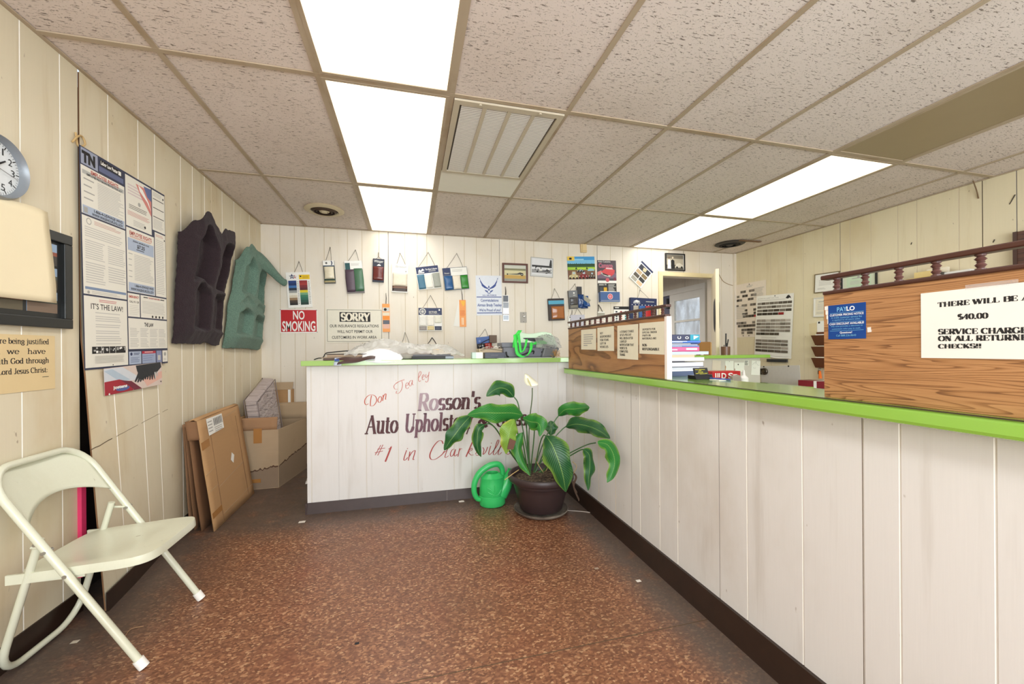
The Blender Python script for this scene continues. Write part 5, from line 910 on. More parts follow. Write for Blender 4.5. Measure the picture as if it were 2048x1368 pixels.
# ================================================================== folding chair
M['chair'] = stained('old_green_white_chair_enamel', (216, 217, 196), (184, 178, 148), .5, False, .24)
t = thing('folding_chair', 'pale grey green metal folding chair at the left wall', 'chair', (-1.14, 1.922, 0)); FS = .612
def cp2(s, y): return Vector((.207 - FS * s, y, s))
def arch(yo, z0, z1, rad_, fn, n=7):
    P = [fn(z0, -yo)]
    for k in range(n + 1): a = R(90 * k / n); P.append(fn(z1 - rad_ + rad_ * math.sin(a), -yo + rad_ - rad_ * math.cos(a)))
    for k in range(n + 1): a = R(90 - 90 * k / n); P.append(fn(z1 - rad_ + rad_ * math.sin(a), yo - rad_ + rad_ * math.cos(a)))
    P.append(fn(z0, yo)); return P
b = MB(); b.tube(arch(.203, .022, .738, .10, cp2), .0125, M['chair'], 12); ff_ = b.build('front_frame', t)
def rear(s, y): return Vector((-.112 - .262 * (.49 - s), y, s))
P = [rear(.49, -.172)] + [rear(.12 - .10 * math.sin(R(a)) , -.172 + .10 * (1 - math.cos(R(a)))) for a in range(0, 91, 15)] + [rear(.12 - .10 * math.sin(R(a)), .172 - .10 * (1 - math.cos(R(a)))) for a in range(90, -1, -15)] + [rear(.49, .172)]
b = MB(); b.tube(P, .0115, M['chair'], 12); b.build('rear_frame', t)
def seat(u, v):
    """superellipse plan, dished in the middle"""
    return None
b = MB(); NU, NV = 36, 24; sx0, sx1, sw_ = -.185, .215, .183
def plan(u, v):
    a = 2 * math.pi * u; c, s_ = math.cos(a), math.sin(a); e = .38 if c > 0 else .30
    x = abs(c) ** e * (1 if c > 0 else -1); y = abs(s_) ** .34 * (1 if s_ > 0 else -1)
    wd = sw_ * (1.0 + .05 * (x > 0) * x); r = v
    px, py = (sx0 + sx1) / 2 + (sx1 - sx0) / 2 * x * r, wd * y * r
    d = .014 * max(0, 1 - ((px + .03) / .15) ** 2) * max(0, 1 - (py / .15) ** 2)
    return Vector((px, py, .376 + .020 * (px - sx0) / .4 - d))
b.grid(64, 10, lambda u, v: plan(u, v), M['chair']); b.grid(64, 3, lambda u, v: plan(u, 1.0) + Vector((.004 * math.sin(v * 1.57) * math.cos(2 * math.pi * u), .004 * math.sin(v * 1.57) * math.sin(2 * math.pi * u), -.030 * v)), M['chair']); b.grid(64, 1, lambda u, v: plan(u, 1 - .06 * v) + Vector((0, 0, -.030)), M['chair'])
b.build('seat', t, sharp=60)
b = MB()
def brest(u, v):
    y = -.192 + .384 * u; q = abs(2 * u - 1); top = .738 - (0 if q < .5 else .10 * (1 - math.sqrt(max(0, 1 - ((q - .5) / .52) ** 2)))) - .004; bot = .600 - .055 * q ** 2 
    z = bot + (top - bot) * v; p = cp2(z, y); return p + Vector((-.024 * (1 - q * q), 0, 0))
b.grid(28, 10, brest, M['chair']); b.build('backrest', t, solid=.003)
for sy in (-1, 1):
    b = MB(); b.tube([cp2(.46, sy * .190), cp2(.455, sy * .186) + Vector((-.055, 0, .012)), rear(.475, sy * .180)], .0045, M['chair'], 6); b.tube([rear(.475, sy * .165), rear(.475, sy * .19)], .006, M['steel'], 8); b.tube([cp2(.455, sy * .182), cp2(.455, sy * .222)], .006, M['steel'], 8); b.build('brace', t)
    b = MB(); b.box((-.20, sy * .178 - .004, .345), (.02, sy * .178 + .004, .378), M['chair']); b.build('seat_rail', t)
    b = MB(); f0 = cp2(.0, sy * .203); dirv = (cp2(.1, 0) - cp2(0, 0)).normalized(); b.tube([f0 + dirv * .004, f0 + dirv * .040], .0165, M['white'], 14); b.build('foot_cap', ff_)
b = MB(); [b.tube([cp2(.365, s_ * .216), cp2(.365, s_ * .190)], .007, M['steel'], 8) for s_ in (-1, 1)]; b.build('rivet', ff_)

# ================================================================== flattened cartons leaning on the left wall
G5 = 'flattened cartons leaning on the left wall'
def lean(name, label, x0, y0, x1, y1, ztop, xt, m, th=.006, yt=0.0, extra=None, group=G5):
    root = thing(name, label, 'cardboard', ((x0 + x1) / 2, (y0 + y1) / 2, 0), group); o = Vector(((x0 + x1) / 2, (y0 + y1) / 2, 0))
    B0, B1, T1, T0 = Vector((x0, y0, .001)), Vector((x1, y1, .001)), Vector((xt[1], y1 + yt * .4, ztop[1])), Vector((xt[0], y0 + yt, ztop[0]))
    f = lambda u, v: (B0 + (B1 - B0) * u) * (1 - v) + (T0 + (T1 - T0) * u) * v - o
    b = MB(); b.grid(12, 12, lambda u, v: f(u, v) + Vector((.004 * noise.noise((u * 3, v * 3, x0 * 9)), 0, 0)), m); b.build('sheet', root, solid=th)
    if extra: extra(root, f)
    return root
def front_extra(root, f):
    n = Vector((.006, 0, 0))
    def patch(name, q, m, off=1.0, label=None):
        b = MB(); p = [f(*a) + n * off for a in q]; b.poly(p, m)
        o = b.build(name, root); 
        if label: o['label'] = label
        return o, b
    patch('tape', ((.0, .80), (.16, .81), (.16, .74), (.0, .73)), M['card_tape']); patch('tape', ((.0, .16), (.2, .17), (.2, .12), (.0, .11)), M['card_tape'])
    b = MB(); L = lambda u, v: f(u, v) + n * 1.15
    b.poly([L(.16, .99), (L(.52, .985)), L(.52, .84), L(.17, .83)], M['white'])
    for k in range(16): u = .31 + .012 * k; b.poly([L(u, .97) + n * .1, L(u + .003 + .006 * (k % 3 == 0), .97) + n * .1, L(u + .003 + .006 * (k % 3 == 0), .90) + n * .1, L(u, .90) + n * .1], M['ink'])
    for k in range(4): b.poly([L(.18, .96 - .03 * k) + n * .1, L(.27, .96 - .03 * k) + n * .1, L(.27, .95 - .03 * k) + n * .1, L(.18, .95 - .03 * k) + n * .1], M['grey_print'])
    for k in range(3): b.poly([L(.31, .885 - .018 * k) + n * .1, L(.48, .885 - .018 * k) + n * .1, L(.48, .878 - .018 * k) + n * .1, L(.31, .878 - .018 * k) + n * .1], M['grey_print'])
    b.build('shipping_label', root)
    patch('sticker', ((.60, .565), (.65, .525), (.60, .455), (.55, .50)), M['white'])
    b = MB()
    for q in (((.20, .02), (.215, .99)), ((.84, .05), (.86, .9))):
        a, c = f(*q[0]) + n * .6, f(*q[1]) + n * .6; b.tube([a, c], .0022, M['card_dark'], 6)
    for q in (((.0, .50), (.2, .53)), ((.02, .35), (.2, .36)), ((.22, .075), (.98, .11)), ((.22, .33), (.84, .40)), ((.22, .90), (.9, .96))):
        a, c = f(*q[0]) + n * .6, f(*q[1]) + n * .6; b.tube([a, c], .0014, M['card_grey'], 6)
    b.build('crease', root)
    b = MB(); b.grid(6, 3, lambda u, v: f(u * .98, 1.0) + Vector((-.035 * v - .006 * math.sin(u * 5), -.02 * v, .012 * math.sin(v * 3))), M['card']); b.build('folded_edge', root, solid=.005)
    b = MB(); b.grid(3, 5, lambda u, v: f(0, 1 - .17 * v) + Vector((-.05 * u, -.03 * u, .005 * u)), M['card_dark']); b.build('inner_flap', root, solid=.005)
lean('flattened_carton', 'front flattened carton with white shipping label and diamond sticker', -1.205, 2.90, -1.217, 3.60, (.694, .712), (-1.318, -1.335), M['card'], extra=front_extra, yt=.05)
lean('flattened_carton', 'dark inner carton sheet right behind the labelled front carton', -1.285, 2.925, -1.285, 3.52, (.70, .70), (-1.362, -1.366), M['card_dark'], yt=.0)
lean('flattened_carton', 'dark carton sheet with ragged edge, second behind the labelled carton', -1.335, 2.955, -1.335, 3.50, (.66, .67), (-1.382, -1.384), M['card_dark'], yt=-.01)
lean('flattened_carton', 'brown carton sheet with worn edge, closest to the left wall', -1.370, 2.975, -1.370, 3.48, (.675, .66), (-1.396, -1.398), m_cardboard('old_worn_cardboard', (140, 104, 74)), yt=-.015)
# ================================================================== open carton with cushion, tall carton behind
t = thing('open_carton', 'open brown carton with water stained bottom holding a grey cushion', 'cardboard box', (-1.19, 3.98, 0)); I = Matrix.Translation((1.19, -3.98, 0))
C0 = [(-1.372, 3.70), (-1.070, 3.70), (-.985, 4.25), (-1.33, 4.27)]; HB = .485; wet = m_cardboard('water_stained_cardboard', (142, 120, 98)); m = M['card_grey']
b = MB()
def wall2(p, q, z0, z1, mm, n=10):
    b.grid(n, 6, lambda u, v: I @ Vector((p[0] + (q[0] - p[0]) * u, p[1] + (q[1] - p[1]) * u, z0 + (z1 - z0) * v)) , mm, smooth=False)
wl = [.165, .19, .245, .2]
for i in range(4):
    p, q = C0[i], C0[(i + 1) % 4]; wall2(p, q, .0, HB, m)
b.poly([I @ Vector((x, y, .003)) for x, y in C0], M['card_dark']); b.build('body', t, solid=.006)
b = MB()                                             # damp lower band with a ragged dark tide line
def tide(p, q, nrm, h0, h1, nm):
    N = 26; top = [h0 + (h1 - h0) * k / N + .014 * noise.noise((k * .9, p[0] * 7, 2)) for k in range(N + 1)]
    for k in range(N):
        a = Vector((p[0] + (q[0] - p[0]) * k / N, p[1] + (q[1] - p[1]) * k / N, 0)) + nrm; c = Vector((p[0] + (q[0] - p[0]) * (k + 1) / N, p[1] + (q[1] - p[1]) * (k + 1) / N, 0)) + nrm
        b.poly([I @ (a + ZU * .004), I @ (c + ZU * .004), I @ (c + ZU * top[k + 1]), I @ (a + ZU * top[k])], wet)
        th = .008 + .012 * abs(noise.noise((k * 1.7, 4, p[1]))); b.poly([I @ (a + ZU * top[k] + nrm * .2), I @ (c + ZU * top[k + 1] + nrm * .2), I @ (c + ZU * (top[k + 1] + th)  + nrm * .2), I @ (a + ZU * (top[k] + th) + nrm * .2)], col((84, 58, 42), .9))
tide(C0[0], C0[1], Vector((0, -.004, 0)), .135, .175, 'a'); tide(C0[1], C0[2], Vector((.004, 0, 0)), .175, .235, 'b'); b.build('water_stain', t)
def flap(p, q, dx, dy, dz, mm=m, s0=0.0, s1=1.0):
    b = MB(); P = Vector((*p, HB)); Q = Vector((*q, HB)); a, c = P + (Q - P) * s0, P + (Q - P) * s1
    b.grid(6, 4, lambda u, v: I @ (a + (c - a) * u + Vector((dx, dy, dz)) * v + Vector((0, 0, .01 * math.sin(v * 3)))), mm); b.build('flap', t, solid=.005)
flap(C0[0], C0[1], 0, .02, .10, m_cardboard('inner_flap_cardboard', (160, 122, 88)), .0, .97); flap(C0[2], C0[3], .02, .05, .15, M['card_grey'], 0, 1); flap(C0[3], C0[0], -.02, 0, .10, M['card'])
b = MB(); b.box((-1.25, 3.692, .38), (-1.19, 3.697, .50), M['card_tape'], I); b.box((-1.27, 3.692, .055), (-1.20, 3.697, .085), M['card_tape'], I); b.build('tape', t)
A, Bq, Cq, D = at(512, 802, 'y', 3.80), at(549, 756, 'y', 4.10), at(563, 858, 'y', 4.12), at(521, 872, 'y', 3.80)
A, Bq, Cq, D = [Vector(p) for p in (A, Bq, Cq, D)]
ax_ = Vector((-.095, .005, .012)); dn_ = Vector((.03, 0, -.16)); c8 = [D + dn_, Cq + dn_, Cq + dn_ + ax_, D + dn_ + ax_, A, Bq, Bq + ax_, A + ax_]
t = thing('seat_cushion', 'grey lilac fabric seat cushion standing upright in the open carton', 'cushion', (c8[0] + c8[2]) / 2); o_ = t.location.copy()
def m_cush():
    k = NT('wrinkled_grey_fabric'); w_ = k.noise(k.coord((1, 6, 14), (.5, 0, .4)), 2.4, 3, .5, .8); k.base(k.mix(k.noise(k.coord(), 8, 5), (186, 172, 166), (160, 146, 142))); k.rough(.9); k.bump(w_, 1.0, .03); return k.m
M['cush'] = m_cush()
b = MB(); b.hexa([p - o_ for p in c8], M['cush']); o = b.build('cushion_body', t); md = o.modifiers.new('edges', 'BEVEL'); md.width = .018; md.segments = 4; md = o.modifiers.new('s', 'SUBSURF'); md.levels = 0; md.render_levels = 1
for p in o.data.polygons: p.use_smooth = True
b = MB(); pm = col((132, 120, 118), .9)
for ring in ((0, 1, 5, 4), (3, 2, 6, 7)):
    cen = sum((c8[i] for i in ring), Vector()) / 4; P = [(c8[i] - o_) + (cen - c8[i]).normalized() * .012 + (ax_ * (-.05 if ring[0] == 0 else .05)) for i in ring]; b.tube(P + [P[0]], .004, pm, 8)
b.build('piping', o)
t = thing('tall_carton', 'tall narrow brown carton standing against the back wall behind the cushion', 'cardboard box', (-1.215, 4.35, 0)); b = MB(); b.box((-.10, -.03, 0), (.09, .045, .76), M['card']); b.build('body', t)
b = MB(); b.poly([(-.10, -.03, .76), (.09, -.03, .76), (.092, .01, .83), (-.098, .01, .83)], M['card_grey']); b.build('flap', t, solid=.005)
b = MB(); b.box((.055, -.032, .62), (.078, -.0305, .76), M['white']); b.build('label_strip', t); b = MB(); b.box((.04, -.033, .52), (.09, -.0305, .60), M['card_tape']); b.build('tape', t)
b = MB(); b.grid(12, 12, lambda u, v: Vector((-.80 + .06 * (u - .5) * 2 , 3.72 + .05 * (v - .5) * 2, .03 + .03 * noise.noise((u * 4, v * 4, 1)) - .03 * (abs(2 * u - 1) ** 3 + abs(2 * v - 1) ** 3) * .5 + .02)), M['white']); tag(b.build('crumpled_paper', solid=.004), 'white crumpled bag on the floor between the carton and the counter end', 'paper')
# ================================================================== watering can
t = thing('watering_can', 'bright green plastic watering can beside the plant pot', 'watering can', (.578, 2.86, 0))
def m_gp():
    k = NT('green_moulded_plastic'); k.base(k.mix(k.noise(k.coord(), 6, 4), (48, 186, 96), (64, 200, 112))); k.rough(.32); k.p.inputs['Subsurface Weight'].default_value = .0; return k.m
gp = m_gp(); b = MB(); b.lathe([(.001, .003), (.085, .003), (.094, .012), (.096, .05), (.097, .075), (.0935, .078), (.096, .082), (.093, .16), (.086, .200), (.088, .208), (.080, .216), (.058, .232), (.050, .238), (.044, .236), (.040, .20), (.04, .12)], gp, 40, (0, 0, 0), .82); b.build('body', t)
b = MB(); H = cat([(-.078, -.005, .052), (-.112, -.01, .060), (-.136, -.012, .11), (-.132, -.012, .18), (-.095, -.010, .245), (-.03, -.008, .288), (.035, -.005, .298), (.068, 0, .272), (.078, 0, .232), (.072, 0, .20)], 8); b.tube(H, [.016 + .006 * math.sin(k / len(H) * 3.1) for k in range(len(H))], gp, 12); b.build('handle', t)
b = MB(); S = cat([(.052, -.002, .085), (.092, -.004, .135), (.118, -.006, .19), (.140, -.008, .243)], 8); b.tube(S, [.066 - .040 * (k / (len(S) - 1)) for k in range(len(S))], gp, 16); b.lathe([(.026, -.002), (.030, .006), (.025, .008), (.015, .004)], gp, 16, (0, 0, 0), 1, Matrix.Translation(S[-1]) @ Matrix.Rotation(R(28), 4, 'Y')); b.build('spout', t)
b = MB()
for p in ([(-.04, .06), (-.01, .09), (.03, .14)], [(-.02, .10), (.0, .13), (.0, .165)], [(-.045, .12), (-.02, .105), (.03, .085)], [(.005, .095), (.03, .10), (.055, .13)], [(-.05, .15), (-.02, .13), (0, .10)]): b.tube([Vector((x, -math.sqrt(max(0, .093 ** 2 - x * x)) * .82 - .001, z)) for x, z, _ in [tuple(q) for q in cat([(a, c, 0) for a, c in p], 6)]], .0028, gp, 6)
b.build('leaf_relief', t)
# ================================================================== potted peace lily
t = thing('potted_peace_lily', 'peace lily with drooping green leaves and one white flower in a brown pot', 'plant', (.885, 2.66, 0)); po = Vector((.885, 2.66, 0))
pm = col((58, 44, 44), .42, 0, .08, 9); b = MB()
b.lathe([(.001, .030), (.142, .030), (.148, .036), (.186, .17), (.196, .205), (.200, .208), (.203, .222), (.222, .228), (.230, .240), (.231, .262), (.226, .272), (.214, .274), (.206, .266), (.200, .245), (.190, .20)], pm, 56); b.build('pot', t)
b = MB(); b.lathe([(.001, .004), (.160, .004), (.185, .018), (.192, .030), (.186, .031), (.176, .020), (.150, .012), (.001, .012)], stained('dirty_saucer_plastic', (92, 80, 72), (190, 180, 164), .8, False, .6), 48); b.build('saucer', t)
so = NT('dry_potting_soil'); so.base(so.mix(so.step(so.noise(so.coord(), 60, 3), .4, .7), (58, 46, 38), (128, 108, 86))); so.bump(so.noise(so.coord(), 70, 4), 1, .01); so.rough(.95)
b = MB(); b.grid(16, 4, lambda u, v: Vector((.198 * v * math.cos(6.2832 * u), .198 * v * math.sin(6.2832 * u), .228 + .008 * noise.noise((u * 9, v * 5, 0)))), so.m); b.build('soil', t)
def m_leaf(name, a, c, edge, edge_amt):
    k = NT(name); uv = k.coord((1, 1, 1), src='UV'); s_ = k.n.new('ShaderNodeSeparateXYZ'); k.link(uv, s_.inputs[0]); ac = k.math('ABSOLUTE', k.math('SUBTRACT', s_.outputs[0], .5))
    vein = k.math('SINE', k.math('SUBTRACT', k.math('MULTIPLY', s_.outputs[1], 150.0), k.math('MULTIPLY', ac, 62.0))); vf = k.step(vein, .2, 1.0); mid = k.math('SUBTRACT', 1, k.step(ac, .0, .035))
    base = k.mix(k.noise(k.coord(), 14, 4), a, c); base = k.mix(k.math('MULTIPLY', vf, .42), base, tuple(min(255, v * 1.45 + 12) for v in c)); base = k.mix(k.math('MULTIPLY', mid, .55), base, (150, 186, 100))
    e = k.math('MULTIPLY', k.step(ac, .30, .5), k.step(k.noise(k.coord(), 11, 3), .35, .6)); base = k.mix(k.math('MULTIPLY', e, edge_amt), base, edge); k.base(base); k.rough(.34); k.p.inputs['Specular IOR Level'].default_value = .4; k.bump(vein, .25, .0015)
    return k.m
LF = [m_leaf('dark_lily_leaf', (22, 64, 34), (34, 88, 42), (140, 172, 66), .6), m_leaf('bright_lily_leaf', (28, 92, 38), (46, 120, 46), (150, 180, 66), .5), m_leaf('yellowing_lily_leaf', (92, 132, 44), (120, 152, 60), (196, 190, 90), .8)]
stem_m = col((62, 102, 52), .45, 0, .15, 30)
def L2(x, y, Y): return at(860 + x / 4.145, 730 + y / 4.145, 'y', Y) - po
def leaf(pts, wpx, m, Y=2.66, fold=.25, wave=.2, twist=0.0, tipw=.75, side=0.0):
    """a blade along points (crop x, crop y, depth offset); wpx = half width"""
    P = cat([L2(x, y, Y + d) for x, y, d in pts], 7); N = len(P) - 1; view = (P[N // 2] + po - EYE).normalized(); W = wpx / 4.145 / FPX * ((P[0] + po - EYE).dot(FW))
    b = MB()
    def f(u, v):
        i = min(N - 1, int(v * N)); k = v * N - i; p = P[i] + (P[i + 1] - P[i]) * k; tg = (P[min(N, i + 1)] - P[max(0, i - 1)]).normalized()
        la = tg.cross(view).normalized(); no = la.cross(tg).normalized(); a = twist + side * v; la, no = la * math.cos(a) + no * math.sin(a), no * math.cos(a) - la * math.sin(a)
        w_ = W * (math.sin(math.pi * min(1, v ** tipw * .985 + .012)) ** .8) + .0008; s_ = 2 * u - 1
        return p + la * (s_ * w_) - no * (fold * w_ * (1 - s_ * s_) - fold * w_) * 1.0 + no * (wave * 1.6 * w_ * math.sin(v * 17 + (2 if s_ > 0 else 0)) * abs(s_) ** 2) + la * (.12 * w_ * s_ * math.sin(v * 15 + wpx + (1.5 if s_ > 0 else 0)))
    b.grid(8, 26, f, m); return b.build('leaf', t)
leaf([(696, 266, 0), (640, 205, -.02), (580, 190, -.04), (520, 215, -.06), (468, 260, -.07)], 62, LF[0], 2.70, .3, .08)
leaf([(768, 415, 0), (680, 398, -.04), (550, 398, -.09), (420, 396, -.12), (312, 414, -.15)], 74, LF[1], 2.62, .25, .10)
leaf([(338, 420, 0), (265, 500, -.03), (205, 580, -.04), (160, 640, -.03), (118, 708, -.02)], 68, LF[0], 2.58, .25, .10, .2)
leaf([(452, 494, 0), (405, 530, -.02), (392, 610, -.02), (395, 690, -.02), (424, 762, -.01)], 44, LF[0], 2.56, .5, .15)
leaf([(702, 452, 0), (668, 520, -.04), (652, 600, -.05), (640, 670, -.04), (630, 738, -.03)], 72, LF[2], 2.50, .3, .12, .25)
leaf([(768, 440, 0), (830, 470, -.06), (890, 478, -.12), (915, 520, -.15), (908, 592, -.16)], 66, LF[1], 2.60, .45, .18, -.3)
leaf([(1000, 462, .02), (1004, 500, 0), (1004, 545, -.01), (998, 584, -.01)], 50, LF[0], 2.74, .3, .1, 0, .9)
leaf([(1064, 422, 0), (1120, 370, -.07), (1200, 365, -.14), (1270, 355, -.22), (1322, 352, -.30)], 56, LF[1], 2.64, .35, .16)
leaf([(1124, 512, 0), (1210, 490, -.10), (1320, 510, -.24), (1420, 555, -.38), (1492, 610, -.50)], 60, LF[0], 2.62, .3, .14)
leaf([(1390, 640, 0), (1470, 660, 0), (1520, 740, .0), (1530, 830, .0), (1500, 920, .0), (1468, 975, .0)], 58, LF[1], 2.08, .40, .20, .3)
leaf([(1272, 700, 0), (1320, 745, .0), (1325, 850, .0), (1315, 950, 0), (1312, 1042, 0)], 48, LF[0], 2.24, .5, .22, .35)
leaf([(962, 588, 0), (1010, 660, -.06), (1065, 790, -.10), (1105, 930, -.11), (1126, 1052, -.10)], 108, LF[0], 2.50, .22, .05, 0, .82)
leaf([(766, 562, 0), (738, 640, -.01), (732, 720, -.02), (770, 820, -.04), (832, 918, -.06)], 46, LF[1], 2.52, .5, .2, .4)
b = MB(); b.grid(5, 8, lambda u, v: L2(640 + 50 * u + 22 * v, 700 - 95 * v * (1 - .3 * u), 2.445), col((104, 70, 54), .7)); b.build('withered_leaf_edge', t)
def stem(pts, r=.0042, m=stem_m, Y=2.64):
    b = MB(); b.tube(cat([L2(x, y, Y + d) for x, y, d in pts], 8), r, m, 8); return b.build('stem', t)
for pts in ([(698, 266, .06), (730, 320, .05), (760, 480, .03), (800, 700, .02), (828, 900, 0)], [(768, 415, -.02), (800, 520, 0), (815, 700, .02), (834, 900, .02)], [(340, 418, -.05), (420, 440, -.04), (540, 520, -.03), (640, 690, 0), (780, 880, 0)], [(454, 494, -.07), (500, 490, -.06), (560, 550, -.05), (700, 770, -.02), (800, 890, 0)], [(706, 450, -.13), (726, 560, -.1), (770, 740, -.05), (826, 890, 0)],
            [(868, 478, -.1), (862, 600, -.06), (846, 760, -.02), (830, 890, 0)], [(1002, 582, .09), (960, 680, .06), (880, 880, .03)], [(1066, 420, .02), (1030, 470, .02), (960, 600, .03), (905, 740, .03), (860, 890, .02)], [(1124, 512, .02), (1090, 540, .02), (1020, 620, .02), (940, 770, .02), (870, 890, .02)], [(1390, 642, -.13), (1300, 662, -.11), (1160, 730, -.06), (1000, 830, -.02), (900, 890, 0)],
            [(1274, 700, -.13), (1240, 708, -.11), (1140, 765, -.07), (1000, 850, -.02), (910, 890, 0)], [(964, 590, -.13), (940, 585, -.12), (912, 650, -.08), (880, 800, -.03), (862, 890, 0)], [(766, 560, -.12), (772, 640, -.10), (790, 760, -.05), (812, 890, -.02)], [(800, 480, .04), (808, 700, .03), (828, 890, .01)], [(1000, 800, -.08), (960, 850, -.05), (930, 895, -.02)]): stem(pts)
stem([(848, 190, .0), (846, 280, 0), (830, 420, .01), (820, 600, .02), (826, 890, .02)], .0038, col((72, 92, 50), .45))
b = MB(); P0, P1 = L2(835, 175, 2.63), L2(792, 72, 2.63)
def spathe(u, v):
    p = P0 + (P1 - P0) * v; w_ = .050 * math.sin(math.pi * min(1, v ** .62 * .97 + .02)) ** .75; a = (u - .5) * 2
    return p + Vector((a * w_ * (1.15 if a > 0 else .8), .020 * (1 - a * a) - .012 * a * a - .01 * math.sin(v * 3), -.010 * a * math.sin(v * 3.1)))
b.grid(10, 14, spathe, col((244, 242, 226), .5)); b.build('flower_spathe', t)
b = MB(); b.tube([P0 + Vector((0, -.008, 0)), P0 + (P1 - P0) * .35 + Vector((-.002, -.012, 0)), P0 + (P1 - P0) * .62 + Vector((-.004, -.012, .004))], [.004, .0055, .003], col((206, 200, 150), .8), 8); b.build('flower_spadix', t)
b = MB()
for pts in ([(735, 870, -.12), (690, 900, -.16), (620, 952, -.20)], [(870, 770, .0), (900, 830, -.02), (940, 890, -.03)], [(1180, 800, .02), (1215, 840, .0), (1190, 900, .0)], [(1000, 800, 0), (960, 880, -.04)]): b.tube(cat([L2(x, y, 2.64 + d) for x, y, d in pts], 5), .0025, col((196, 168, 112), .8), 6)
b.build('dry_stalk', t)
b = MB()
for pts in ([(1185, 890, .03), (1212, 930, .03), (1190, 1000, .03), (1215, 1060, .03)], [(1180, 960, .03), (1200, 1040, .03), (1240, 1130, .03)]): b.tube(cat([L2(x, y, 2.70 + d) for x, y, d in pts], 6), .007, col((104, 80, 64), .9), 6)
b.build('withered_leaf', t)
# scraps on the floor
def scrap(x, y, label, r=.012, c=(222, 214, 204), name='paper_scrap'):
    p = at(x, y, 'z', 0); b = MB(); b.grid(6, 6, lambda u, v: Vector(((u - .5) * r * 2, (v - .5) * r * 1.6, .001 + .35 * r * max(0, noise.noise((u * 3 + x, v * 3, y)) + .4) * (1 - abs(2 * u - 1) ** 2) * (1 - abs(2 * v - 1) ** 2))), col(c, .8)); tag(b.build(name, None, Matrix.Translation(p)), label, 'litter', 'litter on the floor')
scrap(923, 1003, 'white crumpled scrap on the floor in front of the reception counter', .020)
scrap(604, 1044, 'white flattened scrap on the floor at the left end of the counter', .020)
scrap(478, 1289, 'black speck of litter on the open floor', .008, (34, 32, 32)) if False else None
scrap(714, 1287, 'small black spot of litter on the middle of the floor', .008, (34, 36, 40))
scrap(1277, 1162, 'small white scrap on the floor beside the service counter skirting', .012)
scrap(1193, 1137, 'pale tan scrap on the floor below the drooping right leaves', .011, (168, 146, 126))
scrap(150, 1284, 'pale scrap on the floor under the folding chair', .012, (196, 186, 170))
scrap(263, 1131, 'small black chip on the floor by the skirting behind the chair seat', .012, (40, 38, 38))
b = MB(); b.tube(cat([at(x, y, 'z', .003) for x, y in ((1135, 1021), (1165, 1023), (1194, 1027))], 5), .0022, col((200, 190, 180), .7), 6); tag(b.build('plastic_straw'), 'thin pale straw on the floor between the pot and the skirting', 'litter')
b = MB(); b.tube(cat([at(x, y, 'z', .003) for x, y in ((250, 1272), (262, 1258), (287, 1252))], 5), .001, col((190, 150, 110), .7), 6); tag(b.build('twig'), 'thin tan twig on the floor beside the chair leg', 'litter')

# ================================================================== things on the reception counter (top at z 1.069)
ZT = 1.0695
def bx(name, label, catg, a, c, m, parts=(), group=None, rz=0.0, bevel=.002, draw=None):
    """a box-like thing standing at its own base; parts: (name, a, c, material) in the same room metres"""
    o = Vector(((a[0] + c[0]) / 2, (a[1] + c[1]) / 2, a[2])); t = thing(name, label, catg, Matrix.Translation(o) @ Matrix.Rotation(R(rz), 4, 'Z'), group); I = Matrix.Translation(-o)
    b = MB(); b.box(a, c, m, I); b.build('body', t, bevel=bevel)
    for nm, p, q, mm in parts: b = MB(); b.box(p, q, mm, I); b.build(nm, t)
    if draw: draw(t, I)
    return t
def crumple(nu, nv, fn, m, name, label, catg, thick=.0, amp=.01, sc=9, seed=0, parent=None, group=None):
    b = MB(); P = [[Vector(fn(i / nu, j / nv)) for i in range(nu + 1)] for j in range(nv + 1)]; o = P[nv // 2][nu // 2].copy(); o.z = min(q.z for r_ in P for q in r_)
    def g(u, v):
        p = P[int(round(v * nv))][int(round(u * nu))]; q = p * sc; n = 1.4 * (.55 - abs(noise.noise((q.x * .7 + seed, q.y * 1.6 + q.x * .8, 0)))) + .8 * (.4 - abs(noise.noise((q.x * 1.9 - q.y * 1.2, q.y * 2.3 + seed, 4)))) 
        return p - o + Vector((0, -.4 * amp * n, amp * n))
    b.grid(nu, nv, g, m); ob = b.build(name, parent, None if parent else Matrix.Translation(o), solid=thick)
    return ob if parent else tag(ob, label, catg, group)
# sample books and folders under the plastic
bx('sample_book', 'brown sample book lying at the left end of the counter, black edged', 'book', (-.60, 3.05, ZT), (-.26, 3.30, ZT + .016), col((96, 72, 64), .6), [('cover', (-.61, 3.04, ZT + .016), (-.25, 3.31, ZT + .021), col((150, 126, 106), .6))], rz=3)
bx('sample_book', 'tan sample book on top of the brown one, its pages fanned', 'book', (-.57, 3.09, ZT + .023), (-.30, 3.29, ZT + .040), col((178, 156, 132), .7), [('cover', (-.575, 3.085, ZT + .040), (-.295, 3.295, ZT + .045), col((60, 50, 46), .5))], rz=-6)
b = MB(); b.tube(cat([(-.655, 3.06, ZT + .006), (-.63, 3.07, ZT + .016), (-.60, 3.075, ZT + .020), (-.585, 3.10, ZT + .05), (-.54, 3.12, ZT + .058), (-.45, 3.13, ZT + .066), (-.42, 3.14, ZT + .062)], 6), .004, M['black'], 8); tag(b.build('cord'), 'black cord loop over the sample books at the left counter end', 'cord')
t = thing('leather_swatch', 'dark brown leather swatch with blue and white label hanging over the counter edge', 'swatch', (-.40, 3.0, ZT)); o_ = t.location.copy(); b = MB()
b.grid(14, 8, lambda u, v: Vector((-.50 + .26 * u, 3.10 - .128 * v - .02 * u * v, ZT + .012 + .030 * u * (1 - v) - .046 * max(0, v - .75) * 4 * (1 - u) + .004 * math.sin(u * 9))) - o_, col((72, 48, 44), .45)); b.build('leather', t, solid=.004)
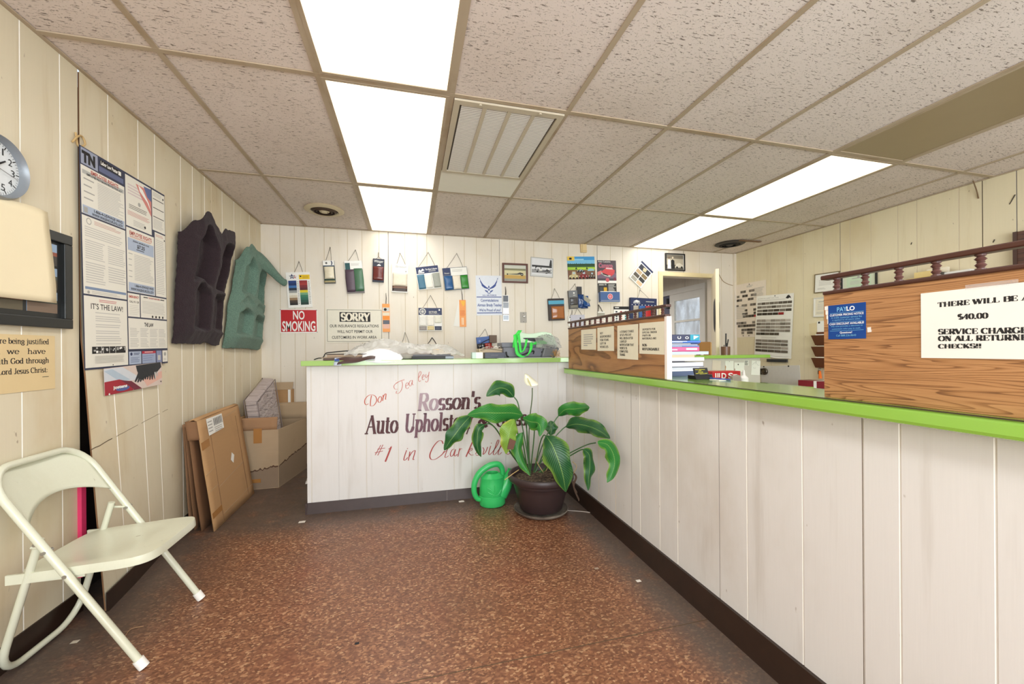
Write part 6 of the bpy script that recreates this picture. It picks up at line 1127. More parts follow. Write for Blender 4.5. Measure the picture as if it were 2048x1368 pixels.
b = MB(); b.grid(3, 6, lambda u, v: Vector((-.512 + .05 * u, 3.098 - .13 * v, ZT + .018 - .052 * max(0, v - .75) * 4)) - o_, col((196, 206, 222), .5)); b.box((-.505, 2.962, ZT - .006), (-.475, 2.966, ZT + .010), col((40, 70, 140), .5), Matrix.Translation(-o_)); b.build('label', t, solid=.001)
bx('binder', 'black binder lying flat on the right of the plastic wrapped pile', 'binder', (.02, 3.06, ZT), (.33, 3.30, ZT + .022), M['black'], [('end_label', (.27, 3.055, ZT + .002), (.332, 3.061, ZT + .02), col((120, 128, 138), .3)), ('pages', (.03, 3.07, ZT + .022), (.31, 3.29, ZT + .034), col((90, 90, 96), .5))], rz=-4)
bx('foam_block', 'folded grey cloth bundle inside the clear plastic on the counter', 'bundle', (-.33, 3.10, ZT), (.16, 3.30, ZT + .060), col((176, 166, 158), .8), [('upper_fold', (-.26, 3.12, ZT + .06), (.02, 3.29, ZT + .085), col((196, 190, 182), .8)), ('tan_piece', (.17, 3.08, ZT + .04), (.25, 3.2, ZT + .075), col((206, 184, 150), .8))], bevel=.02)
def pl_(u, v):
    x = -.46 + .86 * u; prof = cat([(-.46, 0, .030), (-.36, 0, .085), (-.24, 0, .128), (-.12, 0, .118), (.02, 0, .088), (.18, 0, .085), (.30, 0, .070), (.40, 0, .004)], 8)
    h = next((a.z + (c.z - a.z) * (x - a.x) / (c.x - a.x) for a, c in zip(prof, prof[1:]) if a.x <= x <= c.x), .03)
    e = math.sin(math.pi * (.12 + .76 * v)) ** .8; q_ = max(0.0, 1 - ((x + .20) / .19) ** 2); return (x, 3.035 + .31 * v + .02 * math.sin(u * 11) + .11 * q_ * (1 - v), ZT + .006 + h * (1.0 if v > .35 else (.25 + .75 * (v / .35) ** .7)) * (1 if v < .8 else 1 - (v - .8) * 3))
crumple(80, 34, pl_, M['film'], 'plastic_wrap', 'crumpled clear plastic sheet over the pile on the reception counter', 'plastic sheet', 0, .026, 11, 3)
def sh(u, v): x = -.335 + .275 * u; y = 3.12 - .150 * v + .03 * abs(u - .4); return (x + .02 * (v - .5), y, ZT + .010 + .070 * (1 - v) * (.55 + .45 * math.sin(u * 3.14)) - .034 * max(0, v - .8) * 5 * math.sin(u * 3.14) ** .5)
crumple(24, 14, sh, col((232, 232, 234), .7, 0, .02, 10), 'paper_sheet', 'white paper sheet drooping from the plastic pile over the counter edge', 'paper', .001, .003, 12, 1)
# right half of the counter
bx('small_box', 'small white and pale teal box standing at the counter front', 'box', (.462, 3.03, ZT), (.545, 3.09, ZT + .048), col((196, 214, 208), .5), [('front_label', (.492, 3.0285, ZT + .001), (.545, 3.031, ZT + .048), M['white'])], draw=lambda t, I: None, rz=0)
bx('long_box', 'long dark navy box lying next to the small white box', 'box', (.565, 3.05, ZT), (.725, 3.13, ZT + .046), col((34, 36, 54), .35), [('spine_label', (.61, 3.0485, ZT + .018), (.67, 3.0515, ZT + .030), col((84, 84, 96), .5))])
t = thing('sample_tray', 'beige tray with coiled cord behind the navy box', 'tray', (.64, 3.25, ZT)); b = MB(); b.box((-.10, -.08, 0), (.10, .06, .075), col((196, 176, 148), .7)); b.build('tray', t, bevel=.004)
b = MB(); b.tube(cat([(-.12, -.06, .05), (-.05, -.07, .085), (.05, -.06, .095), (.11, -.05, .07), (.10, -.08, .06), (-.02, -.085, .075), (-.09, -.085, .065)], 8), .004, col((150, 140, 120), .6), 6); b.build('cord', t)
b = MB(); [b.tube(cat([(-.02 + .04 * k, -.083, .088), (.0 + .04 * k, -.088, .094), (.015 + .04 * k, -.084, .086)], 4), .003, (col((150, 30, 36)), M['white'], M['steel'])[k], 6) for k in range(3)]; b.build('clip', t)
bx('wall_adapter', 'small brown box with two cords low on the back wall', 'box', (.862, 4.36, 1.215), (.945, 4.405, 1.30), col((110, 90, 76), .6), draw=lambda t, I: [(lambda b: (b.tube(cat([I @ Vector(p) for p in ((.87, 4.37, 1.26), (.74, 4.25, 1.20), (.68, 3.95, 1.13), (.665, 3.6, 1.105 + d), (.68, 3.4, 1.12))], 8), .004, col((70, 60, 54), .6), 6), b.build('cord', t)))(MB()) for d in (0, .012)])
t = thing('tool_case', 'grey plastic tool case with black strap beside the green tote', 'case', (.90, 3.22, ZT)); gc = col((112, 114, 122), .5); b = MB(); b.box((-.17, -.10, 0), (.22, .12, .085), gc); b.build('body', t, bevel=.012)
b = MB(); b.box((-.175, -.06, .085), (.12, .12, .125), gc); b.build('tray', t, bevel=.006); b = MB(); b.box((.0, -.02, .125), (.20, .12, .165), col((48, 46, 52), .45)); b.build('upper_case', t, bevel=.008)
b = MB(); b.tube(cat([(-.15, -.108, .05), (-.145, -.112, .02), (-.13, -.11, .008)], 5), .006, M['black'], 8); b.tube(cat([(-.06, -.11, .05), (-.04, -.118, .02), (.03, -.115, .04), (.08, -.112, .055), (.08, -.11, .03)], 6), .005, M['black'], 8); b.tube(cat([(.15, -.11, .05), (.17, -.118, .02), (.165, -.112, .005)], 5), .006, M['black'], 8); b.build('strap', t)
t = thing('tote_bag', 'bright green and mint white shopping tote draped over the tool case', 'bag', (.93, 3.15, ZT)); gn = col((60, 214, 78), .55, 0, .06, 20); mint = col((214, 240, 214), .6, 0, .04, 14)
b = MB(); b.grid(26, 12, lambda u, v: Vector((-.02 + .30 * u - .10 * (1 - u) * (1 - v), .02 + .07 * v + .0 * u, .125 + .088 * v - .010 * u - .035 * (1 - v) * math.sin(u * 3.14) + .010 * math.sin(u * 7 + v * 3) - (.03 if u > .9 else 0) * (u - .9) * 10)), mint); b.build('fabric_panel', t, solid=.003)
b = MB(); b.grid(5, 10, lambda u, v: Vector((-.12 + .035 * u + .06 * v * v, -.02 + .05 * v, .06 + .165 * v + .012 * math.sin(v * 3))), gn); b.grid(10, 4, lambda u, v: Vector((.04 + .14 * u, -.005, .105 + .035 * math.sin(u * 2.8) * v + .008 * u)), gn); b.build('side_gusset', t, solid=.003)
for k, (p, q) in enumerate((([(-.105, -.03, .19), (-.110, -.085, .10), (-.100, -.095, .035), (-.055, -.10, .008), (-.01, -.095, .03), (.015, -.085, .075), (.03, -.04, .125)], .014), ([(-.07, -.02, .19), (-.075, -.075, .10), (-.07, -.085, .052), (-.055, -.085, .05), (-.03, -.075, .09), (-.005, -.03, .15)], .011))):
    C_ = cat(p, 8); b = MB(); b.grid(2, len(C_) - 1, lambda u, v: C_[int(round(v * (len(C_) - 1)))] + Vector(((u - .5) * q * 2 * .9, 0, (u - .5) * q * .8)), gn); b.build('strap', t, solid=.003)
t = thing('bagged_parts', 'grey plastic parts in a clear crinkled bag next to the wood board', 'bag', (1.11, 3.14, ZT)); b = MB(); b.hexa([(-.07, -.06, 0), (.05, -.06, 0), (.06, .06, 0), (-.07, .06, 0), (-.04, -.06, .10), (.09, -.06, .075), (.09, .05, .10), (-.02, .06, .12)], col((98, 100, 102), .4)); b.build('grey_part', t, bevel=.012)
crumple(24, 18, lambda u, v: (-.09 + .21 * u, -.075 + .10 * v, .005 + .135 * math.sin(1.5 * (.1 + .9 * v)) * (.75 + .25 * math.sin(u * 3.14))), M['film_smoke'], 'bag', '', '', 0, .02, 22, 5, parent=t).location = Vector((.0, -.01, .06))
b = MB(); random.seed(3)
for k in range(70):
    p = Vector((1.125 + .06 * random.random(), 3.02 + .05 * random.random(), ZT + .004 + .05 * random.random() ** 1.5)); d = Vector((random.uniform(-1, 1), random.uniform(-.5, .5), random.uniform(-.3, .8))).normalized() * .022; q = p + d
    if q.x > 1.183: q.x = 1.183
    b.tube([p, (p + q) / 2 + Vector((0, 0, .004)), Vector((q.x, q.y, max(ZT + .002, q.z)))], .0012, col((176, 134, 84), .8), 4)
tag(b.build('dried_straw'), 'tuft of dried brown straw in the corner by the wood board', 'straw', None, 'stuff')
bx('newspaper', 'flat grey printed paper under the tool case at the counter edge', 'paper', (.66, 2.99, ZT - .0002), (1.10, 3.09, ZT + .003), col((176, 178, 180), .7), bevel=0)
# ================================================================== stack beside the far board, card holder (counter top z .990)
GS = 'magazines and papers stacked behind the far board'
random.seed(11); z = .9905
def ply(h, c, label, x0=1.222, x1=1.49, y0=1.80, y1=2.02, kind='magazine', spine=None, dx=0, rz=0):
    global z
    a, e = (x0, y0, z), (x1 + dx, y1, z + h); o = Vector(((a[0] + e[0]) / 2, (a[1] + e[1]) / 2, z)); t = thing(kind, label, kind, Matrix.Translation(o) @ Matrix.Rotation(R(rz), 4, 'Z'), GS); I = Matrix.Translation(-o)
    if kind == 'magazine' or kind == 'book':
        cm = col(c, .35); b = MB(); b.box(a, (e[0], a[1] + .004, e[2]), cm, I); b.box((a[0], a[1], a[2]), (e[0], e[1], a[2] + .0008), cm, I); b.box((a[0], a[1], e[2] - .0008), e, cm, I)
        if spine:
            for q in spine: b.box((a[0] + q[0] * (e[0] - a[0]), a[1] - .0006, a[2] + q[2] * h), (a[0] + q[1] * (e[0] - a[0]), a[1], a[2] + q[3] * h), q[4], I)
            for q in [s_ for s_ in spine if len(s_) > 5]: pass
        b.build('cover', t); b = MB(); b.box((a[0] + .002, a[1] + .004, a[2] + .0008), (e[0] - .002, e[1] - .002, e[2] - .0008), M['paper'], I); b.build('pages', t)
    else: b = MB(); b.box(a, e, col(c, .7), I); b.build('sheets', t)
    z += h + .0004; return t, I
ply(.026, (84, 96, 128), 'thick pile of papers with blue top edge at the bottom of the stack', kind='paper', dx=-.01)
ply(.007, (236, 236, 236), 'white paper packet second from the bottom of the stack', kind='paper', dx=.02, rz=3)
ply(.012, (204, 206, 214), 'pale grey paper packet third from the bottom of the stack', kind='paper', rz=-2)
ply(.005, (120, 122, 132), 'dark grey folder low in the stack beside the card holder', kind='folder', dx=.03, rz=2)
ply(.020, (228, 228, 232), 'thick white paper packet in the lower half of the stack', kind='paper', dx=.025, rz=4)
ply(.008, (62, 62, 70), 'thin black folder in the lower half of the stack', kind='folder', dx=-.09)
ply(.018, (232, 230, 230), 'white packet under the tan folder of the stack', kind='paper', dx=.03, rz=-3)
ply(.014, (222, 186, 156), 'tan folder in the middle of the stack', kind='folder', dx=-.03)
ply(.016, (190, 200, 222), 'pale blue booklet sticking out to the right above the tan folder', kind='booklet', dx=.06, rz=2)
ply(.024, (226, 96, 146), 'pink and white magazine in the upper stack', spine=[(.05, .5, .3, .5, M['white']), (.7, .95, .35, .75, M['white']), (0, 1, 0, .16, col((170, 40, 90)))])
ply(.007, (120, 150, 214), 'thin light blue magazine on top of the pink one', spine=[(.1, .6, .4, .6, M['white'])])
ply(.006, (190, 198, 220), 'thin pale lilac magazine in the upper stack', dx=-.01)
ply(.007, (52, 70, 120), 'thin navy magazine in the upper stack', spine=[(.3, .8, .3, .6, M['white'])])
ply(.012, (72, 118, 200), 'bright blue magazine second from the top of the stack', spine=[(.1, .7, .6, .8, M['white']), (.1, .6, .2, .35, M['white'])], dx=.008)
t, I = ply(.031, (48, 52, 84), 'thick navy book topmost of the stack with white spine letters and teal end', kind='book', x0=1.23, x1=1.492, spine=[(.78, 1, 0, 1, col((40, 150, 176), .35))])
for ch, x in (('E', .05), ('-', .30), ('C', .48), ('O', .66)):
    V, F = text_geo(ch, .02); b = MB(); sx, sz = (.02, .012) if ch != '-' else (.008, .003); x0 = 1.23 + .262 * x
    b.faces([I @ Vector((x0 + .022 * (1 - q[1]) if ch != '-' else x0 + .008 * q[0], 1.799, z - .024 + (.014 * q[0] if ch != '-' else .004 + .004 * q[1]))) for q in V], F, M['white']); b.build('spine_letter', t)
b = MB(); b.poly([I @ Vector(p) for p in ((1.455, 1.7990, z - .026), (1.488, 1.7990, z - .010), (1.455, 1.7990, z - .006))], M['white']); b.build('spine_mark', t)
b = MB(); b.hexa([(1.215, 1.81, z), (1.29, 1.81, z), (1.29, 1.95, z), (1.215, 1.95, z), (1.215, 1.83, z + .040), (1.235, 1.83, z + .040), (1.235, 1.93, z + .040), (1.215, 1.93, z + .040)], col((52, 52, 58), .6)); tag(b.build('black_case', bevel=.004), 'black wedge shaped case on top of the magazine stack behind the board end', 'case')
t = thing('card_holder', 'black business card holder with yellow lettered card, in front of the stack', 'card holder', (1.345, 1.615, .9905)); b = MB(); b.hexa([(-.05, -.03, 0), (.045, -.03, 0), (.045, .03, 0), (-.05, .03, 0), (-.05, -.022, .018), (.045, -.022, .018), (.045, .03, .018), (-.05, .03, .018)], col((26, 28, 34), .25)); b.box((-.05, -.022, .018), (.045, -.018, .022), col((26, 28, 34), .25)); b.build('tray', t, bevel=.001)
b = MB(); X = Matrix.Translation((-.040, -.010, .018)) @ Matrix.Rotation(R(72), 4, 'X'); b.box((0, 0, -.006), (.076, .036, .001), M['black'], X); b.build('cards', t); yl = col((222, 214, 40), .5); b = MB()
for k, (a, e, h) in enumerate(((.08, .80, .005), (.30, .5, .003), (.25, .62, .004), (.06, .92, .0045), (.3, .75, .003))): V, F = text_geo(('Auto Upholstery', 'call', 'Clarksville', 'seat covers tops', 'glass')[k], .02); b.faces([X @ Vector((.076 * (a + (e - a) * q[0]), .030 - .0064 * k - h + h * q[1], .0014)) for q in V], F, yl)
b.build('card_print', t)
bx('note_pad', 'small white slip of paper on the service counter beside the card holder', 'paper', (1.345, 1.50, .9905), (1.385, 1.56, .9925), M['white'], bevel=0)
b = MB(); b.tube([(1.372, 1.60, .9945), (1.388, 1.48, .9945)], .004, col((60, 90, 170), .3), 8); b.tube([(1.388, 1.48, .9945), (1.39, 1.465, .9945)], .002, M['steel'], 8); tag(b.build('pen'), 'blue pen lying on the service counter by the white slip', 'pen')
# ================================================================== back desk with raised lime shelf
t = thing('back_desk', 'white back desk with raised lime green shelf and pinned papers behind the service counter', 'desk', (2.9, 3.6, 0)); I = Matrix.Translation((-2.9, -3.6, 0))
b = MB(); b.box((1.95, 3.47, 1.030), (3.775, 3.80, 1.062), M['green'], I); b.build('raised_shelf', t, bevel=.002); b = MB(); b.box((1.97, 3.53, .76), (3.70, 3.56, 1.030), col((206, 198, 190), .6), I); b.box((1.97, 3.53, 0), (3.70, 3.78, .76), M['panel_white'], I); b.build('desk_back', t)
b = MB(); b.box((1.95, 2.95, .735), (3.72, 3.53, .76), M['green'], I); b.build('desk_top', t)
for x in (1.99, 3.64): b = MB(); b.box((x, 3.0, 0), (x + .05, 3.05, .735), M['panel_white'], I); b.build('leg', t)
D1 = lambda x, y: (1320 + x / 9.752, 650 + y / 9.752)
GP = 'papers pinned to the back desk'
def note(label, pts, draw=None, m=M['paper'], pin=True):
    s = paper('pinned_note', label, 'paper', 'desk', [D1(*p) for p in pts], m, .0005, .002, GP)
    if draw: draw(s)
    if pin: s.disc(.5, .08, .035, M['ink'], 8)
    s.done(); return s
note('torn beige note at the left of the pinned papers', ((1010, 690), (1180, 690), (1180, 900), (1020, 880)), None, col((222, 208, 192), .7), False)
note('white note with curled brown corner, second pinned paper from the left', ((1255, 700), (1430, 700), (1430, 885), (1280, 885)), lambda s: s.shape([(0, .45), (.12, .6), (.05, .98), (0, 1)], col((186, 140, 96))))
note('white note with black pin in the middle of the pinned papers', ((1445, 730), (1640, 730), (1640, 915), (1450, 915)), lambda s: (s.disc(.38, .22, .06, M['ink'], 8), s.shape([(0, .6), (.08, .7), (.04, 1), (0, 1)], col((150, 110, 80)))), M['paper'], False)
note('small note with printed dark lines near the right of the pinned papers', ((1640, 690), (1730, 690), (1730, 795), (1640, 795)), lambda s: s.lines(.1, .08, .95, .95, 6, col((70, 66, 64)), .5, .4), col((222, 218, 210), .7), False)
note('sheet with pencil scribbles at the right end of the pinned papers', ((1780, 690), (1950, 700), (1950, 980), (1780, 970)), lambda s: [s.pen([(s.w * a, -s.h * c) for a, c in p], .0012, .0016, M['ink']) for p in ([(.1, .3), (.3, .15), (.5, .1), (.4, .25)], [(.5, .15), (.7, .3), (.9, .32)], [(.2, .5), (.35, .55), (.5, .5)])])
bx('red_box', 'red carton with white block lettering on the back desk', 'box', (2.76, 3.16, .7605), (3.08, 3.30, .915), col((190, 28, 38), .4), draw=lambda t, I: (lambda b: ([b.box((2.79 + x, 3.1585, .86 - .0), (2.79 + x + w_, 3.16, .90), M['white'], I) for x, w_ in ((.0, .012), (.024, .010), (.042, .010))], [b.faces([I @ Vector((2.86 + .055 * q[0] + .075 * k, 3.158, .845 + .055 * q[1])) for q in text_geo(ch, .03)[0]], text_geo(ch, .03)[1], M['white']) for k, ch in enumerate(('D', 'S'))], b.box((2.995, 3.1585, .87), (3.04, 3.16, .885), M['white'], I), b.build('lettering', t)))(MB()))
b = MB(); b.lathe([(.001, 0), (.038, 0), (.040, .01), (.038, .095), (.022, .112), (.014, .118), (.012, .135), (.007, .17), (.001, .172)], M['white'], 24); tag(b.build('glue_bottle', None, Matrix.Translation((3.02, 3.06, .7605))), 'white squeeze bottle with nozzle in front of the red carton', 'bottle')
b = MB(); b.hexa([(-.05, -.02, 0), (.05, -.02, 0), (.05, .02, 0), (-.05, .02, 0), (-.045, -.015, .115), (.045, -.015, .12), (.04, .02, .13), (-.05, .02, .12)], col((150, 140, 130), .6)); tag(b.build('grey_pouch', None, Matrix.Translation((2.93, 3.06, .7605)), bevel=.01), 'grey pouch leaning next to the white squeeze bottle', 'pouch')
# on the raised shelf
bx('wood_board', 'brown wooden board standing on the raised lime shelf by the doorway', 'board', (2.90, 3.66, 1.0625), (3.175, 3.69, 1.205), col((150, 104, 54), .5, 0, .12, 8), [('side_edge', (3.175, 3.66, 1.0625), (3.19, 3.78, 1.20), col((186, 150, 100), .5))], bevel=.001)
t = thing('pen_cup', 'brown pen cup holding dark sticks on the raised lime shelf', 'cup', (3.37, 3.66, 1.0625)); b = MB(); b.lathe([(.001, 0), (.046, 0), (.047, .09), (.042, .09), (.041, .01)], col((118, 84, 68), .3), 24); b.build('cup', t)
for k, (a, c, h, r_) in enumerate(((.005, .0, .235, .007), (.02, .012, .17, .006), (-.02, .012, .11, .004))): b = MB(); b.tube([(a * .5, c * .5, .012), (a * 1.4 + (.0 if k == 0 else .02), c, h)], r_, M['black'], 8); b.build('stick', t)
b = MB(); b.tube([(3.44, 3.69, 1.065), (3.41, 3.69, 1.19)], .007, M['black'], 8); tag(b.build('black_stick'), 'black stick standing beside the brown pen cup', 'stick')
b = MB(); [b.lathe([(.001, 0), (.018, .002), (.014, .012), (.001, .014)], M['cream'], 12, (2.70 + .11 * k, 3.60 + .02 * (k % 2), 0)) for k in range(4)]; tag(b.build('shelf_trinkets', None, Matrix.Translation((0, 0, 1.0625))), 'row of tiny cream trinkets along the raised lime shelf', 'trinkets')
# ================================================================== things on the right wall
def W3(x, y): return (1450 + x / 4.56, 500 + y / 4.56)
def chips(s, rows):
    for y0, y1, x0, x1, cs in rows:
        n = len(cs); dx = (x1 - x0) / n
        for k, c in enumerate(cs):
            if c is not None: s.rect(x0 + dx * k, y0, x0 + dx * (k + .95), y1 + .004, fab(c))
random.seed(21)
def gr(n, lo=60, hi=170): return [tuple(int(v + d) for d in (8, 0, -10)) for v in [random.uniform(lo, hi) for _ in range(n)]]
t = thing('colour_chart', 'older beige carpet colour chart in the right back corner', 'colour chart', None); X, w_, h_ = place('right', W3(92, 320), W3(380, 272), W3(372, 788), W3(75, 802), off=.003); t.matrix_world = X
s = Sheet(w_, h_, .001, col((228, 216, 200), .7)); s.disc(.5, .03, .015, M['ink'], 8); s.lines(.42, .05, .62, .09, 2, M['grey_print'])
for y, x0, n in ((.13, .22, 6), (.21, .10, 7), (.28, .10, 6), (.385, .08, 7), (.48, .36, 5), (.54, .28, 6), (.59, .30, 5), (.71, .06, 7), (.765, .05, 8), (.84, .26, 5), (.895, .26, 4)): cs = gr(n, 30, 130); cs = [c if random.random() > .22 else None for c in cs]; chips(s, [(y, y + .04, x0, x0 + .09 * n, cs)])
s.rect(.66, .60, .72, .635, fab((168, 36, 40))); s.lines(.66, .12, .95, .30, 8, M['grey_print'], .3); s.lines(.08, .42, .4, .66, 8, M['soft_print'], .3)
for x in (.32, .5, .8): s.disc(x, .97, .015, M['ink'], 8)
s.build('sheet', t)
t = thing('colour_chart', 'white carpet colour chart with rows of grey chips and black horse mark', 'colour chart', None); X, w_, h_ = place('right', W3(290, 428), W3(618, 388), W3(627, 985), W3(278, 948), off=.010); t.matrix_world = X
s = Sheet(w_, h_, .001, M['paper']); s.txt('AUTOMOTIVE CARPET SELECTIONS', .04, .04, .62, .06, M['grey_print']); s.disc(.52, .02, .015, M['ink'], 8); s.shape([(.80, .07), (.84, .03), (.88, .02), (.92, .05), (.94, .08), (.90, .065), (.86, .08)], M['ink'])
for y, n, lo, hi, x1 in ((.115, 8, 60, 170, .97), (.175, 7, 70, 160, .97), (.235, 6, 50, 130, .97), (.290, 5, 20, 60, .78), (.40, 7, 120, 190, .96), (.455, 7, 90, 150, .96), (.51, 7, 110, 160, .96), (.565, 7, 90, 150, .96), (.62, 5, 30, 100, .68), (.735, 5, 100, 160, .92), (.79, 5, 60, 140, .92), (.845, 5, 90, 160, .93), (.90, 5, 40, 100, .93)): chips(s, [(y, y + .036, .04, x1, gr(n, lo, hi))])
s.rect(.64, .290, .78, .326, fab((150, 28, 34))); s.rect(.04, .08, .8, .084, M['grey_print']); s.lines(.2, .69, .7, .72, 2, M['soft_print'], .3); s.build('sheet', t)
b = MB(); b.grid(14, 3, lambda u, v: (w_ * u, -h_ - .02 * math.sin(v * 1.57) - .004 * math.sin(u * 12) * v, -.006 + .012 * v), M['paper']); b.build('curled_bottom', t)
s = paper('black_strip_holder', 'short black plastic strip below the white colour chart', 'strip', 'right', (W3(392, 992), W3(574, 998), W3(574, 1024), W3(392, 1020)), col((50, 52, 56), .4), .02); s.done(bevel=.002)
X, w_, h_ = place('right', W3(330, 1052), W3(690, 1058), W3(690, 1268), W3(330, 1268), off=.002); t = thing('metal_plate', 'pale metal access plate with lock on the right wall behind the counter', 'plate', X)
s = Sheet(w_, h_, .003, col((224, 222, 216), .35, .15)); s.build('plate', t); b = MB(); b.lathe([(.040, .003), (.042, .02), (.036, .028), (.030, .022), (.022, .022), (.020, .034), (.001, .036)], col((92, 84, 70), .35, .6), 28, (w_ * .13, -h_ * .24, 0)); b.box((-.03 + w_ * .0, -h_ * .24 - .036, .003), (w_ * .13, -h_ * .24 + .036, .012), col((72, 66, 56), .4, .5)); b.build('lock', t)
for fx in (.10, .74): b = MB(); b.lathe([(.009, .003), (.007, .007), (.001, .008)], M['ink'], 10, (w_ * fx, -h_ * .03, 0)); b.build('screw', t)
t = bx('red_binder', 'dark red binder with white stripe leaning at the right wall behind the green counter', 'binder', (4.02, 3.02, .7205), (4.18, 3.36, .790), col((128, 26, 40), .4), [('white_stripe', (4.018, 3.16, .7205), (4.182, 3.19, .7915), M['white'])])
bx('side_cabinet', 'low pale cabinet against the right wall carrying the dark red binder', 'cabinet', (3.82, 2.6, 0), (4.20, 3.40, .7195), M['panel_white'], [('door', (3.812, 2.64, .05), (3.82, 2.98, .68), M['wall_right']), ('door', (3.812, 3.02, .05), (3.82, 3.36, .68), M['wall_right']), ('handle', (3.802, 2.94, .4), (3.812, 2.96, .5), M['steel']), ('handle', (3.802, 3.04, .4), (3.812, 3.06, .5), M['steel'])])
def cert(m, paperc=M['paper'], mat_=None):
    def f(s):
        if mat_: s.rect(.06, .06, .94, .94, mat_)
        a = .16 if mat_ else .09; s.rect(a, a, 1 - a, 1 - a, paperc); s.lines(a + .15, a + .12, 1 - a - .15, a + .2, 1, M['grey_print']); s.lines(a + .1, a + .25, 1 - a - .1, 1 - a - .25, 5, M['soft_print'], .4, .3); s.disc(1 - a - .12, 1 - a - .14, .05, M['grey_print'], 12); s.disc(.5, a + .10, .04, M['grey_print'], 10); s.lines(a + .05, 1 - a - .15, .5, 1 - a - .05, 2, M['grey_print'], .3)
    return f
framed('thin framed white certificate on the right wall, farthest left of the frames', ((1629.8, 549.3), (1680.3, 541.7), (1680, 582), (1629.8, 586.6)), col((120, 104, 72), .4), 'right', cert(0), .035, .012, name='framed_certificate', catg='certificate')
framed('pale framed document under the white certificate, half behind the near board', ((1628.7, 596.5), (1672, 591), (1672, 633), (1627.6, 634)), col((214, 210, 200), .3), 'right', cert(0, col((226, 218, 196), .6)), .05, .012, name='framed_certificate', catg='certificate')
framed('black framed green mat certificate seen between the spindles of the near board', ((1684, 549), (1755, 536), (1756, 582), (1684, 590)), M['black'], 'right', cert(0, col((196, 216, 188), .6), col((206, 214, 190), .6)), .04, .016, name='framed_certificate', catg='certificate')
s = paper('wall_note', 'white slip with small black mark on the right wall beside the near board edge', 'paper', 'right', ((1633, 643), (1662, 640), (1662, 663), (1636, 664)), M['paper'], .001); s.rect(.08, .05, .22, .22, M['ink']); s.done()
s = paper('wall_note', 'blank yellowed slip on the right wall left of the white slip', 'paper', 'right', ((1618, 648), (1634, 645), (1634, 672), (1620, 673)), col((216, 200, 160), .7), .0006); s.done()
pa, pb = at(1634, 668, 'x', 4.2), at(1634, 735, 'x', 4.2)
t = thing('file_rack', 'brown three tier file rack on the right wall beside the near board edge', 'file rack', (XRW - .002, pa.y - .11, pb.z)); br = col((98, 56, 34), .4); hh = (pa.z - pb.z)
b = MB(); b.box((-.008, -.12, 0), (0, .12, hh + .02), br); b.build('back_plate', t)
for k in range(3): b = MB(); z0 = hh / 3 * k; b.hexa([(-.045, -.12, z0), (-.008, -.12, z0), (-.008, .105, z0), (-.045, .105, z0), (-.085, -.12, z0 + hh * .29), (-.008, -.12, z0 + hh * .29), (-.008, .12, z0 + hh * .29), (-.085, .12, z0 + hh * .29)], br); b.build('pocket', t); b = MB(); b.box((-.06, -.10, z0 + hh * .12), (-.012, .09, z0 + hh * .32), (M['cream'], col((206, 196, 170)), M['white'])[k]); b.build('papers', t)
kp = at(1640, 738, 'x', 4.19); t = thing('key_tag', 'bunch of dark keys with bright orange tag hanging under the file rack', 'keys', kp); b = MB(); b.tube(cat([(0, 0, .012), (-.01, .01, 0), (-.008, 0, -.02), (-.004, -.012, -.008), (0, 0, .012)], 6), .003, M['steel'], 6); b.build('ring', t); b = MB(); b.box((-.014, -.012, -.055), (-.008, .012, -.015), col((50, 44, 40), .4, .5)); b.build('keys', t); b = MB(); b.tube([(-.008, -.004, -.02), (-.012, -.012, -.10)], [.010, .016], col((232, 116, 30), .6), 8); b.build('orange_tag', t)
bx('wall_shelf', 'narrow dark shelf on the right wall hidden behind the near spindle rail', 'shelf', (3.98, 1.90, 1.600), (4.212, 2.62, 1.618), M['dark_wood'], [('bracket', (4.19, 2.0, 1.50), (4.212, 2.02, 1.60), M['dark_wood']), ('bracket', (4.19, 2.5, 1.50), (4.212, 2.52, 1.60), M['dark_wood'])])
bx('file_box', 'dark green file box on the wall shelf seen between the spindles', 'box', (4.02, 2.42, 1.6185), (4.18, 2.55, 1.690), col((64, 70, 54), .5), [('label', (4.018, 2.46, 1.65), (4.0205, 2.51, 1.675), M['soft_print'])])
bx('folder_pile', 'yellow envelopes leaning on the wall shelf seen between the spindles', 'envelopes', (4.02, 2.22, 1.6185), (4.16, 2.40, 1.70), col((196, 170, 96), .6), [('rear_envelope', (4.10, 2.24, 1.70), (4.15, 2.39, 1.755), col((222, 200, 136), .6)), ('white_envelope', (4.16, 2.21, 1.62), (4.19, 2.34, 1.775), M['cream'])], bevel=.001)
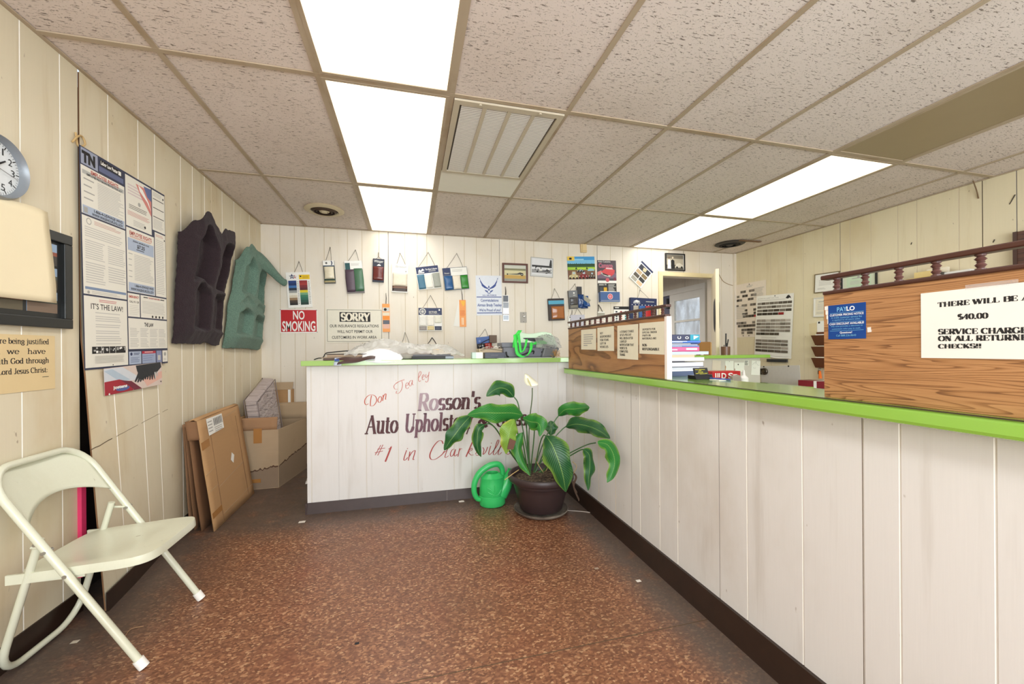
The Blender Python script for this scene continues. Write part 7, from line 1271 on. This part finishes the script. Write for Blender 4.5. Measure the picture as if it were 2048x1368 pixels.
bx('paper_pile', 'white papers against the wall on the shelf, right of the yellow envelopes', 'papers', (4.05, 2.02, 1.6185), (4.19, 2.17, 1.715), col((224, 222, 214), .7), [('dark_edge', (4.03, 2.17, 1.6185), (4.19, 2.19, 1.72), col((70, 64, 56), .6))], bevel=.001)
bx('dark_wood_board', 'dark brown wooden board on the right wall at the picture edge', 'board', (4.17, 1.45, 1.60), (4.213, 1.853, 1.945), m_oak('dark_stained_wood', (96, 62, 46), (78, 48, 36), (52, 32, 24)), [('edge_strip', (4.165, 1.835, 1.60), (4.213, 1.856, 1.947), col((70, 44, 34), .4))])
b = MB(); b.tube(cat([at(x, y, 'x', XRW - .004 - d) for x, y, d in ((1918, 358, .02), (1930, 356, .05), (1944, 359, .05), (1950, 372, .03), (1954, 384, .01), (1957, 397, .0))], 6), .004, col((110, 86, 56), .6), 8); tag(b.build('ceiling_wire'), 'short brown wire hanging from the ceiling edge onto the right wall', 'wire')
b = MB(); b.tube(cat([at(x, y, 'y', YB - .006) for x, y in ((1438, 549), (1446, 562), (1456, 568), (1466, 571))], 6), .003, col((150, 120, 76), .6), 6); tag(b.build('wall_wire'), 'thin tan wire on the back wall right of the open door', 'wire')
for k, (x, y, L_, lab) in enumerate(((2025, 399, .03, 'slanted dark nail in the upper right wall'), (1823, 487, .008, 'small nail head in the right wall above the near board'), (1988, 482, .01, 'dark nail hole high on the right wall near the brown board'))):
    p = at(x, y, 'x', XRW); b = MB(); b.tube([p + Vector((0, .5 * L_, -L_)), p + Vector((-.004, -.5 * L_, L_))], .003, col((60, 52, 44), .5), 6); tag(b.build('nail'), lab, 'nail')

# ------------------------------------------------------------------ every loose mesh gets its origin at its own base
for o in list(COL.objects):
    if o.type == 'MESH' and o.parent is None and o.get('kind') != 'structure' and o.location.length < 1e-6:
        co = [v.co for v in o.data.vertices]; c = Vector(((min(q.x for q in co) + max(q.x for q in co)) / 2, (min(q.y for q in co) + max(q.y for q in co)) / 2, min(q.z for q in co)))
        o.data.transform(Matrix.Translation(-c)); o.location = c
        for ch in o.children: ch.location = -c
